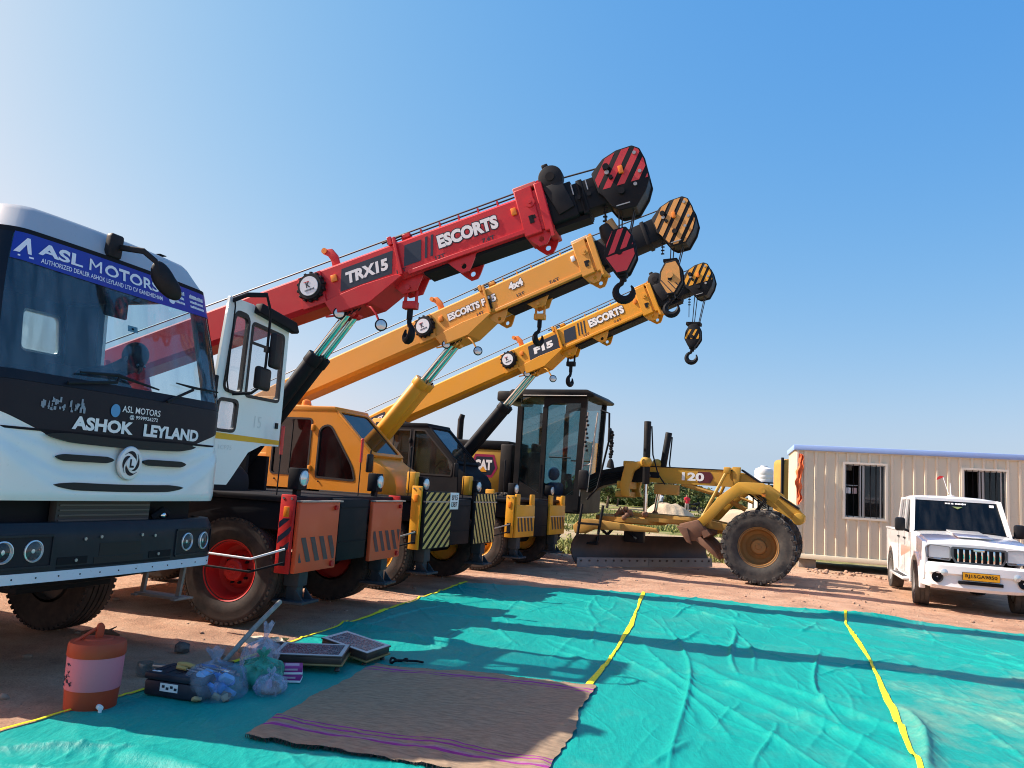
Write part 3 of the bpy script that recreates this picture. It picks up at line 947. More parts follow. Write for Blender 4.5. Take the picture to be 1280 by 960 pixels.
def lettering(mb, s, w_, h_, x, y, z, front, back=None, bold=0.03, shear=0.0):
    if back is not None:
        mb.text(s, w_ * 1.02, h_ * 1.16, SIDE(x, y, z), back, bold + 0.055, shear=shear)
        mb.text(s, w_, h_, SIDE(x, y - 0.0025, z), front, bold, shear=shear)
    else:
        mb.text(s, w_, h_, SIDE(x, y, z), front, bold, shear=shear)

def make_crane(p):
    t = thing('mobile_crane', (p['x'], p['y'], 0), p['yaw'], p['label'], 'crane', 'mobile cranes parked in a row')
    bc, pc = p['boom'], p['panel']
    # ---- chassis
    mb = MB()
    mb.box((-2.0, 0, 0.98), (3.9, 0.72, 0.56), DARK, bev=0.02)
    mb.box((-0.12, -0.03, 0.95), (0.20, 0.66, 0.66), BLACK, bev=0.012)
    mb.box((-0.018, -0.03, 1.19), (0.012, 0.62, 0.012), DARK)
    mb.box((-0.018, -0.03, 0.82), (0.012, 0.62, 0.012), DARK)
    mb.box((-0.95, 0, 1.27), (1.62, 2.42, 0.06), DARK, bev=0.015)
    mb.box((-0.95, 0, 1.1), (1.55, 2.3, 0.28), BLACK, bev=0.02)
    mb.box((-3.2, 0, 1.22), (2.5, 2.3, 0.14), DARK, bev=0.02)
    mb.cyl((-0.76, -1.0, 0.53), (-0.76, 1.0, 0.53), 0.11, DARK)
    mb.cyl((-3.3, -1.0, 0.53), (-3.3, 1.0, 0.53), 0.11, DARK)
    mb.box((-2.2, -0.95, 0.85), (0.9, 0.42, 0.5), DARK, bev=0.03)
    mb.box((-2.0, 0.95, 0.85), (1.1, 0.42, 0.5), DARK, bev=0.03)
    for sy in (-1, 1):
        mb.box((-1.6, sy * 0.2, 1.5), (0.5, 0.05, 0.4), DARK)
    mb.prism([(-4.3, 1.25), (-2.9, 1.25), (-3.1, 1.9), (-3.4, 2.75), (-3.8, 2.75), (-4.2, 1.9)], 'xz', -0.36, -0.28, bc, 0.01)
    mb.prism([(-4.3, 1.25), (-2.9, 1.25), (-3.1, 1.9), (-3.4, 2.75), (-3.8, 2.75), (-4.2, 1.9)], 'xz', 0.28, 0.36, bc, 0.01)
    mb.build('chassis', t)
    # ---- front panels
    def panel(y0, y1, outer):
        mb = MB()
        z0, z1 = p['pz']
        st = p['style']
        if st == 'slots':
            mb.box((-0.02, (y0 + y1) / 2, (z0 + z1) / 2), (0.05, y1 - y0, z1 - z0), pc, bev=0.012)
            mb.box((0.0, (y0 + y1) / 2, z1 + 0.008), (0.07, y1 - y0 + 0.02, 0.016), STEEL)
            pl = [(y0 + 0.05, z0 + 0.10), (y1 - 0.05, z0 + 0.10), (y1 - 0.05, z0 + 0.34), (y0 + 0.05, z0 + 0.34)]
            for q in stripes(pl, R(28), 0.075, 0.075, 0.02): mb.sheet(q, 'yz', 0.0085, NAVY)
            mb.cyl((0.0, y1 - 0.1, z0 + 0.05), (0.03, y1 - 0.1, z0 + 0.05), 0.03, REDRIM)
            mb.cyl((0.0, y1 - 0.1, z1 - 0.06), (0.03, y1 - 0.1, z1 - 0.06), 0.025, REDRIM)
        elif st == 'diagonal':
            mb.box((-0.02, (y0 + y1) / 2, (z0 + z1) / 2), (0.05, y1 - y0, z1 - z0), BLACK, bev=0.008)
            pl = [(y0 + 0.012, z0 + 0.012), (y1 - 0.012, z0 + 0.012), (y1 - 0.012, z1 - 0.012), (y0 + 0.012, z1 - 0.012)]
            for q in stripes(pl, R(-52) if outer < 0 else R(28), 0.055, 0.048, 0.01): mb.sheet(q, 'yz', 0.0085, STRIPEYEL)
            mb.box((0.0, (y0 + y1) / 2, z1 - 0.14), (0.034, y1 - y0 + 0.02, 0.02), STEEL)
        else:
            mb.box((-0.02, (y0 + y1) / 2, (z0 + z1) / 2 - 0.05), (0.05, y1 - y0, z1 - z0 - 0.1), pc, bev=0.012)
            for yy in (y0 + 0.08, y1 - 0.08):
                mb.box((-0.03, yy, z1 - 0.02), (0.05, 0.15, 0.22), pc, bev=0.01)
            mb.box((0.008, (y0 + y1) / 2, (z0 + z1) / 2 + 0.02), (0.012, y1 - y0 - 0.04, 0.02), CREAM)
            pl = [(y0 + 0.06, z0 + 0.1), (y1 - 0.06, z0 + 0.1), (y1 - 0.06, z0 + 0.36), (y0 + 0.06, z0 + 0.36)]
            for q in stripes(pl, R(18), 0.07, 0.07, 0.02): mb.sheet(q, 'yz', 0.0085, NAVY)
        o = mb.build('front_panel', t)
        # flange on the outer side
        fb = MB()
        ye = y0 if outer < 0 else y1
        fc = p['flange']
        fb.box((-0.125, ye + outer * 0.012, (z0 + z1) / 2 + 0.03), (0.16, 0.03, z1 - z0 + 0.07), fc, bev=0.01)
        if outer < 0:
            yy = ye - 0.0305
            if st == 'slots':
                pl = [(-0.195, z0 + 0.22), (-0.06, z0 + 0.22), (-0.06, z0 + 0.52), (-0.195, z0 + 0.52)]
                for q in stripes(pl, R(130), 0.05, 0.06, 0.0): fb.sheet(q, 'xz', yy, NAVY)
            fb.box((-0.125, ye - 0.03, z1 - 0.1), (0.06, 0.02, 0.1), AMBER, bev=0.006)
            fb.box((-0.125, ye - 0.026, z0 + 0.16), (0.07, 0.012, 0.18), BLACK)
            for xx in (-0.17, -0.08): fb.cyl((xx, ye, z1 + 0.03), (xx, ye - 0.035, z1 + 0.03), 0.012, STEEL, seg=8)
            for zz in (z0 + 0.3, z0 + 0.55): fb.box((-0.06, ye - 0.027, zz), (0.01, 0.01, 0.2), fc)
        fb.build('flange', o)
        return o
    y0a, y1a, y0b, y1b = p['py']
    panel(y0a, y1a, -1)
    panel(y0b, y1b, 1)
    # ---- bumper guard rods, outrigger feet
    for sy in (-1, 1):
        mb = MB()
        ye = (y0a if sy < 0 else y1b)
        q = sy * 0.22
        zt = p['pz'][0] + 0.17
        mb.tube([(-0.1, ye + sy * 0.03, zt + 0.06), (-0.34, ye + q, zt - 0.04), (-1.0, ye + q, zt - 0.02), (-1.28, ye + q * 0.9, zt - 0.02)], 0.011, WHITE if p['style'] == 'slots' else STEEL, 8)
        mb.tube([(-0.1, ye + sy * 0.03, zt - 0.07), (-0.34, ye + q, zt - 0.16), (-1.0, ye + q, zt - 0.14), (-1.28, ye + q * 0.9, zt - 0.14)], 0.011, BLACK, 8)
        mb.tube([(-1.28, ye + q * 0.9, zt - 0.02), (-1.28, ye + q * 0.9, zt - 0.14)], 0.011, BLACK, 8)
        mb.tube([(-1.0, ye + q, zt - 0.02), (-1.0, ye + q, zt - 0.14)], 0.009, BLACK, 8)
        mb.build('guard_rail', t)
        mb = MB()
        yy = ye - sy * 0.28
        FT = paint('blue grey jack steel', (0.018, 0.034, 0.046), 0.5, 0.15)
        mb.box((-0.14, yy, 0.56), (0.17, 0.17, 0.28), FT, bev=0.01)
        mb.box((-0.14, yy, 0.38), (0.12, 0.12, 0.2), FT, bev=0.008)
        mb.box((-0.12, yy, 0.275), (0.34, 0.32, 0.03), FT, bev=0.008)
        for k in (-1, 1): mb.prism([(-0.08, 0.29), (0.02, 0.29), (-0.08, 0.4)], 'xz', yy + k * 0.09 - 0.006, yy + k * 0.09 + 0.006, FT)
        mb.build('stabiliser_foot', t)
    # ---- work lamps on the deck, marker rods
    for yy in (-0.93, 0.82):
        mb = MB()
        mb.box((-0.22, yy, 1.47), (0.13, 0.17, 0.22), BLACK, bev=0.012)
        mb.box((-0.22, yy, 1.33), (0.05, 0.08, 0.1), BLACK)
        if p['style'] == 'diagonal':
            mb.box((-0.3, yy - 0.12, 1.49), (0.14, 0.13, 0.3), PANELYEL, bev=0.015)
        o = mb.build('headlamp', t)
        mb = MB()
        mb.lathe([(0.078, 0.0), (0.078, -0.015), (0.066, -0.022), (0.0, -0.035)], LENS, 20, T(-0.155, yy, 1.48) @ RZ(R(90)))
        mb.build('lens', o)
    for yy in (-1.16, 0.55):
        mb = MB()
        mb.tube([(-0.3, yy, 1.3), (-0.3, yy, 1.72)], 0.007, BLACK, 6)
        mb.tube([(-0.3, yy, 1.70), (-0.3, yy, 1.96)], 0.018, p['marker'], 8)
        mb.ball((-0.3, yy, 1.97), 0.02, p['marker'], 8, 6)
        mb.build('marker_rod', t)
    # ---- wheels
    for x in (-0.76, -3.3):
        wheel(t, T(x, -1.0, 0.53), 0.53, 0.36, 0.29, p['rim'])
        wheel(t, T(x, 1.0, 0.53) @ RZ(pi), 0.53, 0.36, 0.29, p['rim'])
    make_crane_cab(t, p)
    # ---- boom, built along its own axis from the rear pivot
    th = p['slope']; px, pz = -3.6, p['pivot_z']
    BM = T(px, 0, pz) @ RY(-th)
    H, W = 0.22, 0.19
    mb = MB(BM)
    e = p['collar_s']
    sec = [(-W, -H + 0.05), (-W + 0.05, -H), (W - 0.05, -H), (W, -H + 0.05), (W, H - 0.03), (W - 0.03, H), (-W + 0.03, H), (-W, H - 0.03)]
    mb.loft([[(s_, y, z * k) for y, z in sec] for s_, k in ((-0.75, 0.75), (0.1, 0.97), (2.0, 1.0), (e, 1.0))], bc)
    BF, mb.M = BM @ T(-0.28, 0, 0), BM @ T(-0.28, 0, 0)
    e += 0.28
    # under-boom bracket for the lift cylinders
    mb.prism([(3.43, -0.19), (3.5, -0.37), (3.97, -0.38), (4.42, -0.205), (4.36, -0.165), (3.92, -0.15), (3.62, -0.17)], 'xz', -W - 0.035, W + 0.035, bc, 0.006, 1)
    mb.box((3.30, -W - 0.012, 0.0), (0.3, 0.024, 0.40), bc, bev=0.006)
    mb.box((4.42, -W - 0.02, 0.04), (0.035, 0.04, 0.46), bc, bev=0.006)
    mb.box((4.36, 0, H + 0.03), (0.05, 0.42, 0.1), bc, bev=0.006)
    # reinforcing rail along the lower edge
    mb.box(((4.5 + e) / 2, -W - 0.012, -H + 0.03), (e - 4.5, 0.024, 0.05), bc, bev=0.006)
    mb.box(((4.62 + e) / 2, 0, -H - 0.018), (e - 4.7, 0.3, 0.036), BLACK)
    # collar at the front
    mb.box((e - 0.02, 0, 0.015), (0.20, 2 * W + 0.05, 2 * H + 0.11), bc, bev=0.012)
    mb.box((e + 0.16, 0, 0.01), (0.09, 2 * W + 0.07, 2 * H + 0.12), bc, bev=0.012)
    mb.box((e + 0.07, 0, 0.0), (0.12, 2 * W + 0.0, 2 * H + 0.02), bc)
    mb.box((e + 0.01, 0, H + 0.085), (0.27, 2 * W + 0.03, 0.05), p['collar_top'], bev=0.012)
    mb.cyl((e + 0.03, -W - 0.026, 0.1), (e + 0.03, -W - 0.04, 0.1), 0.055, bc)
    mb.cyl((e + 0.03, -W - 0.04, 0.1), (e + 0.03, -W - 0.055, 0.1), 0.02, bc, seg=6)
    mb.box((e + 0.0, -W - 0.028, -0.09), (0.05, 0.01, 0.09), BLACK)
    mb.box((e + 0.03, -W - 0.028, -0.07), (0.04, 0.01, 0.04), BLACK)
    mb.box((e + 0.18, -W - 0.02, -H - 0.07), (0.035, 0.04, 0.12), bc)
    mb.prism([(e + 0.1, H + 0.06), (e + 0.2, H + 0.06), (e + 0.17, H + 0.17), (e + 0.13, H + 0.17)], 'xz', -0.06, 0.06, bc)
    # triangular lugs with pin holes
    for s0 in (p['fin_s'] + 0.28, e + 0.02):
        for sy in (-1, 1):
            yy = sy * (W - 0.035)
            hl = [(s0 + 0.02 + 0.032 * cos(2 * pi * k / 12), -H - 0.10 + 0.032 * sin(2 * pi * k / 12)) for k in range(12)]
            ol = []
            tri = [(s0 - 0.17, -H), (s0 - 0.02, -H - 0.17), (s0 + 0.07, -H - 0.17), (s0 + 0.2, -H)]
            for k in range(12):
                a = 2 * pi * k / 12
                d = Vector((cos(a), sin(a)))
                best = 9
                for i in range(4):
                    A, B = Vector(tri[i]), Vector(tri[(i + 1) % 4])
                    n_ = Vector((-(B - A).y, (B - A).x)).normalized()
                    if n_.dot(Vector((s0 + 0.02, -H - 0.10)) - A) > 0: n_ = -n_
                    dn = n_.dot(d)
                    if dn > 1e-5: best = min(best, n_.dot(A - Vector((s0 + 0.02, -H - 0.10))) / dn)
                ol.append((s0 + 0.02 + d.x * best, -H - 0.10 + d.y * best))
            mb.frame(ol, hl, 'xz', yy - 0.012, yy + 0.012, bc if s0 < 5.5 or p['style'] != 'odd' else BLACK)
    # top: rope guide pegs, conduit and lever
    for k in range(6):
        s0 = 4.5 + k * (e - 4.6) / 6
        mb.box((s0, -W + 0.05, H + 0.03), (0.02, 0.02, 0.06), bc)
    mb.tube([(4.3, -W + 0.05, H + 0.035), (e - 0.1, -W + 0.05, H + 0.035)], 0.009, BLACK, 6)
    mb.box((4.55, -W + 0.07, H + 0.045), (0.1, 0.08, 0.05), bc, bev=0.008)
    mb.tube([(4.25, -W + 0.03, H + 0.05), (4.5, -W + 0.03, H + 0.06)], 0.012, BLACK, 6)
    bm_ = mb.build('boom', t, sharp=20)
    # lever
    mb = MB(BF)
    lc = paint('orange lever paint', (0.75, 0.2, 0.03), 0.4, 0.1) if p['style'] != 'slots' else RED
    mb.prism([(3.56, H - 0.02), (3.66, H - 0.02), (3.65, H + 0.14), (3.60, H + 0.24), (3.5, H + 0.27), (3.47, H + 0.22), (3.53, H + 0.17), (3.56, H + 0.1)], 'xz', -0.1, -0.06, lc, 0.006)
    mb.cyl((3.50, -0.11, H + 0.245), (3.50, -0.05, H + 0.245), 0.035, paint('orange lever tip', (0.8, 0.24, 0.03), 0.4, 0.1))
    mb.build('rope_guide', bm_)
    # decals
    mb = MB(BF)
    yd = -W - 0.004
    if p['decal'] == 'red':
        mb.prism([(3.64, -0.13), (4.30, -0.13), (4.37, 0.13), (3.71, 0.13)], 'xz', yd, yd + 0.003, NAVY)
        lettering(mb, 'TRX15', 0.54, 0.14, 4.01, yd - 0.002, 0.0, WHITE, None, 0.05, 0.1)
        mb.prism([(4.46, -0.10), (4.67, -0.10), (4.73, 0.14), (4.52, 0.14)], 'xz', yd, yd + 0.003, NAVY)
        for k in range(2): mb.prism([(4.72 + k * .07, -0.09), (4.75 + k * .07, -0.09), (4.81 + k * .07, 0.15), (4.78 + k * .07, 0.15)], 'xz', yd, yd + 0.003, NAVY)
        lettering(mb, 'ESCORTS', 0.72, 0.155, 5.27, yd - 0.002, 0.035, WHITE, OUTL, 0.055)
        lettering(mb, '15T', 0.12, 0.045, 4.42, yd, -0.135, OUTL); lettering(mb, '12T', 0.12, 0.045, 4.9, yd, -0.13, OUTL); lettering(mb, '7.6T', 0.15, 0.05, 5.48, yd, -0.125, OUTL)
    elif p['decal'] == 'ochre':
        lettering(mb, 'ESCORTS F', 0.66, 0.115, 4.05, yd, 0.02, WHITE, OUTL, 0.05)
        lettering(mb, '15', 0.13, 0.115, 4.50, yd, 0.02, WHITE, OUTL, 0.05)
        lettering(mb, '4x4', 0.24, 0.12, 4.92, yd, 0.075, WHITE, OUTL, 0.05)
        lettering(mb, '14T', 0.12, 0.045, 4.25, yd, -0.125, OUTL); lettering(mb, '12T', 0.13, 0.045, 4.95, yd, -0.1, OUTL); lettering(mb, '7.6T', 0.16, 0.05, 5.5, yd, -0.12, OUTL)
        mb.box((4.44, yd - 0.008, -0.05), (0.05, 0.02, 0.16), BLACK)
    else:
        mb.prism([(3.72, -0.15), (4.36, -0.15), (4.41, 0.13), (3.76, 0.13)], 'xz', yd, yd + 0.003, NAVY)
        lettering(mb, 'F15', 0.42, 0.13, 4.06, yd - 0.002, -0.01, WHITE, None, 0.06, 0.1)
        mb.prism([(4.50, -0.12), (4.74, -0.12), (4.79, 0.13), (4.55, 0.13)], 'xz', yd, yd + 0.003, NAVY)
        for k in range(3): mb.prism([(4.80 + k * .065, -0.09), (4.825 + k * .065, -0.09), (4.87 + k * .065, 0.15), (4.845 + k * .065, 0.15)], 'xz', yd, yd + 0.003, NAVY)
        lettering(mb, 'ESCORTS', 0.72, 0.155, 5.42, yd - 0.002, 0.04, WHITE, OUTL, 0.055)
        lettering(mb, '15T', 0.12, 0.045, 4.42, yd, -0.14, OUTL); lettering(mb, '12T', 0.12, 0.045, 4.95, yd, -0.13, OUTL); lettering(mb, '7.6T', 0.15, 0.05, 5.6, yd, -0.125, OUTL)
        mb.prism([(-0.22, -0.08), (0.26, -0.08), (0.28, 0.12), (-0.20, 0.12)], 'xz', yd, yd + 0.003, NAVY)
        lettering(mb, '55XT', 0.38, 0.10, 0.03, yd - 0.002, 0.02, WHITE, None, 0.05)
    mb.build('lettering', bm_)
    # hub cap with the round white disc
    mb = MB(BF)
    s0 = 3.31
    mb.lathe([(0.165, 0.0), (0.165, -0.05), (0.15, -0.085), (0.0, -0.085)], PLASTIC, 32, T(s0, -W, 0.03))
    for k in range(14):
        a = 2 * pi * k / 14
        mb.box((s0 + 0.165 * cos(a), -W - 0.035, 0.03 + 0.165 * sin(a)), (0.03, 0.06, 0.03), PLASTIC, rot=R3y(-a), bev=0.004, seg=1)
    mb.lathe([(0.115, -0.0), (0.115, -0.012), (0.0, -0.012)], DISCW, 32, T(s0, -W - 0.085, 0.03))
    lettering(mb, 'K', 0.055, 0.07, s0 - 0.005, -W - 0.099, 0.045, OUTL, None, 0.04)
    mb.box((s0 - 0.02, -W - 0.099, 0.083), (0.07, 0.002, 0.008), REDLENS)
    [mb.box((s0 - 0.055 + 0.014 * q, -W - 0.099, -0.018), (0.009, 0.002, 0.014 + 0.004 * (q % 3)), OUTL) for q in range(9)]
    mb.build('winch_cap', bm_)
    mb = MB(BF)
    mb.box((3.6, -W - 0.012, 0.05), (0.075, 0.024, 0.085), AMBER, bev=0.008)
    mb.box((e - 0.17, -W - 0.012, 0.07), (0.06, 0.024, 0.085), AMBER if p['decal'] != 'ochre' else WHITE, bev=0.008)
    mb.build('side_reflector', bm_)
    # ---- inner telescopic section
    e -= 0.28
    hs = p['head_s'] - 0.30
    mb = MB(BM)
    h2, w2 = 0.17, 0.145
    mb.box(((e + hs + 0.2) / 2, 0, 0), (hs + 0.2 - e, 2 * w2, 2 * h2), BLACK, bev=0.015)
    mb.box((e + 0.34, 0, 0.0), (0.32, 2 * w2 + 0.06, 2 * h2 + 0.06), BLACK, bev=0.012)
    mb.box((e + 0.58, 0, -0.01), (0.06, 2 * w2 + 0.03, 2 * h2 + 0.05), BLACK, bev=0.01)
    mb.box((hs - 0.12, 0, 0), (0.06, 2 * w2 + 0.03, 2 * h2 + 0.03), BLACK, bev=0.01)
    for xx in (e + 0.20, e + 0.50, e + 0.66): mb.box((xx, -w2 - 0.035, 0.09), (0.012, 0.01, 0.12), STEEL)
    for k in range(4): mb.cyl((e + 0.3 + 0.12 * k, -w2 - 0.03, -0.02), (e + 0.3 + 0.12 * k, -w2 - 0.045, -0.02), 0.025, BLACK, seg=10)
    mb.box((e + 0.35, 0, -h2 - 0.05), (0.5, 0.2, 0.05), BLACK)
    io = mb.build('telescopic_section', t)
    if p['roller']:
        mb = MB(BM)
        mb.cyl((e + 0.31, -0.2, H + 0.09), (e + 0.31, -0.08, H + 0.09), 0.135, PLASTIC, seg=28, bev=0.012)
        mb.cyl((e + 0.31, -0.215, H + 0.09), (e + 0.31, -0.2, H + 0.09), 0.05, DARK)
        mb.prism([(e + 0.2, H - 0.0), (e + 0.42, H), (e + 0.48, -0.1), (e + 0.3, -0.14)], 'xz', -0.205, -0.17, PLASTIC, 0.008)
        mb.box((e + 0.28, -0.14, H + 0.235), (0.07, 0.1, 0.05), PLASTIC, bev=0.01)
        mb.build('rope_roller', io)
    # ---- boom head: world-upright plates (fitted to the tilt of the boom)
    HM = BM @ T(p['head_s'], 0, p['head_dz']) @ RY(th) @ Matrix.Diagonal((1, 1.38, 1, 1))
    pts = [(-0.275, 0.05), (-0.175, 0.195), (-0.05, 0.275), (0.10, 0.318), (0.175, 0.285), (0.235, 0.175), (0.285, 0.0), (0.258, -0.125), (0.175, -0.285), (0.02, -0.32), (-0.05, -0.285), (-0.14, -0.18), (-0.195, -0.14)]
    k = p['head_k']
    pts = [(a * k, b * k) for a, b in pts]
    pr = round_poly(pts, 0.012, 2)
    mb = MB(HM)
    for yy in (-0.13, 0.11): mb.prism(pr, 'xz', yy - 0.012, yy + 0.012, BLACK, 0.006)
    mb.prism([(a * 0.94, b * 0.94) for a, b in pr], 'xz', -0.118, 0.098, PLASTIC)
    hd = mb.build('boom_head', t)
    mb = MB(HM)
    convex = [(-0.275 * k, 0.05 * k), (-0.175 * k, 0.195 * k), (-0.05 * k, 0.275 * k), (0.10 * k, 0.318 * k), (0.175 * k, 0.285 * k), (0.235 * k, 0.175 * k), (0.285 * k, 0.0), (0.258 * k, -0.125 * k), (0.175 * k, -0.285 * k), (0.02 * k, -0.32 * k), (-0.05 * k, -0.285 * k), (-0.195 * k, -0.14 * k)]
    convex = inset_poly(convex, 0.016)
    if p['decal'] != 'ochre': convex = clip_poly(convex, 0.25, -1, 0.075 * k)
    sa = 0.062 * k
    for q in stripes(convex, R(-22), sa, sa * 0.78, 0.012): mb.sheet(q, 'xz', -0.1445, p['stripe'])
    mb.box((0.012, -0.155, 0.08), (0.05, 0.025, 0.085), AMBER, rot=R3y(R(-15)), bev=0.006)
    for a, b in ((0.13, 0.235), (0.19, 0.05), (0.155, -0.075)):
        mb.cyl((a * k, -0.142, b * k), (a * k, -0.158, b * k), 0.02, STEEL, seg=10)
    mb.cyl((0.03 * k, -0.142, -0.14 * k), (0.03 * k, -0.17, -0.14 * k), 0.035, BLACK, seg=12)
    mb.cyl((-0.13 * k, -0.142, 0.10 * k), (-0.13 * k, -0.18, 0.10 * k), 0.035, BLACK, seg=10)
    mb.cyl((-0.12 * k, -0.142, 0.05 * k), (-0.12 * k, -0.165, 0.05 * k), 0.025, STEEL, seg=10)
    mb.cyl((-0.08 * k, -0.142, 0.0), (-0.08 * k, -0.17, 0.0), 0.022, BLACK, seg=10)
    mb.box((0.05 * k, -0.146, -0.265 * k), (0.13 * k, 0.006, 0.012), STEEL, rot=R3y(R(-15)))
    mb.build('head_plate_markings', hd)
    # ---- hook block on ropes
    hp = HM @ Vector((0, 0, 0))
    bx, bz = hp.x + p['block_dx'], hp.z - p['block_drop']
    mb = MB()
    for dx_, dy_ in ((-0.03, -0.06), (0.0, 0.05), (0.17, -0.05), (0.17, 0.06)):
        mb.tube([(hp.x + dx_ + p['block_dx'] * 0.3, dy_, hp.z - 0.1), (bx + dx_ * 0.5, dy_ * 0.7, bz + 0.16)], 0.008, ROPE, 6)
    mb.tube([(hp.x - 0.16, -0.08, hp.z - 0.16), (hp.x - 0.15, -0.08, hp.z - p['block_drop'] + 0.34)], 0.007, ROPE, 6)
    for q in range(4): mb.box((hp.x - 0.15, -0.08, hp.z - 0.28 - 0.05 * q), (0.045, 0.025, 0.014), BLACK)
    mb.build('hoist_rope', hd)
    tilt = p['block_tilt']
    KM = T(bx, 0, bz) @ RY(tilt)
    mb = MB(KM)
    hexa = [(-0.06, 0.2), (0.08, 0.22), (0.135, 0.12), (0.15, -0.06), (0.06, -0.21), (-0.05, -0.22), (-0.14, -0.06), (-0.125, 0.08)]
    hx = round_poly(hexa, 0.02, 2)
    kk = p['block_k']
    hx = [(a * kk, b * kk) for a, b in hx]
    for yy in (-0.09, 0.09): mb.prism(hx, 'xz', yy - 0.012, yy + 0.012, BLACK, 0.005)
    mb.prism([(a * 0.9, b * 0.9) for a, b in hx], 'xz', -0.078, 0.078, PLASTIC)
    ins = inset_poly([(a * kk, b * kk) for a, b in hexa], 0.016)
    if p['block_face'] == 'red':
        for q in stripes(clip_poly(ins, 0.3, -1, 0.0), R(-25), 0.055, 0.045, 0.005): mb.sheet(q, 'xz', -0.1035, p['stripe'])
        mb.sheet(clip_poly(ins, -0.2, 1, -0.03), 'xz', -0.1035, p['stripe'])
    elif p['block_face'] == 'plain':
        mb.sheet(inset_poly(ins, 0.01), 'xz', -0.1035, p['stripe'])
        mb.cyl((0, -0.1, 0.03), (0, -0.125, 0.03), 0.045, p['stripe'])
        for q in stripes(clip_poly(ins, 0.3, 1, -0.06), R(40), 0.012, 0.05, 0.0): mb.sheet(q, 'xz', -0.105, OUTL)
        mb.box((0, 0, 0.225 * kk), (0.2, 0.15, 0.05), BLACK, bev=0.01)
    else:
        for q in stripes(ins, R(-25), 0.035, 0.06, 0.0)[::1]:
            q = clip_poly(clip_poly(q, 0, 1, 0.11), 0, -1, 0.06)
            if len(q) > 2: mb.sheet(q, 'xz', -0.1035, p['stripe'])
        mb.box((0, 0, 0.23 * kk), (0.26, 0.17, 0.06), BLACK, bev=0.01)
    mb.cyl((0, -0.11, -0.02), (0, 0.11, -0.02), 0.03, DARK)
    mb.box((0.0, 0, -0.21 * kk), (0.1, 0.13, 0.06), BLACK, bev=0.01)
    hb = mb.build('hook_block', t)
    mb = MB(KM @ RZ(p['hook_turn']))
    hz = -0.22 * kk - 0.17
    make_hook(mb, (0.0, 0, hz), 0.092, 0.034, BLACK, 0.05)
    mb.cyl((0, 0, -0.21 * kk), (0, 0, hz + 0.11), 0.036, BLACK)
    mb.build('hook', hb)
    if p['decal'] == 'red':
        mb = MB(KM)
        mb.tube([(-0.13, -0.02, 0.32), (-0.10, -0.02, 0.2), (-0.09, -0.02, 0.1)], [0.075, 0.095, 0.06], PLASTIC, 12)
        mb.cyl((-0.09, -0.05, 0.36), (-0.02, -0.02, 0.22), 0.05, paint('brass weight', (0.35, 0.22, 0.1), 0.4, 0.2), seg=14)
        mb.tube([(-0.12, -0.02, 0.3), (-0.12, -0.02, 0.52)], 0.012, BLACK, 6)
        mb.build('limit_weight', hb)
    # ---- auxiliary hook under the boom
    ap = BM @ Vector((p['aux_s'], 0, -H - 0.1))
    mb = MB(BM)
    for sy in (-0.09, 0.09):
        mb.prism([(p['aux_s'] - 0.21, -H + 0.02), (p['aux_s'] - 0.08, -H - 0.15), (p['aux_s'] + 0.09, -H - 0.16), (p['aux_s'] + 0.23, -H + 0.02)], 'xz', sy - 0.012, sy + 0.012, bc, 0.004)
    mb.cyl((p['aux_s'], -0.13, -H - 0.1), (p['aux_s'], 0.13, -H - 0.1), 0.03, bc)
    mb.build('hook_bracket', bm_)
    mb = MB(T(ap.x, 0, ap.z))
    mb.tube([(-0.07, 0, -0.22), (-0.065, 0, -0.02), (-0.03, 0, 0.02), (0.03, 0, 0.02), (0.065, 0, -0.02), (0.07, 0, -0.22)], 0.02, p['shackle'], 8)
    mb.box((0, 0, -0.18), (0.17, 0.1, 0.09), p['shackle'], bev=0.012)
    ah = mb.build('auxiliary_hook', t)
    mb = MB(T(ap.x, 0, ap.z) @ RZ(p['aux_turn']))
    make_hook(mb, (0, 0, -0.5), 0.085, 0.036, BLACK, 0.12)
    mb.cyl((0, 0, -0.2), (0, 0, -0.34), 0.034, BLACK)
    mb.build('hook', ah)
    # ---- lift cylinders
    top = BM @ Vector((3.37, 0, -0.35)); bot = Vector((p['cyl_x'], 0, p['cyl_z']))
    d = (top - bot).normalized(); L = (top - bot).length
    f = p['barrel']
    for sy in (-0.085, 0.085):
        off = Vector((0, sy, 0))
        mb = MB()
        rb = p['barrel_r']
        mb.cyl(bot + off, bot + d * L * f + off, rb, p['cyl_mat'], seg=24, bev=0.008)
        mb.cyl(bot + d * (L * f - 0.1) + off, bot + d * (L * f + 0.03) + off, rb * 1.12, p['cyl_mat'], seg=24, bev=0.008)
        mb.tube([bot + d * 0.2 + off + Vector((rb, -0.02, 0)), bot + d * L * f + off + Vector((rb, -0.02, 0))], 0.012, BLACK, 6)
        o = mb.build('lift_cylinder', t)
        mb = MB()
        mb.cyl(bot + d * L * f + off, top - d * 0.04 + off, 0.044, RODREFL, seg=24)
        mb.cyl(top + off - Vector((0, 0.05, 0)), top + off + Vector((0, 0.05, 0)), 0.06, bc, seg=16)
        mb.build('rod', o)
    # ---- swivelling lamps under the boom
    for s0, yy, dz in ((3.26, -0.19, -0.05), (3.74, -0.22, -0.36)):
        mb = MB(BM)
        mb.tube([(s0 - 0.16, -0.14, -0.34), (s0 - 0.04, yy, -0.37 + dz * 0.2), (s0 + 0.0, yy, -0.33 + dz * 0.55), (s0 + 0.02, yy, -0.27 + dz)], 0.013, bc, 6)
        mb.M = BM @ T(s0 + 0.03, yy, -0.32 + dz) @ RZ(R(35)) @ RX(R(10))
        mb.lathe([(0.0, 0.075), (0.02, 0.07), (0.055, 0.05), (0.07, 0.0), (0.07, -0.015), (0.056, -0.017)], PLASTIC, 20)
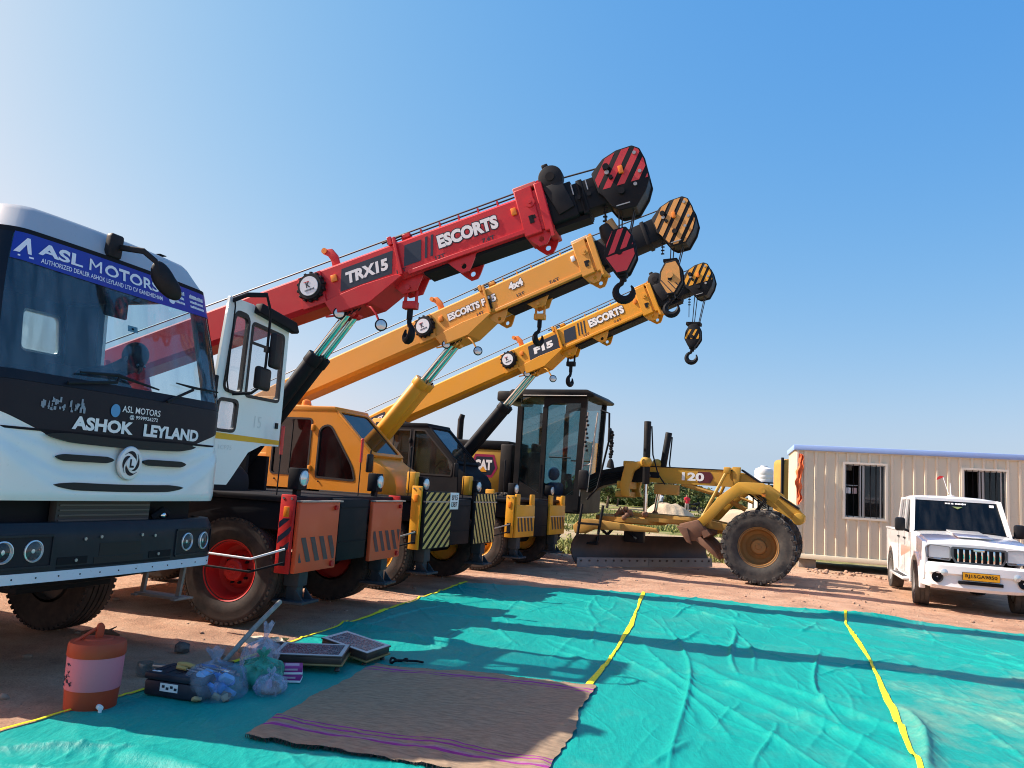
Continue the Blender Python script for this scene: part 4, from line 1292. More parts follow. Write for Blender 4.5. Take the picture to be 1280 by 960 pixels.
        mb.lathe([(0.056, -0.016), (0.04, -0.022), (0.0, -0.026)], LENS, 20)
        mb.build('spot_lamp', bm_)
    mb = MB(BM)
    mb.M = BF
    for q in range(5):
        mb.tube([(3.55 + 0.06 * q, -0.15, -0.36), (3.6 + 0.05 * q, -0.17, -0.40 - 0.012 * (q % 3)), (3.68 + 0.04 * q, -0.14, -0.36)], 0.008, BLACK, 5)
    mb.build('hose', bm_)
    # ---- hoist line above the boom
    mb = MB(BM)
    mb.tube([(-0.6, 0.02, H + 0.16), (e + 0.15, 0.02, H + 0.155), (p['head_s'], 0.0, 0.26 * k)], 0.0095, ROPE, 6)
    mb.build('hoist_line', bm_)
    if p.get('sign'):
        mb = MB()
        mb.box((0.02, -0.36, 1.26), (0.008, 0.27, 0.24), WHITE, bev=0.003)
        for txt, zz in (('8/15', 1.31), ('I387', 1.21)): mb.text(txt, 0.19, 0.075, FRONT(0.0255, -0.36, zz), OUTL, 0.03)
        mb.build('plate', t)
    return t

def make_crane_cab(t, p):
    dx = p['cab_dx']; cc = p['cab']; yA, yB = -1.17, -0.36
    def X(pts): return [(a + dx, b) for a, b in pts]
    zt = p['cab_top']
    zb = 1.30
    ks = (zt - zb) / 1.17
    Z = lambda z: zb + (z - 1.30) * ks
    rear, roofx, wsb = -2.48, -1.32, -0.60
    W1 = X([(rear + 0.11, Z(1.50)), (-1.69, Z(1.50)), (-1.69, Z(2.33)), (rear + 0.11, Z(2.33))]); R1 = 0.06
    W2 = X([(-1.54, Z(1.48)), (-0.86, Z(1.46)), (-0.92, Z(1.66)), (-1.36, Z(2.26)), (-1.54, Z(2.2))]); R2 = [0.04, 0.05, 0.09, 0.1, 0.09]
    if p['style'] == 'lugs':
        W1 = X([(rear + 0.07, Z(1.62)), (-1.66, Z(1.62)), (-1.66, Z(2.39)), (rear + 0.07, Z(2.39))]); R1 = 0.02
        W2 = X([(-1.58, Z(1.62)), (-0.72, Z(1.62)), (-0.70, Z(1.82)), (-1.35, Z(2.39)), (-1.58, Z(2.39))]); R2 = 0.02
    mb = MB()
    # side walls: rear door frame and front quarter frame
    for yy in (yA, yB):
        o1 = round_poly(X([(rear, Z(1.3)), (-1.62, Z(1.3)), (-1.62, Z(2.47)), (rear, Z(2.47))]), [0.01, 0.01, 0.01, 0.07])
        i1 = round_poly(W1, R1)
        mb.frame(o1, i1, 'xz', yy - 0.025, yy + 0.025, cc)
        o2 = round_poly(X([(-1.62, Z(1.3)), (wsb + 0.04, Z(1.3)), (wsb, Z(1.82)), (roofx, Z(2.47)), (-1.62, Z(2.47))]), [0.01, 0.03, 0.03, 0.06, 0.01])
        i2 = round_poly(W2, R2)
        mb.frame(o2, i2, 'xz', yy - 0.025, yy + 0.025, cc)
    # roof
    mb.prism(round_poly(X([(rear - 0.03, Z(2.44)), (roofx + 0.05, Z(2.44)), (roofx + 0.02, Z(2.52)), (rear, Z(2.52))]), 0.03), 'xz', yA - 0.03, yB + 0.03, cc, 0.02)
    mb.box(((rear + wsb) / 2 + dx, (yA + yB) / 2, 1.33), (wsb - rear, yB - yA - 0.05, 0.05), INTERIOR)
    mb.box((rear + dx, (yA + yB) / 2, Z(1.55)), (0.04, yB - yA - 0.05, (Z(1.8) - 1.3)), cc)
    mb.box((rear + dx, (yA + yB) / 2, Z(2.4)), (0.04, yB - yA - 0.05, 0.12), cc)
    # nose
    nose = round_poly([(yA + 0.02, 0), (yB - 0.02, 0), (yB - 0.02, 1), (yA + 0.02, 1)], 0.12)
    rings = []
    for x, z1, wd in ((wsb + 0.0, 1.81, 1.0), (wsb + 0.10 * p['nose_k'], 1.74, 1.0), (wsb + 0.26 * p['nose_k'], 1.66, 0.96), (wsb + 0.36 * p['nose_k'], 1.55, 0.90), (wsb + 0.39 * p['nose_k'], 1.42, 0.86)):
        yc = (yA + yB) / 2
        rings.append([(x + dx, yc + (a - yc) * wd, 1.29 + b * (Z(z1) - 1.29)) for a, b in round_poly([(yA - 0.02, 0), (yB + 0.02, 0), (yB + 0.02, 1), (yA - 0.02, 1)], [0.01, 0.01, 0.11, 0.11])])
    mb.loft(rings, p['nose'])
    # windscreen frame on the rake
    a, b = Vector((wsb + dx, Z(1.82))), Vector((roofx + dx, Z(2.47)))
    ln = (b - a).length
    ang = math.atan2(b.y - a.y, b.x - a.x)
    keep = mb.M
    WM = T(a.x, (yA + yB) / 2, a.y) @ RY(-ang) @ T(0, 0, 0)
    mb.M = WM
    hw = (yB - yA) / 2 + 0.02
    mb.frame(round_poly([(0, -hw), (ln, -hw), (ln, hw), (0, hw)], 0.05), round_poly([(0.06, -hw + 0.06), (ln - 0.06, -hw + 0.06), (ln - 0.06, hw - 0.06), (0.06, hw - 0.06)], 0.06), 'xy', -0.03, 0.012, cc)
    mb.M = keep
    for k in range(3):
        mb.cyl((rear + 0.2 + dx + 0.4 * k, yA - 0.028, Z(1.42)), (rear + 0.2 + dx + 0.4 * k, yA - 0.04, Z(1.42)), 0.012, DARK, seg=8)
    mb.box((-1.655 + dx, yA - 0.04, Z(2.2)), (0.05, 0.03, 0.09), cc, bev=0.008)
    mb.box((-1.655 + dx, yA - 0.04, Z(1.6)), (0.05, 0.03, 0.09), cc, bev=0.008)
    if p['cab_back']:
        mb.box((rear - 0.28 + dx, (yA + yB) / 2 + 0.1, 1.55), (0.5, 0.8, 0.5), cc, bev=0.03)
        for q in range(4): mb.cyl((rear - 0.56 + dx, yA + 0.1, 1.38 + 0.12 * q), (rear - 0.3 + dx, yA + 0.1, 1.38 + 0.12 * q), 0.035, cc if q % 2 else CHROME, seg=10)
    cab = mb.build('cab', t)
    # windows
    for yy, sgn in ((yA, -1), (yB, 1)):
        for kind in (0, 1):
            if kind == 0: ip = round_poly(W1, R1)
            else: ip = round_poly(W2, R2)
            mb = MB()
            mb.prism(ip, 'xz', yy - 0.004, yy + 0.004, p['glass'])
            mb.frame([tuple(v) for v in inset_poly(ip, -0.014)], inset_poly(ip, 0.014), 'xz', yy - 0.031, yy + 0.02, FRAMERUB)
            if kind == 0: mb.box(((rear - 1.58) / 2 + dx - 0.02, yy, Z(1.915)), (0.02, 0.03, 0.8 * ks), FRAMERUB)
            o = mb.build('window', cab)
    mb = MB(WM)
    wp = round_poly([(0.06, -hw + 0.06), (ln - 0.06, -hw + 0.06), (ln - 0.06, hw - 0.06), (0.06, hw - 0.06)], 0.06)
    mb.prism(wp, 'xy', -0.008, 0.0, p['glass_front'])
    mb.frame(inset_poly(wp, -0.016), inset_poly(wp, 0.014), 'xy', -0.012, 0.018, FRAMERUB)
    mb.tube([(0.02, 0.0, 0.03), (0.12, -0.05, 0.045), (0.42, -0.2, 0.03)], 0.008, BLACK, 6)
    mb.build('windscreen', cab)
    # interior
    mb = MB()
    mb.box((-1.75 + dx, -0.76, 1.5), (0.45, 0.46, 0.14), INTERIOR, bev=0.04)
    mb.box((-1.98 + dx, -0.76, 1.78), (0.12, 0.46, 0.56), INTERIOR, rot=R3y(R(-8)), bev=0.05)
    sw = [(-1.22 + dx + 0.17 * cos(a) * 0.5, -0.76 + 0.17 * sin(a), 1.78 + 0.17 * cos(a) * 0.85) for a in [2 * pi * i / 20 for i in range(20)]]
    mb.tube(sw, 0.014, BLACK, 6, closed=True)
    mb.tube([(-1.22 + dx, -0.76, 1.78), (-0.95 + dx, -0.76, 1.4)], 0.03, BLACK, 8)
    mb.box((-0.92 + dx, -0.76, Z(1.58)), (0.3, 0.7, 0.24), INTERIOR, bev=0.05)
    mb.build('seat', cab)
    # mirror
    mb = MB()
    mb.tube([(wsb - 0.05 + dx, yA, Z(1.85)), (wsb + 0.05 + dx, yA - 0.14, Z(1.9)), (wsb + 0.05 + dx, yA - 0.14, Z(1.75))], 0.01, BLACK, 6)
    mb.box((wsb + 0.05 + dx, yA - 0.15, Z(1.72)), (0.05, 0.13, 0.26), PLASTIC, bev=0.02)
    mb.build('mirror', cab)
    mb = MB()
    mb.lathe([(0.075, 0), (0.075, -0.07), (0.06, -0.12), (0.03, -0.135), (0, -0.135)], AMBER if p['style'] == 'diagonal' else cc, 18, T(rear + 0.35 + dx, -0.8, Z(2.52)) @ RX(R(90)) @ RX(pi))
    mb.box((rear + 0.35 + dx, -0.8, Z(2.53)), (0.35, 0.3, 0.06), cc, bev=0.02)
    mb.build('roof_vent', cab)

crane_red = make_crane(dict(x=-1.627, y=8.707, yaw=-0.2917, label='mobile crane with red telescopic boom and orange red front panels, parked beside the white truck',
    boom=RED, panel=ORANGERED, flange=REDRIM, rim=REDRIM, pz=(0.568, 1.251), py=(-1.2, -0.416, 0.376, 1.2), style='slots', marker=REDLENS,
    slope=R(18.13), pivot_z=2.693, fin_s=4.83, nose_k=1.0, collar_s=5.72, collar_top=paint('pale red collar', (0.6, 0.14, 0.12), 0.4, 0.1), head_s=6.73, head_dz=0.03, head_k=1.11, stripe=paint('red stripe paint', (0.55, 0.035, 0.05), 0.4, 0.15),
    roller=True, decal='red', block_dx=0.02, block_drop=0.76, block_tilt=R(-8), block_k=1.15, block_face='red', hook_turn=0.0, aux_s=4.14, aux_turn=R(140), shackle=RED,
    cyl_x=-1.80, cyl_z=1.35, barrel=0.74, barrel_r=0.085, cyl_mat=BLACK, cab=BLACK, cab_dx=-0.95, cab_top=2.15, nose=BLACK, cab_back=False, glass=CABGLASS, glass_front=CABGLASS))
crane_ochre = make_crane(dict(x=-0.607, y=11.698, yaw=-0.402, label='middle crane with ochre boom, amber cab and yellow and black diagonal striped front panels',
    boom=OCHRE, panel=PANELYEL, flange=PANELYEL, rim=PANELYEL, pz=(0.60, 1.387), py=(-1.2, -0.399, 0.394, 1.2), style='diagonal', marker=BLACK,
    slope=R(21.35), pivot_z=2.773, fin_s=4.21, nose_k=1.02, collar_s=5.76, collar_top=CREAM, head_s=7.10, head_dz=-0.02, head_k=1.12, stripe=paint('ochre stripe paint', (0.62, 0.3, 0.08), 0.4, 0.15),
    roller=False, decal='ochre', block_dx=-0.03, block_drop=0.78, block_tilt=R(-3), block_k=1.15, block_face='plain', hook_turn=0.0, aux_s=4.86, aux_turn=R(70), shackle=OCHRE,
    cyl_x=-2.20, cyl_z=1.40, barrel=0.73, barrel_r=0.115, cyl_mat=YELLOW, cab=CABOCHRE, cab_dx=-0.31, cab_top=2.47, nose=CABOCHRE, cab_back=True, glass=CABGLASS, glass_front=CABGLASS, sign=True))
crane_yellow = make_crane(dict(x=0.737, y=14.813, yaw=-0.44, label='farthest crane of the row with bright yellow boom and black cab',
    boom=YELLOW, panel=PANELYEL, flange=PANELYEL, rim=PANELYEL, pz=(0.631, 1.30), py=(-1.2, -0.382, 0.378, 1.2), style='lugs', marker=BLACK,
    slope=R(22.44), pivot_z=2.795, fin_s=4.9, nose_k=0.9, collar_s=5.92, collar_top=YELLOW, head_s=6.93, head_dz=-0.03, head_k=1.0, stripe=PANELYEL,
    roller=True, decal='yellow', block_dx=-0.08, block_drop=1.0, block_tilt=R(2), block_k=0.98, block_face='small', hook_turn=0.0, aux_s=4.21, aux_turn=R(80), shackle=BLACK,
    cyl_x=-2.25, cyl_z=1.50, barrel=0.70, barrel_r=0.10, cyl_mat=BLACK, cab=BLACK, cab_dx=-0.66, cab_top=2.55, nose=BLACK, cab_back=False, glass=CABGLASS2, glass_front=CABGLASS2))
# ------------------------------------------------------------------ white tipper truck
TW = paint('white cab paint', (0.74, 0.80, 0.79), 0.22, 0.06, (0.45, 0.42, 0.36), coat=0.6, bump=0.0)
TWROOF = paint('shaded white roof paint', (0.36, 0.40, 0.43), 0.35, 0.10, (0.4, 0.36, 0.3), coat=0.2, bump=0.0)  # white roof with its shade put into a darker colour
GLOSSBLK = paint('gloss black panel', (0.005, 0.009, 0.018), 0.28, 0.03, coat=0.0, bump=0.0, spec=0.2)
BUMPER = rough_mat('dark bumper plastic', (0.010, 0.015, 0.022), (0.018, 0.024, 0.032), 3, 0.45, 0.03, spec=0.25)
WSGLASS = glass('windscreen glass', (0.62, 0.78, 0.86), 1.0, 0.05, (0.35, 0.5, 0.65))  # blue film colour imitates the sky's veil on the pane
SIDEGLASS = glass('door glass', (0.78, 0.84, 0.88), 1.0, 0.03, (0.75, 0.6, 0.7))
MIRROR = flat('mirror glass', (0.7, 0.72, 0.75), 0.03, 1.0)
BANNER = paint('blue banner film', (0.012, 0.035, 0.33), 0.3, 0.03, coat=0.2, bump=0)
BANTXT = paint('pale banner lettering', (0.72, 0.78, 0.88), 0.4, 0.03, coat=0, bump=0)
YSTRIPE = paint('yellow reflective stripe', (0.75, 0.40, 0.01), 0.3, 0.03, bump=0)
STRIPW = paint('white bumper tape', (0.62, 0.70, 0.78), 0.35, 0.12, coat=0.1, bump=0)
GREENEDGE = flat('pane edge green', (0.02, 0.06, 0.05), 0.2)
PAPER = paint('paper sheet', (0.75, 0.75, 0.72), 0.7, 0.03, coat=0, bump=0)

TYAW = R(-20.5)
truck = thing('tipper_truck', (-2.845, 5.79, 0), TYAW, 'white tipper truck with a blue banner on its windscreen and its far door open', 'truck')
TS = 0.92
def cab_size(v):
    z = float(np.interp(v.z, [0.70, 0.752, 1.275, 2.055, 2.81, 2.99], [0.66, 0.715, 1.246, 2.085, 2.965, 3.30])) if v.z > 0.70 else v.z - 0.04
    tum = 1 - 0.10 * (max(0.0, z - 2.05) / 0.95) ** 1.8
    return Vector((v.x * (0.9 if v.x > -0.3 else 1.0) - (0.0 if v.x > -0.3 else -0.03), v.y * TS * (tum if abs(v.y) < 1.215 else 1), z))
MB.remap = cab_size
CR = 0.22
def fx(y):
    a = min(abs(y), 1.2)
    x = -0.045 * a * a
    if a > 1.2 - CR:
        q = a - (1.2 - CR)
        x -= CR - math.sqrt(max(0, CR * CR - q * q))
    return x
def lean(z):
    if z < 1.99: return 0.0
    return -(z - 1.99) * 0.27
def sx(y, z, off=0.0): return fx(y) + lean(z) + off
def ysamples(y0, y1, n=60):
    ys = [y0 + (y1 - y0) * i / n for i in range(n + 1)]
    extra = [s * (1.2 - CR + CR * sin(R(k))) for s in (-1, 1) for k in (15, 30, 45, 60, 72, 82, 88)]
    return sorted(set([round(v, 4) for v in ys + [e for e in extra if y0 < e < y1]]))
def front_skin(mb, y0, y1, lo, hi, m, off=0.0, nz=6, disp=None, ret=0.0, ny=60, thick=0.012):
    ys = ysamples(y0, y1, ny)
    g = []
    for y in ys:
        a, b = (lo(y) if callable(lo) else lo), (hi(y) if callable(hi) else hi)
        g.append([(sx(y, a + (b - a) * k / nz, off) + (disp(y, a + (b - a) * k / nz) if disp else 0), y, a + (b - a) * k / nz) for k in range(nz + 1)])
    n = nz + 1; vs = [p for r in g for p in r]; fs = []
    for i in range(len(g) - 1):
        for k in range(nz): fs.append((i * n + k, (i + 1) * n + k, (i + 1) * n + k + 1, i * n + k + 1))
    # returned edges give the skin its thickness
    base = len(vs)
    vs += [(p[0] - thick, p[1], p[2]) for p in vs[:base]]
    nn = len(g)
    for i in range(nn - 1):
        fs.append((base + i * n, base + (i + 1) * n, (i + 1) * n, i * n))
        fs.append((i * n + nz, (i + 1) * n + nz, base + (i + 1) * n + nz, base + i * n + nz))
        for k in range(nz): fs.append((base + i * n + k, base + i * n + k + 1, base + (i + 1) * n + k + 1, base + (i + 1) * n + k))
    for k in range(nz):
        fs.append((k, k + 1, base + k + 1, base + k))
        j = (nn - 1) * n
        fs.append((j + k, base + j + k, base + j + k + 1, j + k + 1))
    mb.add(vs, fs, m)
def onskin(off):
    return lambda p: Vector((sx(p.y, p.z, off), p.y, p.z))
def outline(z, ins=0.0, back=-2.08):
    pts = []
    for y in ysamples(-1.2, 1.2, 24):
        k = (1.2 - ins) / 1.2
        pts.append((sx(y, z) - ins, y * k, z))
    return pts + [(back, 1.2 - ins, z), (back, -1.2 + ins, z)]
PT = lambda y: 1.67 + 0.15 * max(0, min(1, (abs(y) - 0.68) / 0.45)) ** 0.9
def swoosh(y, z):
    a = abs(y)
    d = 0.0
    for c, lift, amp in ((1.575, 0.30, 0.016), (1.44, 0.42, 0.02), (1.345, 0.55, 0.012)):
        zc = c + lift * max(0, a - 0.5) ** 1.35
        d += amp / (1 + math.exp((z - zc) / 0.012))
    return d - 0.035 * max(0, (1.33 - z) / 0.06) ** 2 * 0.5

mb = MB()
front_skin(mb, -1.2, 1.2, 1.275, lambda y: PT(y) - 0.002, TW, 0.0, 30, swoosh, ny=80)
# cab sides below the windows, near side door and posts
def xs(z): return fx(1.2) + lean(z)
mb.frame([(-0.29, 1.30), (-0.29, 1.99), (-0.52, 2.86), (-2.08, 2.86), (-2.08, 1.30)],
         [(-0.50, 2.10), (-0.54, 2.2), (-0.64, 2.76), (-1.30, 2.76), (-1.30, 2.10)], 'xz', -1.2, -1.16, TW)
op = [(-0.34, 1.42), (-0.34, 1.99), (-0.54, 2.83), (-1.56, 2.83), (-1.56, 1.42)]
opi = round_poly(op, [0.03, 0.2, 0.05, 0.13, 0.03])
out5 = round_poly([(-0.29, 1.30), (-0.29, 1.99), (-0.52, 2.86), (-2.08, 2.86), (-2.08, 1.30)], 0.008)
mb.frame(out5, opi, 'xz', 1.16, 1.2, TW)
# back wall with a window
mb.frame(round_poly([(-1.16, 1.3), (1.16, 1.3), (1.16, 2.86), (-1.16, 2.86)], 0.008), round_poly([(0.62, 2.42), (1.05, 2.42), (1.05, 2.72), (0.62, 2.72)], 0.05), 'yz', -2.08, -2.04, TW)
mb.box((-1.18, 0, 1.29), (1.78, 2.3, 0.06), BLACK)
cabp = mb.build('cab_shell', truck)
mb = MB()
rings = [outline(2.862), outline(2.87, 0.012), outline(2.955, 0.085), outline(2.975, 0.115), outline(2.985, 0.16), outline(2.99, 0.30)]
mb.loft(rings, TWROOF)
mb.build('roof', truck, sharp=50)
# ---- black panel under the windscreen with the maker's lettering
mb = MB()
front_skin(mb, -1.2, 1.2, PT, 1.995, GLOSSBLK, 0.004, 8)
front_skin(mb, -1.06, 1.06, 1.70, 1.715, BLACK, 0.008, 1)
blk = mb.build('front_panel', truck)
mb = MB()
mb.text('ASHOK', 0.56, 0.088, FRONT(0, -0.25, 1.775), WHITE, 0.045, onskin(0.011))
mb.text('LEYLAND', 0.66, 0.088, FRONT(0, 0.47, 1.775), WHITE, 0.045, onskin(0.011))
mb.text('ASL MOTORS', 0.40, 0.045, FRONT(0, 0.10, 1.905), WHITE, 0.008, onskin(0.011))
mb.text('@ 9999926272', 0.30, 0.034, FRONT(0, 0.13, 1.853), WHITE, 0.01, onskin(0.011))
fad = paint('faded sticker residue', (0.25, 0.3, 0.36), 0.6, 0.1, coat=0, bump=0)
rr = random.Random(4)
for k in range(46):
    y0 = -0.80 + 0.36 * rr.random(); z0 = 1.835 + 0.06 * rr.random(); 
    w_, h_ = rr.uniform(.006, .02), rr.uniform(.008, .04)
    front_skin(mb, y0, y0 + w_, z0, z0 + h_, fad, 0.0085 + 0.0001 * k, 1, ny=1, thick=0.001)
cxs = [(-0.165 + 0.045 * cos(2 * pi * i / 20), 1.885 + 0.045 * sin(2 * pi * i / 20)) for i in range(20)]
mb.add([(sx(a, b, 0.0115), a, b) for a, b in cxs], [tuple(range(20))], paint('sky blue badge', (0.08, 0.3, 0.55), 0.4, 0.05, bump=0))
for q in stripes([(-0.165 + 0.032 * cos(2 * pi * i / 12), 1.885 + 0.032 * sin(2 * pi * i / 12)) for i in range(12)], R(60), 0.008, 0.012): mb.add([(sx(a, b, 0.0125), a, b) for a, b in q], [tuple(range(len(q)))], WHITE)
mb.build('lettering', blk)
# ---- grille slots: near-black strips on the skin, painted for the shade inside
mb = MB()
SL = flat('painted opening shade', (0.004, 0.004, 0.005), 0.6)  # dark sheet colour standing in for shade in openings
def slot(y0, y1, zc, hh, sag, curve=0.05):
    ymid = (y0 + y1) / 2
    def taper(y):
        t = min((y - y0) / (y1 - y0), (y1 - y) / (y1 - y0)) * 2
        return hh * min(1, (max(t, 0) * 3.2) ** 0.6 + 0.05)
    front_skin(mb, y0, y1, lambda y: zc + sag * y * y - taper(y) * 0.55, lambda y: zc + sag * y * y + taper(y) * 0.45, SL, 0.05, 3, ny=30, thick=0.03)
slot(-0.64, -0.15, 1.55, 0.044, 0.0); slot(0.15, 0.64, 1.55, 0.044, 0.0)
slot(-0.64, 0.64, 1.365, 0.05, 0.025)
slot(-0.74, 0.74, 1.668, 0.06, 0.03)
mb.build('grille', truck)
# ---- round emblem
mb = MB()
EM = T(0.052, 0.0, 1.535) @ RZ(R(90))
mb.lathe([(0.112, 0.02), (0.118, 0.0), (0.112, -0.012), (0.1, -0.014), (0.0, -0.012)], paint('silver emblem', (0.66, 0.70, 0.72), 0.25, 0.03, metal=0.25, bump=0, spec=0.6), 40, EM)
yy = 0.0675
def arcseg(a0, a1, r0, r1, w0, w1, n=12):
    o_, i_ = [], []
    for k in range(n + 1):
        t = k / n; a = a0 + (a1 - a0) * t; r = r0 + (r1 - r0) * t; w_ = (w0 + (w1 - w0) * t) * sin(pi * min(1, t * 1.15 + 0.02)) + 0.002
        o_.append((r + w_, a)); i_.append((r - w_, a))
    return [(yy, q[0] * cos(q[1]), 1.535 + q[0] * sin(q[1])) for q in o_ + i_[::-1]]
for k in range(4):
    a0 = R(20 + 90 * k)
    pts = arcseg(a0, a0 + R(120), 0.05, 0.088, 0.012, 0.014)
    mb.add(pts, [tuple(range(len(pts)))], GLOSSBLK)
mb.cyl((0.05, 0, 1.535), (0.075, 0, 1.535), 0.046, WHITE, seg=24)
mb.text('L', 0.042, 0.058, FRONT(0.078, 0, 1.535), GLOSSBLK, 0.05)
mb.build('emblem', truck)
# ---- windscreen
def wsy(z): return 1.10
mb = MB()
front_skin(mb, -1.10, 1.10, 2.055, 2.845, WSGLASS, 0.0, 10, ny=50, thick=0.006)
ws = mb.build('windscreen', truck)
mb = MB()
front_skin(mb, -1.2, 1.2, 1.997, 2.058, GLOSSBLK, 0.006, 3, thick=0.03)
front_skin(mb, -1.2, 1.2, 2.844, 2.866, BLACK, 0.0035, 2, thick=0.03)
for s in (-1, 1):
    a, b = sorted((s * 1.095, s * 1.2))
    front_skin(mb, a, b, 2.055, 2.845, GLOSSBLK, 0.0045, 8, ny=4, thick=0.03)
mb.build('windscreen_surround', ws)
mb = MB()
front_skin(mb, -1.09, 1.09, lambda y: 2.685 + 0.015 * y * y, 2.848, BANNER, 0.007, 4, thick=0.002)
bn = mb.build('banner', ws)
mb = MB()
mb.text('ASL', 0.40, 0.066, FRONT(0, -0.70, 2.797), BANTXT, 0.03, onskin(0.011))
mb.text('M', 0.125, 0.064, FRONT(0, -0.375, 2.797), BANTXT, 0.0, onskin(0.011))
mb.text('OTORS', 0.63, 0.066, FRONT(0, 0.035, 2.797), BANTXT, 0.022, onskin(0.011))
mb.text('AUTHORIZED DEALER ASHOK LEYLAND LTD CV GANDHIDHAM', 1.26, 0.030, FRONT(0, -0.24, 2.730), BANTXT, 0.01, onskin(0.011))
rr = random.Random(8)                     # contact lines too small to read: rows of tiny strokes
for k in range(3):
    for y0, y1 in ((0.56, 0.70), (0.79, 1.0)):
        y_ = y0
        while y_ < y1:
            w_ = rr.uniform(0.008, 0.016)
            front_skin(mb, y_, y_ + w_, 2.806 - 0.034 * k, 2.806 - 0.034 * k + rr.uniform(0.014, 0.02), BANTXT, 0.0105, 1, ny=1, thick=0.001)
            y_ += w_ + 0.005
cxs = [(0.52 + 0.04 * cos(2 * pi * i / 16), 2.738 + 0.02 * sin(2 * pi * i / 16)) for i in range(16)]
mb.add([(sx(a, b, 0.0105), a, b) for a, b in cxs], [tuple(range(16))], BANTXT)
for q in ([(-1.08, 2.745), (-1.005, 2.83), (-0.98, 2.83), (-0.95, 2.745), (-0.98, 2.745), (-1.0, 2.80), (-1.04, 2.745)], [(-1.05, 2.732), (-0.93, 2.732), (-0.93, 2.722), (-1.05, 2.722)]):
    mb.add([(sx(a, b, 0.0105), a, b) for a, b in q], [tuple(range(len(q)))], BANTXT)
mb.build('lettering', bn)
mb = MB()
front_skin(mb, -0.02, 0.085, 2.435, 2.475, PAPER, -0.012, 1, ny=2, thick=0.002)
front_skin(mb, 0.02, 0.045, 2.448, 2.462, GLOSSBLK, -0.009, 1, ny=1, thick=0.001)
mb.build('windscreen_sticker', ws)
# ---- wipers
for yp, tip in ((-0.72, -0.02), (0.30, 0.96)):
    mb = MB()
    P = lambda y, z, o: Vector((sx(y, z, o), y, z))
    if yp < 0:
        mb.tube([P(-0.62, 2.02, 0.03), P(-0.2, 2.075, 0.05), P(-0.18, 2.105, 0.05)], 0.011, PLASTIC, 6)
        mb.tube([P(-0.52, 2.10, 0.035), P(-0.18, 2.12, 0.04), P(0.25, 2.075, 0.035)], [0.006, 0.013, 0.006], PLASTIC, 6)
    else:
        mb.tube([P(0.34, 2.0, 0.03), P(0.66, 2.12, 0.05)], 0.011, PLASTIC, 6)
        mb.tube([P(0.46, 2.145, 0.035), P(0.68, 2.135, 0.04), P(1.04, 2.14, 0.035)], [0.005, 0.011, 0.006], PLASTIC, 6)
    mb.build('wiper', truck)
# ---- bumper with headlamps
def bx(y): return fx(y)
mb = MB()
front_skin(mb, -1.2, 1.2, 0.76, 1.13, BUMPER, 0.07, 8, thick=0.10, disp=lambda y, z: -0.05 * max(0, (z - 1.07) / 0.06))
front_skin(mb, -0.55, 0.55, 0.83, 0.845, BLACK, 0.0735, 1, thick=0.002)
front_skin(mb, -0.2, 0.2, 0.90, 0.985, SL, 0.0735, 1, thick=0.002)  # shade of the middle recess, laid on as dark sheets
front_skin(mb, -0.24, 0.24, 0.835, 0.89, SL, 0.073, 1, thick=0.002)
for s in (-1, 1):
    front_skin(mb, min(s * 0.3, s * 0.55), max(s * 0.3, s * 0.55), 0.855, 0.905, BLACK, 0.0745, 1, thick=0.004)
    for y_, z_ in ((0.4, 0.88), (0.34, 1.02), (0.2, 1.03)): mb.cyl((sx(s * y_, 1, 0.072), s * y_, z_), (sx(s * y_, 1, 0.084), s * y_, z_), 0.012, STEEL, seg=8)
    # raised surround of each headlamp pair
    a, b = sorted((s * 0.60, s * 1.08))
    ys = (a, b)
    front_skin(mb, a, b, 1.045, 1.06, BUMPER, 0.082, 1, thick=0.02); front_skin(mb, a, b, 0.845, 0.86, BUMPER, 0.082, 1, thick=0.02)
    for yk in ys: front_skin(mb, yk - 0.008, yk + 0.008, 0.86, 1.045, BUMPER, 0.082, 1, ny=1, thick=0.02)
    front_skin(mb, a + 0.01, b - 0.01, 0.862, 1.043, GLOSSBLK, 0.0725, 2, thick=0.002)
bum = mb.build('bumper', truck)
mb = MB()
front_skin(mb, -1.2, 1.2, 0.752, 0.818, STRIPW, 0.078, 2, thick=0.02)
for k in range(13):
    y_ = -1.05 + 0.175 * k
    mb.cyl((sx(y_, 0.8, 0.07), y_, 0.785), (sx(y_, 0.8, 0.081), y_, 0.785), 0.006, DARK, seg=6)
mb.build('bumper_strip', bum)
for s in (-1, 1):
    for y_ in (0.74, 0.96):
        y_ *= s
        dn = math.atan2(0.14 * y_ + (0.25 * s if abs(y_) > 0.9 else 0), 1)
        HM_ = T(sx(y_, 0.95, 0.072), y_, 0.955) @ RZ(R(90)) @ RZ(dn * 0.6)
        mb = MB()
        mb.lathe([(0.071, 0.03), (0.071, -0.010), (0.064, -0.014), (0.059, 0.0), (0.03, 0.03), (0.022, 0.026), (0.018, 0.0), (0.0, -0.002)], flat('lamp bowl', (0.72, 0.76, 0.78), 0.25, 0.5), 28, HM_)
        o = mb.build('headlamp', truck)
        mb = MB()
        mb.lathe([(0.061, -0.008), (0.045, -0.018), (0.0, -0.024)], glass('lamp glass', (0.85, 0.9, 0.92), 1.0, 0.05, (0.7, 0.75, 0.78)), 28, HM_)
        mb.build('lens', o)
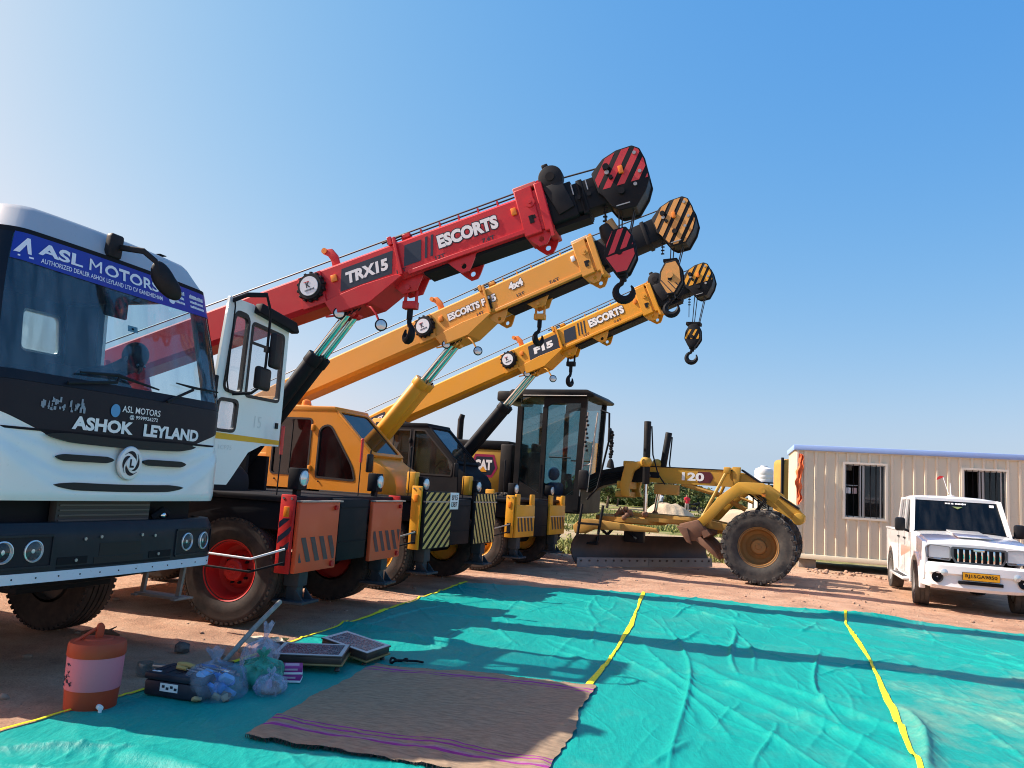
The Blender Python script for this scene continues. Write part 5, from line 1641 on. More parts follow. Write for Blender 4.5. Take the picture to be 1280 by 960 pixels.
# ---- radiator gap between cab and bumper
mb = MB()
mb.box((-0.22, 0, 1.17), (0.1, 1.9, 0.26), BLACK)
mb.box((-0.12, -0.05, 1.18), (0.08, 0.9, 0.2), flat('radiator core', (0.05, 0.048, 0.045), 0.7), bev=0.01)
for k in range(5): mb.box((-0.075, -0.05, 1.10 + 0.035 * k), (0.012, 0.86, 0.012), flat('radiator fins', (0.10, 0.095, 0.09), 0.5, 0.5))
mb.tube([(-0.1, 0.45, 1.14), (-0.06, 0.52, 1.2), (-0.1, 0.62, 1.17)], 0.03, BLACK, 8)
mb.ball((-0.06, 0.53, 1.16), 0.03, CHROME, 10, 6)
mb.build('radiator', truck)
# ---- interior
mb = MB()
mb.box((-1.18, 0, 1.34), (1.7, 2.26, 0.03), INTERIOR)
mb.prism([(-0.14, 1.4), (-0.14, 2.04), (-0.24, 2.06), (-0.42, 2.0), (-0.5, 1.9), (-0.5, 1.4)], 'xz', -1.0, 1.0, INTERIOR, 0.02)
mb.frame(round_poly([(-1.14, 1.36), (1.14, 1.36), (1.14, 2.84), (-1.14, 2.84)], 0.008), round_poly([(0.60, 2.40), (1.07, 2.40), (1.07, 2.74), (0.60, 2.74)], 0.05), 'yz', -2.035, -2.02, INTERIOR)
mb.prism([(-0.60, 2.83), (-2.02, 2.83), (-2.02, 2.86), (-0.62, 2.86)], 'xz', -1.13, 1.13, INTERIOR)
mb.box((-1.80, 1.145, 2.1), (0.40, 0.02, 1.45), INTERIOR)
mb.box((-1.38, -1.145, 1.75), (0.9, 0.02, 0.7), INTERIOR)
swm = [(-0.68 + 0.22 * cos(a) * 0.75, -0.55 + 0.22 * sin(a), 2.02 + 0.22 * cos(a) * 0.45) for a in [2 * pi * i / 24 for i in range(24)]]
mb.tube(swm, 0.016, PLASTIC, 8, closed=True)
mb.tube([(-0.68, -0.55, 2.02), (-0.5, -0.55, 1.75)], 0.03, PLASTIC, 8)
mb.tube([(-0.84, -0.55, 1.92), (-0.52, -0.55, 2.12)], 0.014, PLASTIC, 6)
mb.build('cab_interior', truck)
for y_ in (-0.6, 0.62):
    mb = MB()
    mb.box((-1.12, y_, 1.68), (0.5, 0.5, 0.14), INTERIOR, bev=0.05)
    mb.box((-1.38, y_, 1.98), (0.14, 0.5, 0.6), INTERIOR, rot=R3y(R(-6)), bev=0.06)
    mb.box((-1.12, y_, 1.48), (0.36, 0.36, 0.26), PLASTIC, bev=0.02)
    mb.build('seat', truck)
mb = MB(); mb.add([(-0.2, -0.72, 2.068), (-0.2, -0.42, 2.068), (-0.36, -0.36, 2.03), (-0.36, -0.66, 2.03)], [(0, 1, 2, 3)], PAPER); mb.build('paper_on_dash', truck)
mb = MB()
mb.box((-0.34, 0.02, 2.62), (0.03, 0.24, 0.17), PLASTIC, bev=0.012); mb.tube([(-0.34, 0.02, 2.68), (-0.36, 0.02, 2.8)], 0.012, PLASTIC, 6)
mb.build('interior_mirror', truck)
mb = MB(); mb.prism(round_poly([(0.61, 2.41), (1.06, 2.41), (1.06, 2.73), (0.61, 2.73)], 0.05), 'yz', -2.062, -2.056, glass('rear cab glass', (0.85, 0.87, 0.85), 1.0, 0.12, (0.8, 0.78, 0.72))); mb.build('rear_window', truck)
mb = MB()
mb.prism([(-0.50, 2.10), (-0.54, 2.2), (-0.64, 2.76), (-1.30, 2.76), (-1.30, 2.10)], 'xz', -1.183, -1.178, glass('dark side glass', (0.2, 0.26, 0.3), 1.0, 0.04)); mb.build('side_window', truck)
# ---- open far door
PHI = R(94)
DM = Matrix(((-cos(PHI), 0, sin(PHI), -0.30), (sin(PHI), 0, cos(PHI), 1.235), (0, 1, 0, 0), (0, 0, 0, 1))) @ T(0, 0.049, 0) @ Matrix.Diagonal((1.06, 0.965, 1, 1))   # (u, z, n)
d_out = [(0.0, 1.40), (0.29, 1.40), (0.34, 1.47), (0.52, 1.70), (0.70, 1.775), (0.955, 1.785), (0.96, 2.2), (0.945, 2.86), (0.90, 2.92), (0.10, 2.95), (0.055, 2.92), (0.0, 2.2)]
mb = MB(DM)
# door skin as strips around its three windows
def P3(*pp): mb.prism(list(pp), 'xy', -0.03, 0.0, TW)
qw = [(0.115, 2.225), (0.345, 2.205), (0.36, 2.87), (0.165, 2.88)]          # quarter light
mw = [(0.41, 2.205), (0.885, 2.20), (0.875, 2.80), (0.41, 2.84)]           # main window
lw = [(0.06, 1.875), (0.315, 1.875), (0.325, 2.15), (0.075, 2.15)]         # low kerb window
o8 = [(0.0, 2.19), (0.38, 2.18), (0.385, 2.945), (0.10, 2.95), (0.055, 2.92), (0.03, 2.6)]
def ring(outer4, inner4, rad):
    mb.frame(round_poly(outer4, 0.006), round_poly(inner4, rad), 'xy', -0.03, 0.0, TW)
ring([(0.0, 2.185), (0.385, 2.18), (0.385, 2.945), (0.075, 2.95)], qw, 0.06)
ring([(0.385, 2.18), (0.958, 2.175), (0.942, 2.89), (0.385, 2.945)], mw, 0.04)
ring([(-0.015, 1.84), (0.36, 1.84), (0.375, 2.18), (0.0, 2.185)], lw, 0.05)
P3((0.36, 1.84), (0.96, 1.84), (0.958, 2.175), (0.375, 2.18))
P3((-0.01, 1.40), (0.29, 1.40), (0.35, 1.47), (0.53, 1.70), (0.70, 1.775), (0.957, 1.785), (0.96, 1.84), (-0.015, 1.84))
mb.box((0.89, 1.98, 0.008), (0.035, 0.055, 0.016), PLASTIC)
mb.box((0.0, 1.90, 0.0), (0.06, 0.12, 0.05), PLASTIC, bev=0.01)
mb.box((0.0, 2.25, 0.0), (0.06, 0.16, 0.05), PLASTIC, bev=0.01)
door = mb.build('door', truck)
for nm, q, r_ in (('quarter_window', qw, 0.06), ('window', mw, 0.04), ('kerb_window', lw, 0.05)):
    mb = MB(DM)
    pr = round_poly(q, r_)
    mb.prism(pr, 'xy', -0.018, -0.013, SIDEGLASS if nm != 'kerb_window' else glass('scratched kerb glass', (0.7, 0.75, 0.8), 1.0, 0.22, (0.8, 0.82, 0.86)))
    mb.frame(inset_poly(pr, -0.012), inset_poly(pr, 0.016), 'xy', -0.036, 0.008, FRAMERUB)
    if nm == 'window': mb.box((0.64, 2.66, -0.015), (0.48, 0.022, 0.02), FRAMERUB, rot=R3z(R(-3)))
    mb.build(nm, door)
mb = MB(DM)
mb.prism([(-0.008, 1.80), (0.955, 1.80), (0.957, 1.842), (-0.012, 1.857)], 'xy', 0.001, 0.004, YSTRIPE)
mb.build('reflective_stripe', door)
mb = MB(DM)
gr = flat('ghost marker writing', (0.58, 0.64, 0.64), 0.4)
mb.text('15', 0.10, 0.11, T(0.62, 1.99, 0.002), gr, 0.0)
mb.text('1CP75', 0.17, 0.04, T(0.22, 1.73, 0.002), gr, 0.0)
mb.build('marker_writing', door)
mb = MB(DM)
mb.prism([(0.40, 2.90), (0.98, 2.84), (1.0, 2.86), (0.95, 2.91), (0.42, 2.955)], 'xy', 0.0, 0.10, BLACK, 0.01)
mb.build('rain_visor', door)
mb = MB(DM)
mb.tube([(0.10, 2.93, 0.02), (0.14, 2.96, 0.16), (0.34, 2.985, 0.22), (0.40, 2.90, 0.24), (0.405, 2.5, 0.24), (0.40, 2.30, 0.24), (0.33, 2.22, 0.16), (0.22, 2.20, 0.02)], 0.014, BLACK, 8)
mb.tube([(0.12, 2.93, 0.02), (0.125, 2.9, 0.03), (0.125, 2.3, 0.03), (0.16, 2.21, 0.03)], 0.008, BLACK, 6)
arm = mb.build('mirror_arm', door)
for (u_, z_, wu, hz) in ((0.50, 2.60, 0.19, 0.30), (0.36, 2.345, 0.28, 0.19)):
    mb = MB(DM)
    mb.box((u_, z_, 0.26), (wu, hz, 0.07), PLASTIC, rot=R3y(R(20)), bev=0.028, seg=3)
    mb.box((u_, z_, 0.222), (wu - 0.04, hz - 0.04, 0.006), MIRROR, rot=R3y(R(20)))
    mb.box((0.405, z_, 0.24), (0.05, 0.05, 0.05), PLASTIC)
    mb.build('mirror', arm)
# ---- kerb mirror over the windscreen, roof lamp
mb = MB()
bxk = sx(-0.2, 2.91) - 0.02
KY = -0.19
mb.box((bxk + 0.02, KY, 2.915), (0.07, 0.15, 0.10), PLASTIC, bev=0.015)
mb.tube([(bxk + 0.05, KY + 0.04, 2.915), (bxk + 0.28, KY + 0.08, 2.90), (bxk + 0.38, KY + 0.14, 2.86), (bxk + 0.42, KY + 0.17, 2.80)], 0.013, PLASTIC, 8)
kmo = mb.build('kerb_mirror', truck)
mb = MB(T(bxk + 0.42, KY + 0.24, 2.765) @ RZ(R(-35)) @ RX(R(-32)) @ RY(R(12)))
mb.ball((0, 0, 0), (0.055, 0.155, 0.075), PLASTIC, 24, 14)
mb.ball((-0.02, 0, 0), (0.045, 0.145, 0.068), MIRROR, 24, 14)
mb.build('mirror_head', kmo)
mb = MB(T(-0.46, 0.64, 2.992))
mb.box((0, 0, 0.01), (0.08, 0.10, 0.03), PLASTIC, bev=0.006)
mb.lathe([(0.038, 0.02), (0.042, 0.0), (0.036, -0.014), (0, -0.02)], flat('clear roof lamp', (0.6, 0.55, 0.5), 0.15), 16, T(0.02, 0, 0.06) @ RZ(R(90)))
mb.build('roof_lamp', truck)
# ---- chassis and running gear
mb = MB()
for s in (-1, 1): mb.box((-4.0, s * 0.42, 0.98), (7.6, 0.09, 0.26), DARK, bev=0.01)
mb.box((-1.35, 0, 0.62), (0.14, 1.7, 0.14), DARK, bev=0.03)
mb.box((-0.5, 0, 0.72), (0.1, 1.9, 0.12), DARK)
mb.tube([(-0.35, -0.6, 0.70), (-0.5, 0.1, 0.66), (-0.4, 0.7, 0.70)], 0.035, DARK, 8)
mb.box((-0.8, 0.1, 0.62), (0.5, 0.9, 0.08), DARK, bev=0.02)
mb.box((-1.1, 0, 1.0), (1.1, 0.8, 0.5), BLACK, bev=0.05)
for s in (-1, 1):
    arc = [(-1.35 + 0.66 * cos(R(a)), 0.56 + 0.66 * sin(R(a))) for a in range(10, 171, 10)]
    arc2 = [(-1.35 + 0.62 * cos(R(a)), 0.56 + 0.62 * sin(R(a))) for a in range(170, 9, -10)]
    mb.prism(arc + arc2, 'xz', s * 1.0 - 0.18, s * 1.0 + 0.18, PLASTIC)
mb.box((-3.1, -0.95, 0.85), (1.2, 0.5, 0.55), STEEL, bev=0.08)
mb.box((-3.1, 0.95, 0.85), (0.9, 0.4, 0.4), DARK, bev=0.03)
mb.box((-4.9, 0, 1.16), (5.6, 2.2, 0.08), DARK)
mb.cyl((-5.6, -1, 0.52), (-5.6, 1, 0.52), 0.1, DARK); mb.cyl((-6.9, -1, 0.52), (-6.9, 1, 0.52), 0.1, DARK)
mb.build('chassis', truck)
mb = MB()
GS = paint('grey step steel', (0.22, 0.22, 0.22), 0.45, 0.3, metal=0.4)
for xx in (-0.35, -0.75): mb.box((xx, 1.16, 0.60), (0.04, 0.03, 0.36), GS, rot=R3y(R(6)))
mb.box((-0.55, 1.17, 0.43), (0.5, 0.16, 0.025), GS, bev=0.006)
for xx in (-0.33, -0.77): mb.box((xx, 1.17, 0.425), (0.05, 0.24, 0.015), GS)
mb.build('step', truck)
DRIM = paint('dusty dark wheel paint', (0.05, 0.05, 0.055), 0.6, 0.4)
for x in (-1.35, -5.6, -6.9):
    wheel(truck, T(x - 0.22, -0.92, 0.52), 0.52, 0.32, 0.28, DRIM); wheel(truck, T(x - 0.22, 0.92, 0.52) @ RZ(pi), 0.52, 0.32, 0.28, DRIM)

MB.remap = None
# ---- passenger leaning towards the dash
SHIRT = rough_mat('dark navy shirt', (0.012, 0.018, 0.03), (0.03, 0.035, 0.05), 14, 0.9, 0.3)
SKIN = flat('brown skin', (0.28, 0.14, 0.085), 0.5)
HAIR = rough_mat('black hair', (0.006, 0.006, 0.007), (0.014, 0.012, 0.012), 60, 0.5, 0.6, 120, 0.004)
def seated_passenger():
    t = thing('person', truck.matrix_basis @ Vector((-1.22, 0.50, 1.70)), TYAW, 'person with short black hair in a dark shirt leaning forward inside the white truck cab', 'person')
    j = [(0, 0, 0.12), (0.08, 0.0, 0.32), (0.22, 0.03, 0.50), (0.36, 0.07, 0.60), (0.47, 0.1, 0.66), (0.56, 0.12, 0.70),       # pelvis .. head
         (0.26, -0.16, 0.52), (0.33, -0.24, 0.30), (0.52, -0.16, 0.22), (0.60, -0.12, 0.27),
         (0.28, 0.24, 0.52), (0.40, 0.30, 0.33), (0.58, 0.22, 0.33), (0.66, 0.18, 0.38),
         (0.10, -0.12, 0.05), (0.52, -0.14, 0.08), (0.56, -0.14, -0.32), (0.10, 0.12, 0.05), (0.52, 0.14, 0.08), (0.56, 0.14, -0.32)]
    e = [(0, 1), (1, 2), (2, 3), (3, 4), (4, 5), (2, 6), (6, 7), (7, 8), (8, 9), (2, 10), (10, 11), (11, 12), (12, 13), (0, 14), (14, 15), (15, 16), (0, 17), (17, 18), (18, 19)]
    r = [(0.16, 0.13), (0.16, 0.12), (0.17, 0.12), (0.075, 0.075), (0.08, 0.085), (0.085, 0.095), 0.07, 0.05, 0.04, 0.035, 0.07, 0.05, 0.04, 0.035, 0.085, 0.07, 0.05, 0.085, 0.07, 0.05]
    b = skin_body('body', j, e, r, SHIRT, t)
    b.data.materials.append(SKIN)
    for p in b.data.polygons:
        c = p.center
        if (c.x > 0.40 and c.z > 0.60) or (c.x > 0.57 and 0.2 < c.z < 0.45): p.material_index = 1
    mb = MB(T(0.53, 0.115, 0.72) @ RY(R(35)))
    mb.ball((-0.015, 0, 0.025), (0.118, 0.10, 0.118), HAIR, 22, 14)
    mb.build('hair', t)
    mb = MB(T(0.53, 0.115, 0.70) @ RY(R(35)))
    mb.ball((0.105, 0, -0.02), (0.022, 0.016, 0.03), SKIN, 8, 6)
    for s in (-1, 1):
        mb.ball((0.088, s * 0.036, 0.012), 0.012, flat('eye white', (0.7, 0.68, 0.65), 0.3), 8, 6); mb.ball((0.097, s * 0.036, 0.012), 0.006, BLACK, 6, 5)
        mb.ball((0.0, s * 0.1, 0.0), (0.02, 0.012, 0.034), SKIN, 8, 6)
    mb.box((0.098, 0, -0.058), (0.012, 0.05, 0.012), flat('lips', (0.22, 0.08, 0.06), 0.5), bev=0.004)
    mb.build('face', t)
    for s, c in ((-1, (0.60, -0.12, 0.27)), (1, (0.66, 0.18, 0.38))):
        mb = MB()
        mb.box((c[0] + 0.04, c[1], c[2] + 0.01), (0.085, 0.08, 0.03), SKIN, bev=0.012)
        for k in range(4):
            y0 = c[1] - 0.03 + 0.02 * k
            mb.tube([(c[0] + 0.07, y0, c[2] + 0.012), (c[0] + 0.115, y0, c[2] + 0.02), (c[0] + 0.14 + 0.006 * (1.5 - abs(k - 1.5)), y0, c[2] - 0.005)], [0.010, 0.009, 0.007], SKIN, 8)
        mb.tube([(c[0] + 0.01, c[1] + s * -0.035, c[2]), (c[0] + 0.045, c[1] + s * -0.065, c[2] + 0.015), (c[0] + 0.08, c[1] + s * -0.07, c[2] + 0.01)], [0.012, 0.010, 0.008], SKIN, 8)
        mb.build('hand', t)
seated_passenger()
# ------------------------------------------------------------------ motor grader
GY_ = paint('grader yellow paint', (0.54, 0.29, 0.03), 0.42, 0.3, (0.30, 0.19, 0.08), scale=1.8, coat=0.1)
GYD = paint('worn grader yellow', (0.46, 0.25, 0.05), 0.55, 0.45, (0.22, 0.12, 0.06), scale=3.0, coat=0.0)
GBLK = paint('grader black paint', (0.008, 0.009, 0.011), 0.4, 0.04, coat=0.0, spec=0.2)
GRIM = paint('grader wheel paint', (0.30, 0.145, 0.04), 0.6, 0.5, (0.25, 0.13, 0.06), scale=5, coat=0)
BLADE = paint('worn blade steel', (0.085, 0.065, 0.055), 0.45, 0.6, (0.20, 0.12, 0.09), scale=2.5, metal=0.3, coat=0, bump=0.03)
BLADEEDGE = paint('polished cutting edge', (0.20, 0.20, 0.21), 0.35, 0.35, (0.2, 0.14, 0.1), metal=0.6, coat=0)
RUST = paint('rusty scarifier steel', (0.20, 0.10, 0.06), 0.6, 0.5, (0.09, 0.05, 0.035), scale=5, coat=0, bump=0.03)
GGLASS = glass('greenish cab glass', (0.55, 0.68, 0.70), 1.0, 0.02)
GA = R(-23.5)
gr = thing('motor_grader', (5.27, 15.74, 0), GA, 'dusty yellow motor grader with black cab and its blade lowered, parked beyond the cranes', 'grader')
# frame: nose, straight beam and gooseneck
mb = MB()
def bar2(pts, hw, hh, m):
    """box beam through (x, z) points"""
    P = [Vector(p) for p in pts]; rings = []
    for i, p in enumerate(P):
        a = P[max(0, i - 1)]; b = P[min(len(P) - 1, i + 1)]
        t = (b - a).normalized(); n_ = Vector((-t.y, t.x))
        h_ = hh[i] if isinstance(hh, (list, tuple)) else hh
        u_, d_ = p + n_ * h_, p - n_ * h_
        rings.append([(u_.x, -hw, u_.y), (u_.x, hw, u_.y), (d_.x, hw, d_.y), (d_.x, -hw, d_.y)])
    mb.loft(rings, m)
bar2([(0.72, 1.22), (0.5, 1.40), (-0.2, 1.82), (-0.45, 1.93), (-0.75, 1.96), (-2.45, 1.96)], 0.17, [0.10, 0.14, 0.16, 0.165, 0.165, 0.165], GY_)
bar2([(-2.42, 1.955), (-2.9, 1.94), (-3.4, 1.82), (-3.9, 1.55), (-4.4, 1.20), (-4.9, 0.98), (-7.2, 0.98)], 0.175, [0.17, 0.17, 0.17, 0.17, 0.18, 0.2, 0.2], GBLK)
mb.box((-1.5, 0, 2.128), (2.0, 0.36, 0.02), GBLK)
mb.prism([(-0.45, 2.13), (0.66, 1.42), (0.66, 1.46), (-0.44, 2.165)], 'xz', -0.20, 0.20, GBLK)
mb.cyl((0.66, -0.32, 1.24), (0.66, 0.32, 1.24), 0.115, GY_, seg=20, bev=0.015)
mb.box((0.1, 0, 1.1), (0.45, 0.5, 0.5), GBLK, bev=0.03)
mb.box((-2.28, -0.18, 1.95), (0.30, 0.03, 0.12), BLACK); mb.cyl((-2.36, -0.22, 1.93), (-2.36, -0.17, 1.93), 0.05, STEEL, seg=12)
for k in range(4): mb.tube([(-2.6 - 0.06 * k, -0.19, 2.05 - 0.04 * k), (-3.3, -0.2, 1.92 - 0.05 * k), (-3.9, -0.2, 1.58 - 0.05 * k), (-4.3, -0.2, 1.3 - 0.03 * k)], 0.016, BLACK, 6)
fr = mb.build('frame', gr)
mb = MB()
mb.prism(round_poly([(-1.32, 1.84), (-1.06, 1.84), (-1.0, 1.96), (-1.06, 2.07), (-1.32, 2.07)], 0.02), 'xz', -0.1765, -0.173, flat('dark red decal', (0.10, 0.012, 0.018), 0.4))
mb.prism([(-1.8, 1.85), (-1.27, 1.85), (-1.27, 2.065), (-1.8, 2.065)], 'xz', -0.1755, -0.173, GY_)
mb.text('120', 0.46, 0.175, SIDE(-1.42, -0.1795, 1.957), WHITE, 0.04)
mb.build('lettering', fr)
# front axle, wheels
mb = MB()
mb.box((0, 0, 0.72), (0.22, 1.7, 0.22), GY_, bev=0.03)
mb.tube([(0.15, -0.85, 0.85), (0.15, 0.85, 0.85)], 0.045, STEEL, 8)
for s in (-1, 1): mb.box((0, s * 0.82, 0.7), (0.26, 0.16, 0.34), GY_, bev=0.03)
mb.build('front_axle', gr)
for s in (-1, 1):
    Mx = T(0, s * 1.0, 0.685) @ (RZ(pi) if s > 0 else Matrix()) @ RZ(R(2))
    wheel(gr, Mx, 0.685, 0.40, 0.36, GRIM, 'grader', RUBBER2)
for x in (-5.35, -6.9):
    for s in (-1, 1): wheel(gr, T(x, s * 1.0, 0.685) @ (RZ(pi) if s > 0 else Matrix()), 0.685, 0.40, 0.36, GRIM, 'grader', RUBBER2)
mb = MB()
for s in (-1, 1): mb.box((-6.12, s * 0.72, 0.72), (2.1, 0.16, 0.4), GY_, bev=0.04)
mb.build('tandem_case', gr)
# scarifier: curved arms, rake body and teeth, side links
mb = MB()
for s in (-0.62, 0.62):
    path = [(0.30, 1.60), (0.0, 1.78), (-0.40, 1.78), (-0.75, 1.50), (-1.0, 1.18), (-1.28, 0.92)]
    P = [Vector(p) for p in path]; up = []; dn = []
    for i, p in enumerate(P):
        t = (P[min(len(P) - 1, i + 1)] - P[max(0, i - 1)]).normalized(); n_ = Vector((-t.y, t.x)); h_ = (0.10, 0.12, 0.12, 0.105, 0.095, 0.08)[i]
        up.append(tuple(p + n_ * h_)); dn.append(tuple(p - n_ * h_))
    mb.prism(round_poly(up + dn[::-1], 0.03, 2), 'xz', s - 0.04, s + 0.04, GY_, 0.01)
mb.cyl((0.02, -0.70, 1.75), (0.02, 0.70, 1.75), 0.05, GY_)
mb.box((0.05, -0.67, 1.66), (0.07, 0.02, 0.05), AMBER)
sc = mb.build('scarifier_arm', gr)
mb = MB()
mb.prism([(-1.58, 0.98), (-1.20, 1.10), (-1.02, 0.88), (-1.26, 0.66), (-1.48, 0.72)], 'xz', -0.72, 0.72, RUST, 0.03)
mb.prism([(-1.62, 0.95), (-1.40, 0.64), (-1.30, 0.60), (-1.40, 0.92)], 'xz', -0.77, -0.72, RUST, 0.01)
for k in range(11):
    y_ = -0.70 + 0.14 * k
    mb.prism([(-1.25, 0.70), (-1.14, 0.77), (-0.86, 0.52), (-0.74, 0.33), (-0.93, 0.46)], 'xz', y_ - 0.022, y_ + 0.022, RUST, 0.006)
    mb.prism([(-1.12, 0.88), (-1.02, 0.92), (-0.94, 0.82), (-1.08, 0.74)], 'xz', y_ - 0.034, y_ + 0.034, RUST)
mb.build('scarifier', sc)
mb = MB()
for s in (-0.24, 0.24):
    mb.tube([(-0.72, s, 2.12), (-1.20, s * 2.3, 1.02)], 0.035, GY_, 8)
    mb.box((-0.72, s, 2.12), (0.14, 0.1, 0.14), GY_, bev=0.02)
mb.prism([(-0.62, 2.20), (-0.45, 2.20), (-0.5, 1.62), (-0.58, 1.62)], 'xz', -0.26, -0.20, GY_, 0.01)
mb.tube([(-0.2, -0.23, 1.5), (-0.55, -0.23, 1.62), (-0.95, -0.3, 1.2)], 0.03, GYD, 8)
for k in range(5): mb.tube([(-0.5, -0.2 + .05 * k, 1.7), (-0.32, -0.22 + .05 * k, 1.84 - .04 * k), (0.05, -0.2, 1.62 - .05 * k), (-0.2, -0.1, 1.3)], 0.018, BLACK, 6)
mb.build('scarifier_link', sc)
# clamp arms and lift cylinders half way along the frame
mb = MB()
for s in (-1, 1):
    mb.prism(round_poly([(-2.78, 2.16), (-2.44, 2.22), (-2.42, 2.12), (-2.60, 2.0), (-2.70, 1.62), (-2.64, 1.46), (-2.84, 1.46), (-2.88, 1.70), (-2.82, 2.0)], 0.05, 2), 'xz', s * 0.48 - 0.07, s * 0.48 + 0.07, GY_, 0.02)
    mb.ball((-2.34, s * 0.52, 2.20), 0.125, GY_, 16, 10)
    mb.box((-2.72, s * 0.3, 2.15), (0.24, 0.4, 0.12), GY_, bev=0.02)
mb.box((-2.85, 0, 1.70), (0.22, 1.0, 0.16), GY_, bev=0.02)
mb.box((-2.88, 0, 1.50), (0.24, 0.9, 0.12), GYD, bev=0.02)
mb.box((-1.95, -0.2, 1.66), (0.48, 0.3, 0.22), GYD, bev=0.02)
mb.tube([(-1.65, -0.12, 1.80), (-0.9, -0.12, 1.62), (-0.35, -0.12, 1.35)], 0.05, GYD, 8)
mb.build('circle_lift_arms', gr)
for s, tz, lx in ((-1, 3.06, -0.02), (1, 2.92, 0.22)):
    mb = MB()
    b0 = Vector((-2.32 + (0.0 if s < 0 else -0.02), s * 0.52, 1.12)); t0 = Vector((-2.32 + lx, s * 0.52, tz))
    d = (t0 - b0).normalized()
    mb.cyl(b0 + d * 0.62, t0, 0.075, GBLK, seg=16, bev=0.01)
    mb.tube([t0 - d * 0.1 + Vector((0.09, 0, 0)), t0 - d * 0.7 + Vector((0.13, 0, 0)), t0 - d * 1.0 + Vector((0.25, 0, -0.1)), t0 - d * 1.1 + Vector((0.4, 0, -0.2))], 0.016, BLACK, 6)
    o = mb.build('lift_cylinder', gr)
    mb = MB(); mb.cyl(b0, b0 + d * 0.64, 0.042, CHROME, seg=16); mb.ball(tuple(b0), 0.07, RUST, 12, 8); mb.build('rod', o)
# drawbar and circle
mb = MB()
mb.prism([(-2.62, 0.98), (-2.62, 1.14), (-1.2, 1.12), (-0.2, 0.96), (-0.2, 0.86), (-1.2, 0.94)], 'xz', -0.44, -0.28, GYD, 0.015)
mb.prism([(-2.62, 0.98), (-2.62, 1.14), (-1.2, 1.12), (-0.2, 0.96), (-0.2, 0.86), (-1.2, 0.94)], 'xz', 0.28, 0.44, GYD, 0.015)
mb.box((-2.0, 0, 1.02), (1.2, 1.0, 0.08), GYD)
mb.box((-0.5, 0, 0.9), (0.8, 0.3, 0.14), GYD, bev=0.02)
for k in range(7):
    mb.ball((-2.72 + 0.05 * (k % 3), -0.66 + 0.03 * k, 1.02 + 0.06 * (k % 4)), 0.06, RUST, 8, 6)
    mb.tube([(-2.7, -0.62 + 0.03 * k, 1.1), (-2.82 - .02 * k, -0.64, 1.24 - 0.03 * k), (-2.9, -0.6, 1.0)], 0.016, RUST, 5)
mb.build('drawbar', gr)
mb = MB()
mb.lathe([(0.72, 0.0), (0.78, -0.03), (0.78, -0.12), (0.70, -0.15), (0.60, -0.15), (0.60, 0.0)], GYD, 40, T(-2.75, 0.1, 0.90) @ RX(R(-90)) @ T(0, 0.0, 0), closed=True)
mb.prism(round_poly([(-3.72, 0.62), (-3.78, 0.78), (-3.62, 0.93), (-3.4, 0.95), (-2.0, 0.86), (-1.94, 0.78), (-3.3, 0.74), (-3.5, 0.64)], 0.03, 2), 'xz', -0.85, -0.72, GYD, 0.015)
mb.box((-2.55, -0.4, 0.66), (0.42, 0.2, 0.28), GBLK, bev=0.02)
for a, b in (((-3.35, -0.5, 0.82), (-3.05, -0.6, 0.62)), ((-2.95, -0.5, 0.82), (-3.1, -0.6, 0.62)), ((-2.75, -0.5, 0.8), (-2.45, -0.6, 0.60))): mb.tube([a, b], 0.03, BLACK, 6)
mb.build('circle', gr)
# moldboard: concave plate swung across the frame
bl0, bl1 = Vector((-3.60, -1.36)), Vector((-1.40, 1.72))
dv = (bl1 - bl0); Lb = dv.length; ax = dv.normalized(); nf = Vector((ax.y, -ax.x))     # front face normal
prof = []
for i in range(13):
    t = i / 12; a = R(-48 + 96 * t)
    prof.append((0.18 - 0.30 * (cos(a) - cos(R(48))) / (1 - cos(R(48))) * 0.62, 0.07 + 0.58 * t))
def bpt(s, d, z): q = bl0 + ax * s + nf * d; return (q.x, q.y, z)
mb = MB()
rings = []
for s in (0, Lb * 0.33, Lb * 0.66, Lb):
    rings.append([bpt(s, d, z) for d, z in prof] + [bpt(s, d - 0.035, z) for d, z in reversed(prof)])
mb.loft(rings, BLADE)
bl = mb.build('blade', gr)
mb = MB()
for k in range(2):
    s0, s1 = Lb * k / 2 + 0.003, Lb * (k + 1) / 2 - 0.003
    pf = [(0.195, 0.005), (0.175, 0.19), (0.19, 0.19), (0.212, 0.005)]
    mb.loft([[bpt(s, d, z) for d, z in pf] for s in (s0, s1)], BLADEEDGE)
for k in range(18):
    q = bpt(Lb * (k + .5) / 18, 0.19, 0.13); q2 = bpt(Lb * (k + .5) / 18, 0.215, 0.13); mb.cyl(q, q2, 0.02, BLADE, seg=8)
mb.build('cutting_edge', bl)
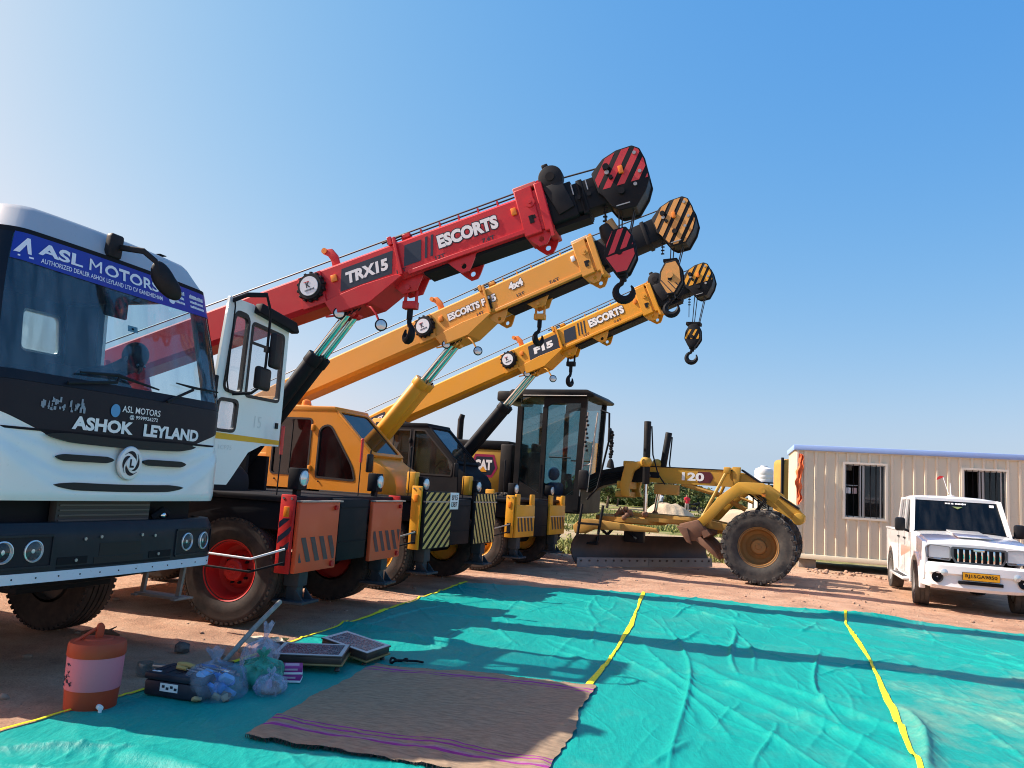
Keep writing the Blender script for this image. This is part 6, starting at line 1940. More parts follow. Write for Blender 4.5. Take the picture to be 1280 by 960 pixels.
# cab
x0, x1, yw, zf, zt = -5.2, -3.72, 0.72, 1.02, 3.52
mb = MB()
mb.prism(round_poly([(x0 - 0.25, zt), (x1 + 0.24, zt), (x1 + 0.28, zt + 0.05), (x1 + 0.1, zt + 0.17), (x0 - 0.2, zt + 0.16), (x0 - 0.28, zt + 0.08)], 0.03, 2), 'xz', -yw - 0.08, yw + 0.08, GBLK, 0.02)
mb.box((x0 - 0.42, 0.0, zt + 0.03), (0.46, 1.2, 0.24), GBLK, bev=0.05)
mb.tube([(x0 + 0.1, -yw - 0.09, zt + 0.02), (x1 + 0.1, -yw - 0.09, zt + 0.03)], 0.012, STEEL, 6)
mb.box(((x0 + x1) / 2, 0, 1.12), (x1 - x0, 2 * yw, 0.2), GBLK, bev=0.03)
for s in (-1, 1):
    yy = s * yw
    mb.box((x0 + 0.02, yy * 0.98, 2.2), (0.12, 0.10, 2.2), GBLK)
    mb.box((-4.58, yy, 2.2), (0.10, 0.07, 2.2), GBLK)
    mb.loft([[(x1 - 0.08 + q * 0.1, yy * 0.96 - 0.05, 1.1 + z_) for q in ()] or [(x1 - 0.12, yy - 0.04, 1.1), (x1 + 0.0, yy - 0.04, 1.1), (x1 + 0.0, yy + 0.04, 1.1), (x1 - 0.12, yy + 0.04, 1.1)] for z_ in (0,)] + [[(x1 - 0.04, yy - 0.04, zt), (x1 + 0.10, yy - 0.04, zt), (x1 + 0.10, yy + 0.04, zt), (x1 - 0.04, yy + 0.04, zt)]], GBLK)
    mb.prism([(x0, 1.05), (x1, 1.05), (x1 - 0.05, 1.42), (-4.55, 1.36), (x0, 1.7)], 'xz', yy - 0.03, yy + 0.03, GBLK)
    mb.prism(round_poly([(-4.62, zt), (-4.62, 3.1), (-4.55, 3.3), (-4.4, 3.38), (x1 + 0.05, 3.40), (x1 + 0.08, zt)], 0.06, 2), 'xz', yy - 0.02, yy + 0.02, GBLK)
    mb.tube([(-4.42, yy + s * 0.02, 2.2), (-4.42, yy + s * 0.05, 2.2), (-3.95, yy + s * 0.05, 2.2), (-3.95, yy + s * 0.02, 2.2)], 0.016, BLACK, 6)
mb.box((x1 + 0.02, 0, 1.3), (0.06, 2 * yw, 0.5), GBLK)
mb.box((x0, 0, 1.5), (0.06, 2 * yw, 0.9), GBLK)
cb = mb.build('cab', gr)
gl_quads = []
for s in (-1, 1):
    mb = MB(); yy = s * yw
    mb.prism([(-4.52, 1.36), (x1 - 0.1, 1.42), (x1 - 0.02, 3.42), (-4.52, 3.42)], 'xz', yy - 0.004, yy + 0.004, GGLASS); mb.build('door_glass', cb)
    mb = MB()
    mb.prism([(x0 + 0.06, 1.7), (-4.64, 1.36), (-4.64, zt), (x0 + 0.06, zt)], 'xz', yy - 0.004, yy + 0.004, GGLASS); mb.build('rear_side_glass', cb)
mb = MB(); mb.loft([[(x1 - 0.05, -yw + .04, 1.5), (x1 - 0.05, yw - .04, 1.5), (x1 - 0.042, yw - .04, 1.5), (x1 - 0.042, -yw + .04, 1.5)], [(x1 + 0.04, -yw + .04, zt), (x1 + 0.04, yw - .04, zt), (x1 + 0.048, yw - .04, zt), (x1 + 0.048, -yw + .04, zt)]], GGLASS); mb.build('windscreen', cb)
mb = MB(); mb.prism([(-yw + .06, 1.95), (yw - .06, 1.95), (yw - .06, zt), (-yw + .06, zt)], 'yz', x0 - 0.004, x0 + 0.004, GGLASS); mb.build('rear_window', cb)
mb = MB()
mb.box((-4.85, 0, 1.55), (0.5, 0.5, 0.16), INTERIOR, bev=0.05); mb.box((-5.05, 0, 1.95), (0.16, 0.5, 0.75), INTERIOR, bev=0.06); mb.box((-5.07, 0, 2.42), (0.1, 0.28, 0.2), INTERIOR, bev=0.04)
mb.box((-4.9, 0, 1.3), (0.3, 0.3, 0.3), INTERIOR)
mb.tube([(-4.05, 0, 1.2), (-4.2, 0, 1.75)], 0.06, INTERIOR, 8); mb.box((-4.25, 0, 1.8), (0.1, 0.4, 0.16), INTERIOR, bev=0.03)
mb.build('seat', cb)
mb = MB(); mb.box((-4.35, -0.45, 1.52), (0.32, 0.26, 0.28), paint('blue cloth bag', (0.02, 0.12, 0.3), 0.7, 0.1, coat=0), bev=0.06)
mb.ball((-4.42, -0.42, 1.85), (0.14, 0.11, 0.15), paint('blue cloth bag', (0.02, 0.12, 0.3)), 12, 8)
bagg = mb.build('cloth_bag'); bagg.location = gr.location; bagg.rotation_euler = gr.rotation_euler
tag(bagg, 'blue bag lying behind the glass inside the black grader cab', 'bag')
# mirrors, front guard rails, tassels
mb = MB()
mb.tube([(x1 + 0.42, -yw - 0.05, 3.25), (x1 + 0.62, -yw - 0.1, 3.18), (x1 + 0.64, -yw - 0.1, 2.6), (x1 + 0.42, -yw - 0.05, 1.6), (x1 + 0.2, -yw - 0.02, 1.35)], 0.022, BLACK, 6)
mb.tube([(x1 + 0.12, -yw - 0.02, 3.2), (x1 + 0.02, -yw - 0.02, 1.4)], 0.018, STEEL, 6)
mb.tube([(x1 + 0.34, -yw - 0.0, 3.2), (x1 + 0.18, -yw - 0.0, 1.5)], 0.018, STEEL, 6)
mb.tube([(x1 + 0.05, -yw - 0.0, 2.05), (x1 + 0.26, -yw - 0.0, 2.1)], 0.016, STEEL, 6)
mb.box((x1 + 0.65, -yw - 0.1, 2.72), (0.06, 0.12, 0.3), PLASTIC, bev=0.02)
mb.box((x1 + 0.1, -yw - 0.05, 1.75), (0.22, 0.08, 0.42), PLASTIC, bev=0.06)
for q in range(9): mb.box((x1 + 0.1 + 0.02 * (q % 3), -yw - 0.03, 3.1 - 0.09 * q), (0.05, 0.05, 0.05), BLACK, bev=0.012)
mb.build('mirror_frame', gr)
mb = MB()
for q in range(10):
    mb.ball((0.01 * sin(q * 2), 0.012 * cos(q * 3), -0.08 * q), (0.04 + 0.006 * (q % 3), 0.04, 0.055), flat('black yarn', (0.01, 0.01, 0.011), 0.95), 10, 6)
mb.lathe([(0.03, 0.78), (0.06, 0.86), (0.085, 1.03), (0.0, 1.05)], flat('black yarn', (0.01, 0.01, 0.011)), 14, RX(R(-90)))
o = mb.build('hanging_tassel'); o.location = gr.matrix_basis @ Vector((x1 + 0.70, -yw - 0.11, 2.78)); o.scale = (1.0, 1.0, 0.72)
tag(o, 'black yarn tassel hanging from the mirror of the grader cab', 'tassel')
# ladder and side posts
mb = MB()
LX = -3.55
mb.tube([(LX, -0.95, 1.25), (LX - 0.08, -1.0, 0.45)], 0.03, GBLK, 6); mb.tube([(LX + 0.45, -0.95, 1.25), (LX + 0.36, -1.0, 0.45)], 0.03, GBLK, 6)
mb.box((LX + 0.14, -1.0, 0.46), (0.5, 0.16, 0.04), GBLK); mb.box((LX + 0.18, -0.98, 0.85), (0.48, 0.12, 0.04), GBLK)
mb.build('ladder', gr)
# engine hood
mb = MB()
mb.box((-6.75, 0, 1.75), (2.5, 1.15, 1.15), GY_, bev=0.06)
mb.box((-6.75, 0, 2.42), (2.6, 1.2, 0.2), GBLK, bev=0.04)
mb.box((-5.5, 0, 1.9), (0.3, 1.3, 1.1), GBLK, bev=0.04)
for k in range(8): mb.box((-6.6, -0.585, 1.25 + 0.035 * k), (0.8, 0.02, 0.012), GBLK)
hd = mb.build('engine_hood', gr)
mb = MB()
hexo = [(-6.42, 1.88), (-6.28, 1.68), (-5.84, 1.68), (-5.72, 1.90), (-5.82, 2.20), (-6.30, 2.20)]
mb.sheet(hexo, 'xz', -0.579, flat('magenta decal', (0.30, 0.01, 0.07), 0.4)); mb.sheet(inset_poly(hexo, 0.055), 'xz', -0.581, NAVY)
mb.text('CAT', 0.44, 0.24, SIDE(-6.08, -0.584, 1.96), WHITE, 0.06)
mb.add([(-6.18, -0.586, 1.80), (-5.98, -0.586, 1.80), (-6.08, -0.586, 1.93)], [(0, 1, 2)], YELLOW)
mb.build('lettering', hd)
mb = MB()
mb.tube([(-6.9, -0.25, 2.5), (-6.9, -0.25, 3.0), (-6.86, -0.25, 3.13)], [0.075, 0.075, 0.06], GBLK, 14)
mb.build('exhaust_stack', gr)
# ------------------------------------------------------------------ site cabin (corrugated container)
CAB_ = paint('beige cabin paint', (0.70, 0.64, 0.49), 0.5, 0.14, (0.38, 0.27, 0.18), scale=1.1, coat=0.05, bump=0.01)
CABROOF = paint('pale blue roof sheet', (0.26, 0.40, 0.72), 0.45, 0.1, coat=0, bump=0)
TRIMW = paint('cream window trim', (0.70, 0.66, 0.56), 0.5, 0.1, coat=0)
ALU = paint('grey aluminium', (0.42, 0.42, 0.40), 0.4, 0.1, metal=0.5, coat=0)
DARKGL = glass('dark room glass', (0.30, 0.32, 0.34), 1.0, 0.03)
cabin = thing('site_cabin', (7.20, 19.20, 0.22), math.atan2(-0.285, 0.96), 'beige corrugated metal site cabin with a pale blue roof edge behind the white pickup', 'cabin')
LEN, DEP, HT = 9.6, 2.5, 2.72
def corr(mb, x0, x1, z0, z1, pitch=0.245, d=0.035):
    xs_ = []
    k = math.floor(x0 / pitch)
    pr = []
    while k * pitch < x1 + pitch:
        b = k * pitch
        pr += [(b, 0.0), (b + 0.165, 0.0), (b + 0.185, -d), (b + 0.225, -d)]
        k += 1
    pts = []
    for i in range(len(pr) - 1):
        a, b = pr[i], pr[i + 1]
        if b[0] <= x0 or a[0] >= x1: continue
        def at(x): t = (x - a[0]) / max(1e-9, b[0] - a[0]); return (x, a[1] + (b[1] - a[1]) * t)
        p, q = (at(x0) if a[0] < x0 else a), (at(x1) if b[0] > x1 else b)
        if not pts: pts.append(p)
        pts.append(q)
    n = len(pts)
    vs = [(x, y, z0) for x, y in pts] + [(x, y, z1) for x, y in pts] + [(x, 0.03, z0) for x, y in pts] + [(x, 0.03, z1) for x, y in pts]
    fs = []
    for i in range(n - 1):
        fs += [(i, i + 1, n + i + 1, n + i), (2 * n + i, 3 * n + i, 3 * n + i + 1, 2 * n + i + 1), (n + i, n + i + 1, 3 * n + i + 1, 3 * n + i), (i, 2 * n + i, 2 * n + i + 1, i + 1)]
    fs += [(0, n, 3 * n, 2 * n), (n - 1, 3 * n - 1, 4 * n - 1, 2 * n - 1)]
    mb.add(vs, fs, CAB_)
wins = [(1.12, 2.02, 1.08, 2.36), (3.70, 4.58, 1.08, 2.36), (6.6, 7.5, 1.08, 2.36)]
mb = MB()
xc = 0.06
for (a, b, z0, z1) in wins:
    corr(mb, xc, a - 0.04, 0.12, HT - 0.1)
    corr(mb, a - 0.04, b + 0.04, 0.12, z0 - 0.04); corr(mb, a - 0.04, b + 0.04, z1 + 0.04, HT - 0.1)
    xc = b + 0.04
corr(mb, xc, LEN - 0.06, 0.12, HT - 0.1)
mb.box((LEN / 2, 0.01, 0.06), (LEN, 0.12, 0.12), CAB_, bev=0.01)
mb.box((0.03, 0.0, HT / 2), (0.06, 0.10, HT - 0.02), CAB_, bev=0.008); mb.box((LEN - 0.03, 0.0, HT / 2), (0.06, 0.10, HT - 0.02), CAB_, bev=0.008)
mb.box((LEN / 2, 0.01, HT - 0.05), (LEN, 0.09, 0.1), CAB_)
keep = mb.M; mb.M = RZ(R(-90)) @ T(-DEP, 0, 0); corr(mb, 0.0, DEP, 0.0, HT); mb.M = keep
mb.M = T(LEN, 0, 0) @ RZ(R(90)); corr(mb, 0.0, DEP, 0.0, HT); mb.M = keep
mb.M = T(LEN, DEP, 0) @ RZ(pi); corr(mb, 0.0, LEN, 0.0, HT); mb.M = keep
mb.box((LEN / 2, DEP / 2, 0.08), (LEN - 0.1, DEP - 0.1, 0.08), DARK)
mb.build('wall', cabin)
mb = MB()
mb.box((LEN / 2, DEP / 2, HT + 0.02), (LEN + 0.1, DEP + 0.12, 0.05), CABROOF, bev=0.012)
mb.box((LEN / 2, -0.055, HT - 0.01), (LEN + 0.1, 0.03, 0.13), CABROOF, bev=0.01)
mb.box((-0.055, DEP / 2, HT - 0.01), (0.03, DEP + 0.1, 0.13), CABROOF, bev=0.01)
mb.build('roof', cabin)
for (a, b, z0, z1) in wins:
    mb = MB()
    mb.frame([(a - .05, z0 - .05), (b + .05, z0 - .05), (b + .05, z1 + .05), (a - .05, z1 + .05)], [(a, z0), (b, z0), (b, z1), (a, z1)], 'xz', -0.05, 0.04, TRIMW)
    wf = mb.build('window', cabin)
    mb = MB()
    m_ = (a + b) / 2 - 0.08
    mb.frame([(a, z0), (b, z0), (b, z1), (a, z1)], [(a + .03, z0 + .03), (b - .03, z0 + .03), (b - .03, z1 - .03), (a + .03, z1 - .03)], 'xz', 0.0, 0.03, ALU)
    mb.box((m_ - 0.03, 0.012, (z0 + z1) / 2), (0.05, 0.03, z1 - z0 - 0.06), ALU); mb.box((m_ + 0.05, 0.014, (z0 + z1) / 2), (0.05, 0.03, z1 - z0 - 0.06), ALU)
    mb.box((b - 0.1, 0.012, (z0 + z1) / 2), (0.03, 0.02, z1 - z0 - 0.06), ALU)
    for k in range(7):
        x_ = a + 0.07 + (b - a - 0.14) * k / 6
        mb.cyl((x_, -0.02, z0), (x_, -0.02, z1), 0.007, BLACK, seg=6)
    mb.build('frame', wf)
    mb = MB(); mb.box(((m_ + b) / 2, 0.024, (z0 + z1) / 2), (b - m_ - 0.06, 0.005, z1 - z0 - 0.06), DARKGL); mb.build('pane', wf)
mb = MB(); mb.box((1.22, 0.12, 1.72), (0.1, 0.01, 0.14), WHITE); mb.box((1.36, 0.12, 1.72), (0.1, 0.01, 0.14), paint('pinkish notice', (0.6, 0.45, 0.45), 0.6, 0.05, coat=0)); 
mb.box((1.29, 0.124, 1.85), (0.28, 0.004, 0.012), WHITE)
mb.build('notice', cabin)
mb = MB()
mb.box((LEN / 2, 0.6, 0.5), (LEN - 0.3, 0.05, 0.05), DARK)
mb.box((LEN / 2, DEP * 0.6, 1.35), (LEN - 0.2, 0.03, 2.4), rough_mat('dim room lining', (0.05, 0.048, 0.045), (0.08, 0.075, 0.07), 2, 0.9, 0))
mb.box((1.25, 0.9, 2.3), (0.3, 0.1, 0.12), WHITE, bev=0.02)
mb.build('room_lining', cabin)
BLK = rough_mat('grey concrete block', (0.25, 0.23, 0.21), (0.36, 0.33, 0.3), 4, 0.95, 0.4)
mb = MB(); mb.box((0, 0, 0.10), (0.4, 0.3, 0.24), BLK, bev=0.01)
blk0 = mb.build('concrete_block')
tag(blk0, 'grey concrete support block under the front edge of the beige cabin', 'block', 'blocks propping up the cabin')
for k, (x_, y_) in enumerate(((0.3, 0.3), (2.6, 0.3), (5.0, 0.3), (7.4, 0.3), (9.2, 0.3), (0.3, 2.2), (5.0, 2.2), (9.2, 2.2))):
    o = blk0 if k == 0 else dup(blk0)
    o.location = cabin.matrix_basis @ Vector((x_, y_, -0.24)); o.rotation_euler = cabin.rotation_euler
    if y_ > 1: o['label'] = 'grey concrete support block in the shade under the rear of the beige cabin'

# ------------------------------------------------------------------ white double-cab pickup
PW = paint('pickup white paint', (0.80, 0.80, 0.80), 0.2, 0.05, (0.5, 0.4, 0.3), coat=0.7, bump=0.0)
PTYRE = RUBBER2
PKGL = glass('pickup tinted glass', (0.12, 0.16, 0.17), 0.8, 0.012)
LAMPGL = glass('headlamp cover', (0.88, 0.92, 0.95), 1.0, 0.02)
pk = thing('pickup_truck', (7.80, 13.05, 0), math.atan2(-0.93, -0.32), 'white double cab pickup with yellow number plate parked in front of the cabin', 'pickup')
HW = 0.78; WB = 2.75; WR = 0.36
def arch(cx, r, a0, a1, n=10): return [(cx + r * cos(a0 + (a1 - a0) * i / n), WR + 0.02 + r * sin(a0 + (a1 - a0) * i / n)) for i in range(n + 1)]
# body sides: profile with wheel arches
def side_profile(z_hood=1.13):
    p = [(0.62, 0.48)]
    p += [(0.47, 0.42)]
    p += arch(0.0, 0.44, R(5), R(175))
    p += [(-0.47, 0.38), (-1.95, 0.38), (-2.28, 0.42)]
    p += arch(-WB, 0.44, R(5), R(175))
    p += [(-3.22, 0.50), (-3.62, 0.50), (-3.62, 1.16), (-2.05, 1.16), (-2.03, 1.20), (-0.55, 1.19), (0.52, 1.08), (0.64, 1.02), (0.66, 0.72)]
    return p
mb = MB()
sp = side_profile()
mb.prism(sp, 'xz', -HW, -HW + 0.06, PW, 0.012)
mb.prism(sp, 'xz', HW - 0.06, HW, PW, 0.012)
# bonnet with crown and shoulder
def hood_ring(x, z, wd): return [(x, wd * s, z + 0.035 * (1 - s * s) - (0.05 if abs(s) > 0.97 else 0.0)) for s in [-1, -0.96, -0.8, -0.66, -0.6, -0.3, 0, 0.3, 0.6, 0.66, 0.8, 0.96, 1]] + [(x, wd, z - 0.2), (x, -wd, z - 0.2)]
mb.loft([hood_ring(-0.60, 1.20, HW - 0.03), hood_ring(-0.1, 1.175, HW - 0.035), hood_ring(0.40, 1.12, HW - 0.04), hood_ring(0.58, 1.08, HW - 0.06), hood_ring(0.66, 1.03, HW - 0.08)], PW)
mb.box((0.02, 0, 1.215), (0.9, 0.5, 0.02), PW, rot=R3y(R(5)), bev=0.01)
mb.box((-0.6, 0, 1.19), (0.12, 2 * HW - 0.1, 0.04), BLACK)
# flared wheel arches
for cx in (0, -WB):
    o_ = arch(cx, 0.50, R(-8), R(188), 14); i_ = arch(cx, 0.43, R(188), R(-8), 14)
    for s in (-1, 1): mb.prism(o_ + i_, 'xz', min(s * (HW - 0.05), s * (HW + 0.04)), max(s * (HW - 0.05), s * (HW + 0.04)), PW, 0.012)
# cabin floor, firewall, bed
mb.box((-1.3, 0, 0.5), (1.5, 2 * HW - 0.12, 0.06), INTERIOR); mb.box((-0.58, 0, 0.8), (0.05, 2 * HW - 0.12, 0.7), INTERIOR)
mb.box((-2.9, 0, 0.72), (1.45, 2 * HW - 0.12, 0.05), PW); mb.box((-3.6, 0, 0.86), (0.05, 2 * HW - 0.12, 0.6), PW)
mb.box((-2.06, 0, 0.85), (0.06, 2 * HW - 0.12, 0.7), PW)
for s in (-1, 1): mb.box((-2.85, s * (HW - 0.03), 1.17), (1.6, 0.09, 0.04), PW, bev=0.01)
mb.box((-1.2, 0, 0.40), (2.0, 1.0, 0.14), DARK); mb.box((-2.9, 0, 0.5), (1.2, 0.9, 0.14), DARK)
# roof on raked pillars
zr = 1.84
rf = [(-0.98, zr - 0.045), (-1.05, zr), (-1.5, zr + 0.02), (-1.95, zr), (-2.06, zr - 0.05)]
rr_ = []
for x, z in rf: rr_.append([(x, y, z - 0.03 * (abs(y) / 0.66) ** 3 - (0.0 if abs(y) < 0.69 else 0.05)) for y in (-0.71, -0.66, -0.5, -0.2, 0, 0.2, 0.5, 0.66, 0.71)] + [(x, 0.69, z - 0.11), (x, -0.69, z - 0.11)])
mb.loft(rr_, PW)
def post(p0, p1, w_, d_): mb.loft([[(p0[0] - w_, p0[1] - d_, p0[2]), (p0[0] + w_, p0[1] - d_, p0[2]), (p0[0] + w_, p0[1] + d_, p0[2]), (p0[0] - w_, p0[1] + d_, p0[2])], [(p1[0] - w_, p1[1] - d_, p1[2]), (p1[0] + w_, p1[1] - d_, p1[2]), (p1[0] + w_, p1[1] + d_, p1[2]), (p1[0] - w_, p1[1] + d_, p1[2])]], PW)
for s in (-1, 1):
    post((-0.60, s * 0.755, 1.17), (-0.98, s * 0.68, 1.80), 0.035, 0.035)
    post((-1.30, s * 0.765, 1.17), (-1.38, s * 0.685, 1.80), 0.045, 0.03)
    post((-1.98, s * 0.765, 1.17), (-2.0, s * 0.685, 1.80), 0.06, 0.035)
    mb.box((-1.67, s * 0.73, 1.48), (0.025, 0.03, 0.6), PW, rot=R3x(s * R(7)))
mb.box((-0.985, 0, 1.785), (0.05, 1.36, 0.05), PW)
body = mb.build('body', pk, sharp=48)
for nm, ring_ in (('windscreen', [(-0.615, -0.72, 1.20), (-0.615, 0.72, 1.20), (-0.975, 0.655, 1.77), (-0.975, -0.655, 1.77)]), ('rear_window', [(-2.03, 0.7, 1.2), (-2.03, -0.7, 1.2), (-2.03, -0.65, 1.76), (-2.03, 0.65, 1.76)])):
    mb = MB(); mb.loft([ring_, [(x - 0.006, y, z - 0.003) for x, y, z in ring_]], PKGL); o = mb.build(nm, pk)
    if nm == 'windscreen':
        mb = MB()
        Mw = Matrix(((0, -0.534, 0.845, 0), (1, 0, 0, 0), (0, 0.845, 0.534, 0), (0, 0, 0, 1)))
        def wpt(y, t): return T(-0.615 + (-0.36) * t + 0.012, y, 1.20 + 0.57 * t + 0.006) @ Mw
        for y_, w_ in [(-0.16 + 0.022 * q, 0.016) for q in range(4)] + [(-0.052, 0.034)] + [(0.0 + 0.022 * q, 0.017) for q in range(8)]:
            keep = mb.M; mb.M = wpt(y_, 0.9); mb.box((0, 0, 0), (w_, 0.028 + 0.01 * (int(y_ * 1000) % 2), 0.002), WHITE); mb.M = keep
        keep = mb.M; mb.M = wpt(0.02, 0.78); mb.prism([(-0.08, 0.02), (0, -0.03), (0.08, 0.02)], 'xy', 0, 0.002, paint('olive sticker', (0.2, 0.25, 0.1), 0.5, 0, coat=0)); mb.M = keep
        keep = mb.M; mb.M = wpt(0.56, 0.88); mb.box((0, 0, 0), (0.07, 0.05, 0.003), WHITE); mb.M = keep
        keep = mb.M; mb.M = wpt(-0.52, 0.2); mb.box((0, 0, -0.04), (0.2, 0.03, 0.003), WHITE, rot=R3z(R(8))); mb.M = keep
        mb.build('windscreen_stickers', o)
        for yy in (-0.35, 0.3):
            mb = MB(); mb.tube([(-0.57, yy - 0.3, 1.225), (-0.60, yy - 0.1, 1.235), (-0.62, yy + 0.26, 1.245)], 0.010, BLACK, 6); mb.tube([(-0.55, yy, 1.21), (-0.605, yy + 0.05, 1.245)], 0.008, BLACK, 6); mb.build('wiper', pk)
for s in (-1, 1):
    for a, b, c, d in (((-0.70, 1.205), (-1.265, 1.205), (-1.34, 1.76), (-1.02, 1.76)), ((-1.345, 1.205), (-1.92, 1.205), (-1.945, 1.76), (-1.425, 1.76))):
        mb = MB()
        yb, yt = s * 0.764, s * 0.69
        q = [(a[0], yb, a[1]), (b[0], yb, b[1]), (c[0], yt, c[1]), (d[0], yt, d[1])]
        mb.loft([q, [(x, y - s * 0.006, z) for x, y, z in q]], PKGL); mb.build('side_window', pk)
    mb = MB()
    mb.box((-0.72, s * 0.93, 1.30), (0.10, 0.17, 0.24), PLASTIC, bev=0.04); mb.tube([(-0.70, s * 0.78, 1.18), (-0.72, s * 0.90, 1.22)], 0.022, PLASTIC, 8)
    mb.build('mirror', pk)
    for x_ in (-1.2, -1.9):
        mb = MB(); mb.box((x_, s * (HW + 0.012), 1.05), (0.14, 0.03, 0.03), PLASTIC, bev=0.008)
        for xx in (x_ + 0.62, x_ - 0.09): mb.box((xx, s * (HW + 0.001), 0.80), (0.008, 0.003, 0.72), DARK)
        mb.build('door_handle', pk)
    mb = MB(); mb.box((-1.3, s * (HW + 0.06), 0.36), (1.55, 0.17, 0.05), PW, bev=0.015); mb.box((-1.3, s * (HW + 0.07), 0.387), (1.2, 0.1, 0.006), PLASTIC)
    for xx in (-0.8, -1.8): mb.box((xx, s * (HW - 0.05), 0.36), (0.06, 0.2, 0.03), DARK)
    mb.build('side_step', pk)
mb = MB()
st = paint('rust brown body decal', (0.55, 0.28, 0.20), 0.4, 0.1, bump=0)
for k in range(9):
    x_ = -0.62 - 0.12 * k
    mb.prism([(x_, 0.82 - 0.015 * k), (x_ - 0.10, 0.85 - 0.02 * k), (x_ - 0.05, 0.93 - 0.01 * (k % 3)), (x_ - 0.02, 0.9)], 'xz', -HW - 0.004, -HW - 0.001, st)
mb.build('side_decal', pk)
# front: grille, headlamps, bumper, plate
mb = MB()
gp = round_poly([(-0.33, 0.76), (0.33, 0.76), (0.385, 0.86), (0.385, 1.02), (-0.385, 1.02), (-0.385, 0.86)], 0.03)
mb.prism(gp, 'yz', 0.60, 0.675, BLACK)
mb.frame(gp, inset_poly(gp, 0.03), 'yz', 0.675, 0.695, paint('dark chrome surround', (0.12, 0.13, 0.15), 0.2, 0.1, metal=0.8, coat=0))
for k in range(8):
    y_ = -0.294 + 0.084 * k
    mb.box((0.69, y_, 0.89), (0.03, 0.032, 0.2), CHROME, rot=R3y(R(3)), bev=0.012)
mb.box((0.70, 0.0, 0.985), (0.02, 0.16, 0.045), CHROME, bev=0.015)
mb.build('grille', pk)
for s in (-1, 1):
    mb = MB()
    hp_ = [(s * 0.395, 0.79), (s * 0.74, 0.81), (s * 0.765, 0.98), (s * 0.70, 1.035), (s * 0.395, 1.015)]
    if s < 0: hp_ = hp_[::-1]
    hp_ = round_poly(hp_, 0.03)
    mb.prism(hp_, 'yz', 0.57, 0.60, flat('lamp housing', (0.16, 0.18, 0.21), 0.25, 0.6))
    mb.lathe([(0.095, -0.03), (0.10, -0.05), (0.08, -0.045), (0.05, 0.0), (0.0, 0.01)], CHROME, 24, T(0.60, s * 0.58, 0.905) @ RZ(R(90)))
    mb.lathe([(0.05, -0.03), (0.055, -0.045), (0.04, -0.04), (0.0, 0.0)], CHROME, 18, T(0.60, s * 0.455, 0.90) @ RZ(R(90)))
    mb.box((0.615, s * 0.68, 0.995), (0.02, 0.13, 0.035), REDLENS, bev=0.01)
    o = mb.build('headlamp', pk)
    mb = MB()
    mb.prism(hp_, 'yz', 0.655, 0.665, LAMPGL); mb.frame(hp_, inset_poly(hp_, 0.012), 'yz', 0.60, 0.668, PW if False else flat('lamp edge', (0.2, 0.21, 0.22), 0.3))
    mb.build('lens', o)
def brow(x, z): pass
mb = MB()
def bring(y):
    a = abs(y) / 0.86
    x = 0.80 - 0.07 * a ** 2 - 0.22 * max(0, (a - 0.82) / 0.18) ** 2
    b_ = 0.34 + 0.05 * a ** 4
    return [(x - 0.26, y, 0.40), (x - 0.26, y, 0.74), (x - 0.07, y, 0.76), (x - 0.005, y, 0.72), (x, y, 0.60), (x - 0.03, y, 0.57), (x - 0.035, y, 0.47), (x - 0.015, y, b_ + 0.05), (x - 0.06, y, b_), (x - 0.2, y, b_ + 0.03)]
mb.loft([[(x_, y_ * 0.94, z_) for x_, y_, z_ in bring(y)] for y in [-0.86, -0.84, -0.8, -0.76, -0.7, -0.55, -0.3, 0, 0.3, 0.55, 0.7, 0.76, 0.8, 0.84, 0.86]], PW)
bp_ = mb.build('bumper', pk, sharp=40)
mb = MB()
for s in (-1, 1):
    mb.lathe([(0.075, 0.02), (0.085, -0.03), (0.07, -0.02), (0.0, 0.01)], BLACK, 20, T(0.735, s * 0.60, 0.53) @ RZ(R(90)))
    mb.lathe([(0.05, 0.02), (0.055, -0.02), (0.045, -0.025), (0.0, -0.03)], LENS, 18, T(0.752, s * 0.50, 0.61) @ RZ(R(90)))
mb.box((0.775, 0, 0.475), (0.05, 0.62, 0.05), BLACK, bev=0.01)
mb.build('fog_lamps', bp_)
mb = MB()
mb.box((0.81, 0.0, 0.58), (0.012, 0.52, 0.125), BLACK, bev=0.003); mb.box((0.816, 0.0, 0.58), (0.006, 0.505, 0.112), paint('yellow plate', (0.75, 0.36, 0.01), 0.45, 0.05, bump=0, coat=0))
mb.text('RJ15GA9850', 0.44, 0.068, FRONT(0.8205, 0.0, 0.58), BLACK, 0.02)
mb.build('number_plate', bp_)
PRIM = paint('silver wheel paint', (0.42, 0.42, 0.42), 0.4, 0.3, (0.35, 0.25, 0.18), metal=0.4, coat=0)
for x in (0, -WB):
    a0 = R(0) if x else R(-4)
    wheel(pk, T(x, -0.72, WR) @ RZ(a0), WR, 0.22, 0.20, PRIM, 'car', PTYRE); wheel(pk, T(x, 0.72, WR) @ RZ(pi + a0), WR, 0.22, 0.20, PRIM, 'car', PTYRE)
mb = MB(); mb.cyl((0, -0.7, WR), (0, 0.7, WR), 0.05, DARK); mb.build('axle', pk)
mb = MB(); mb.cyl((-WB, -0.7, WR), (-WB, 0.7, WR), 0.06, DARK); mb.ball((-WB, 0, WR), 0.14, DARK); mb.build('axle', pk)
mb = MB(); mb.box((0.3, 0, 0.6), (0.5, 1.2, 0.3), BLACK); mb.build('radiator', pk)
mb = MB()
for y_ in (-0.36, 0.36):
    mb.box((-1.2, y_, 0.78), (0.45, 0.5, 0.18), INTERIOR, bev=0.05); mb.box((-1.38, y_, 1.1), (0.13, 0.5, 0.6), INTERIOR, rot=R3y(R(-10)), bev=0.05); mb.box((-1.43, y_, 1.48), (0.09, 0.26, 0.18), INTERIOR, bev=0.03)
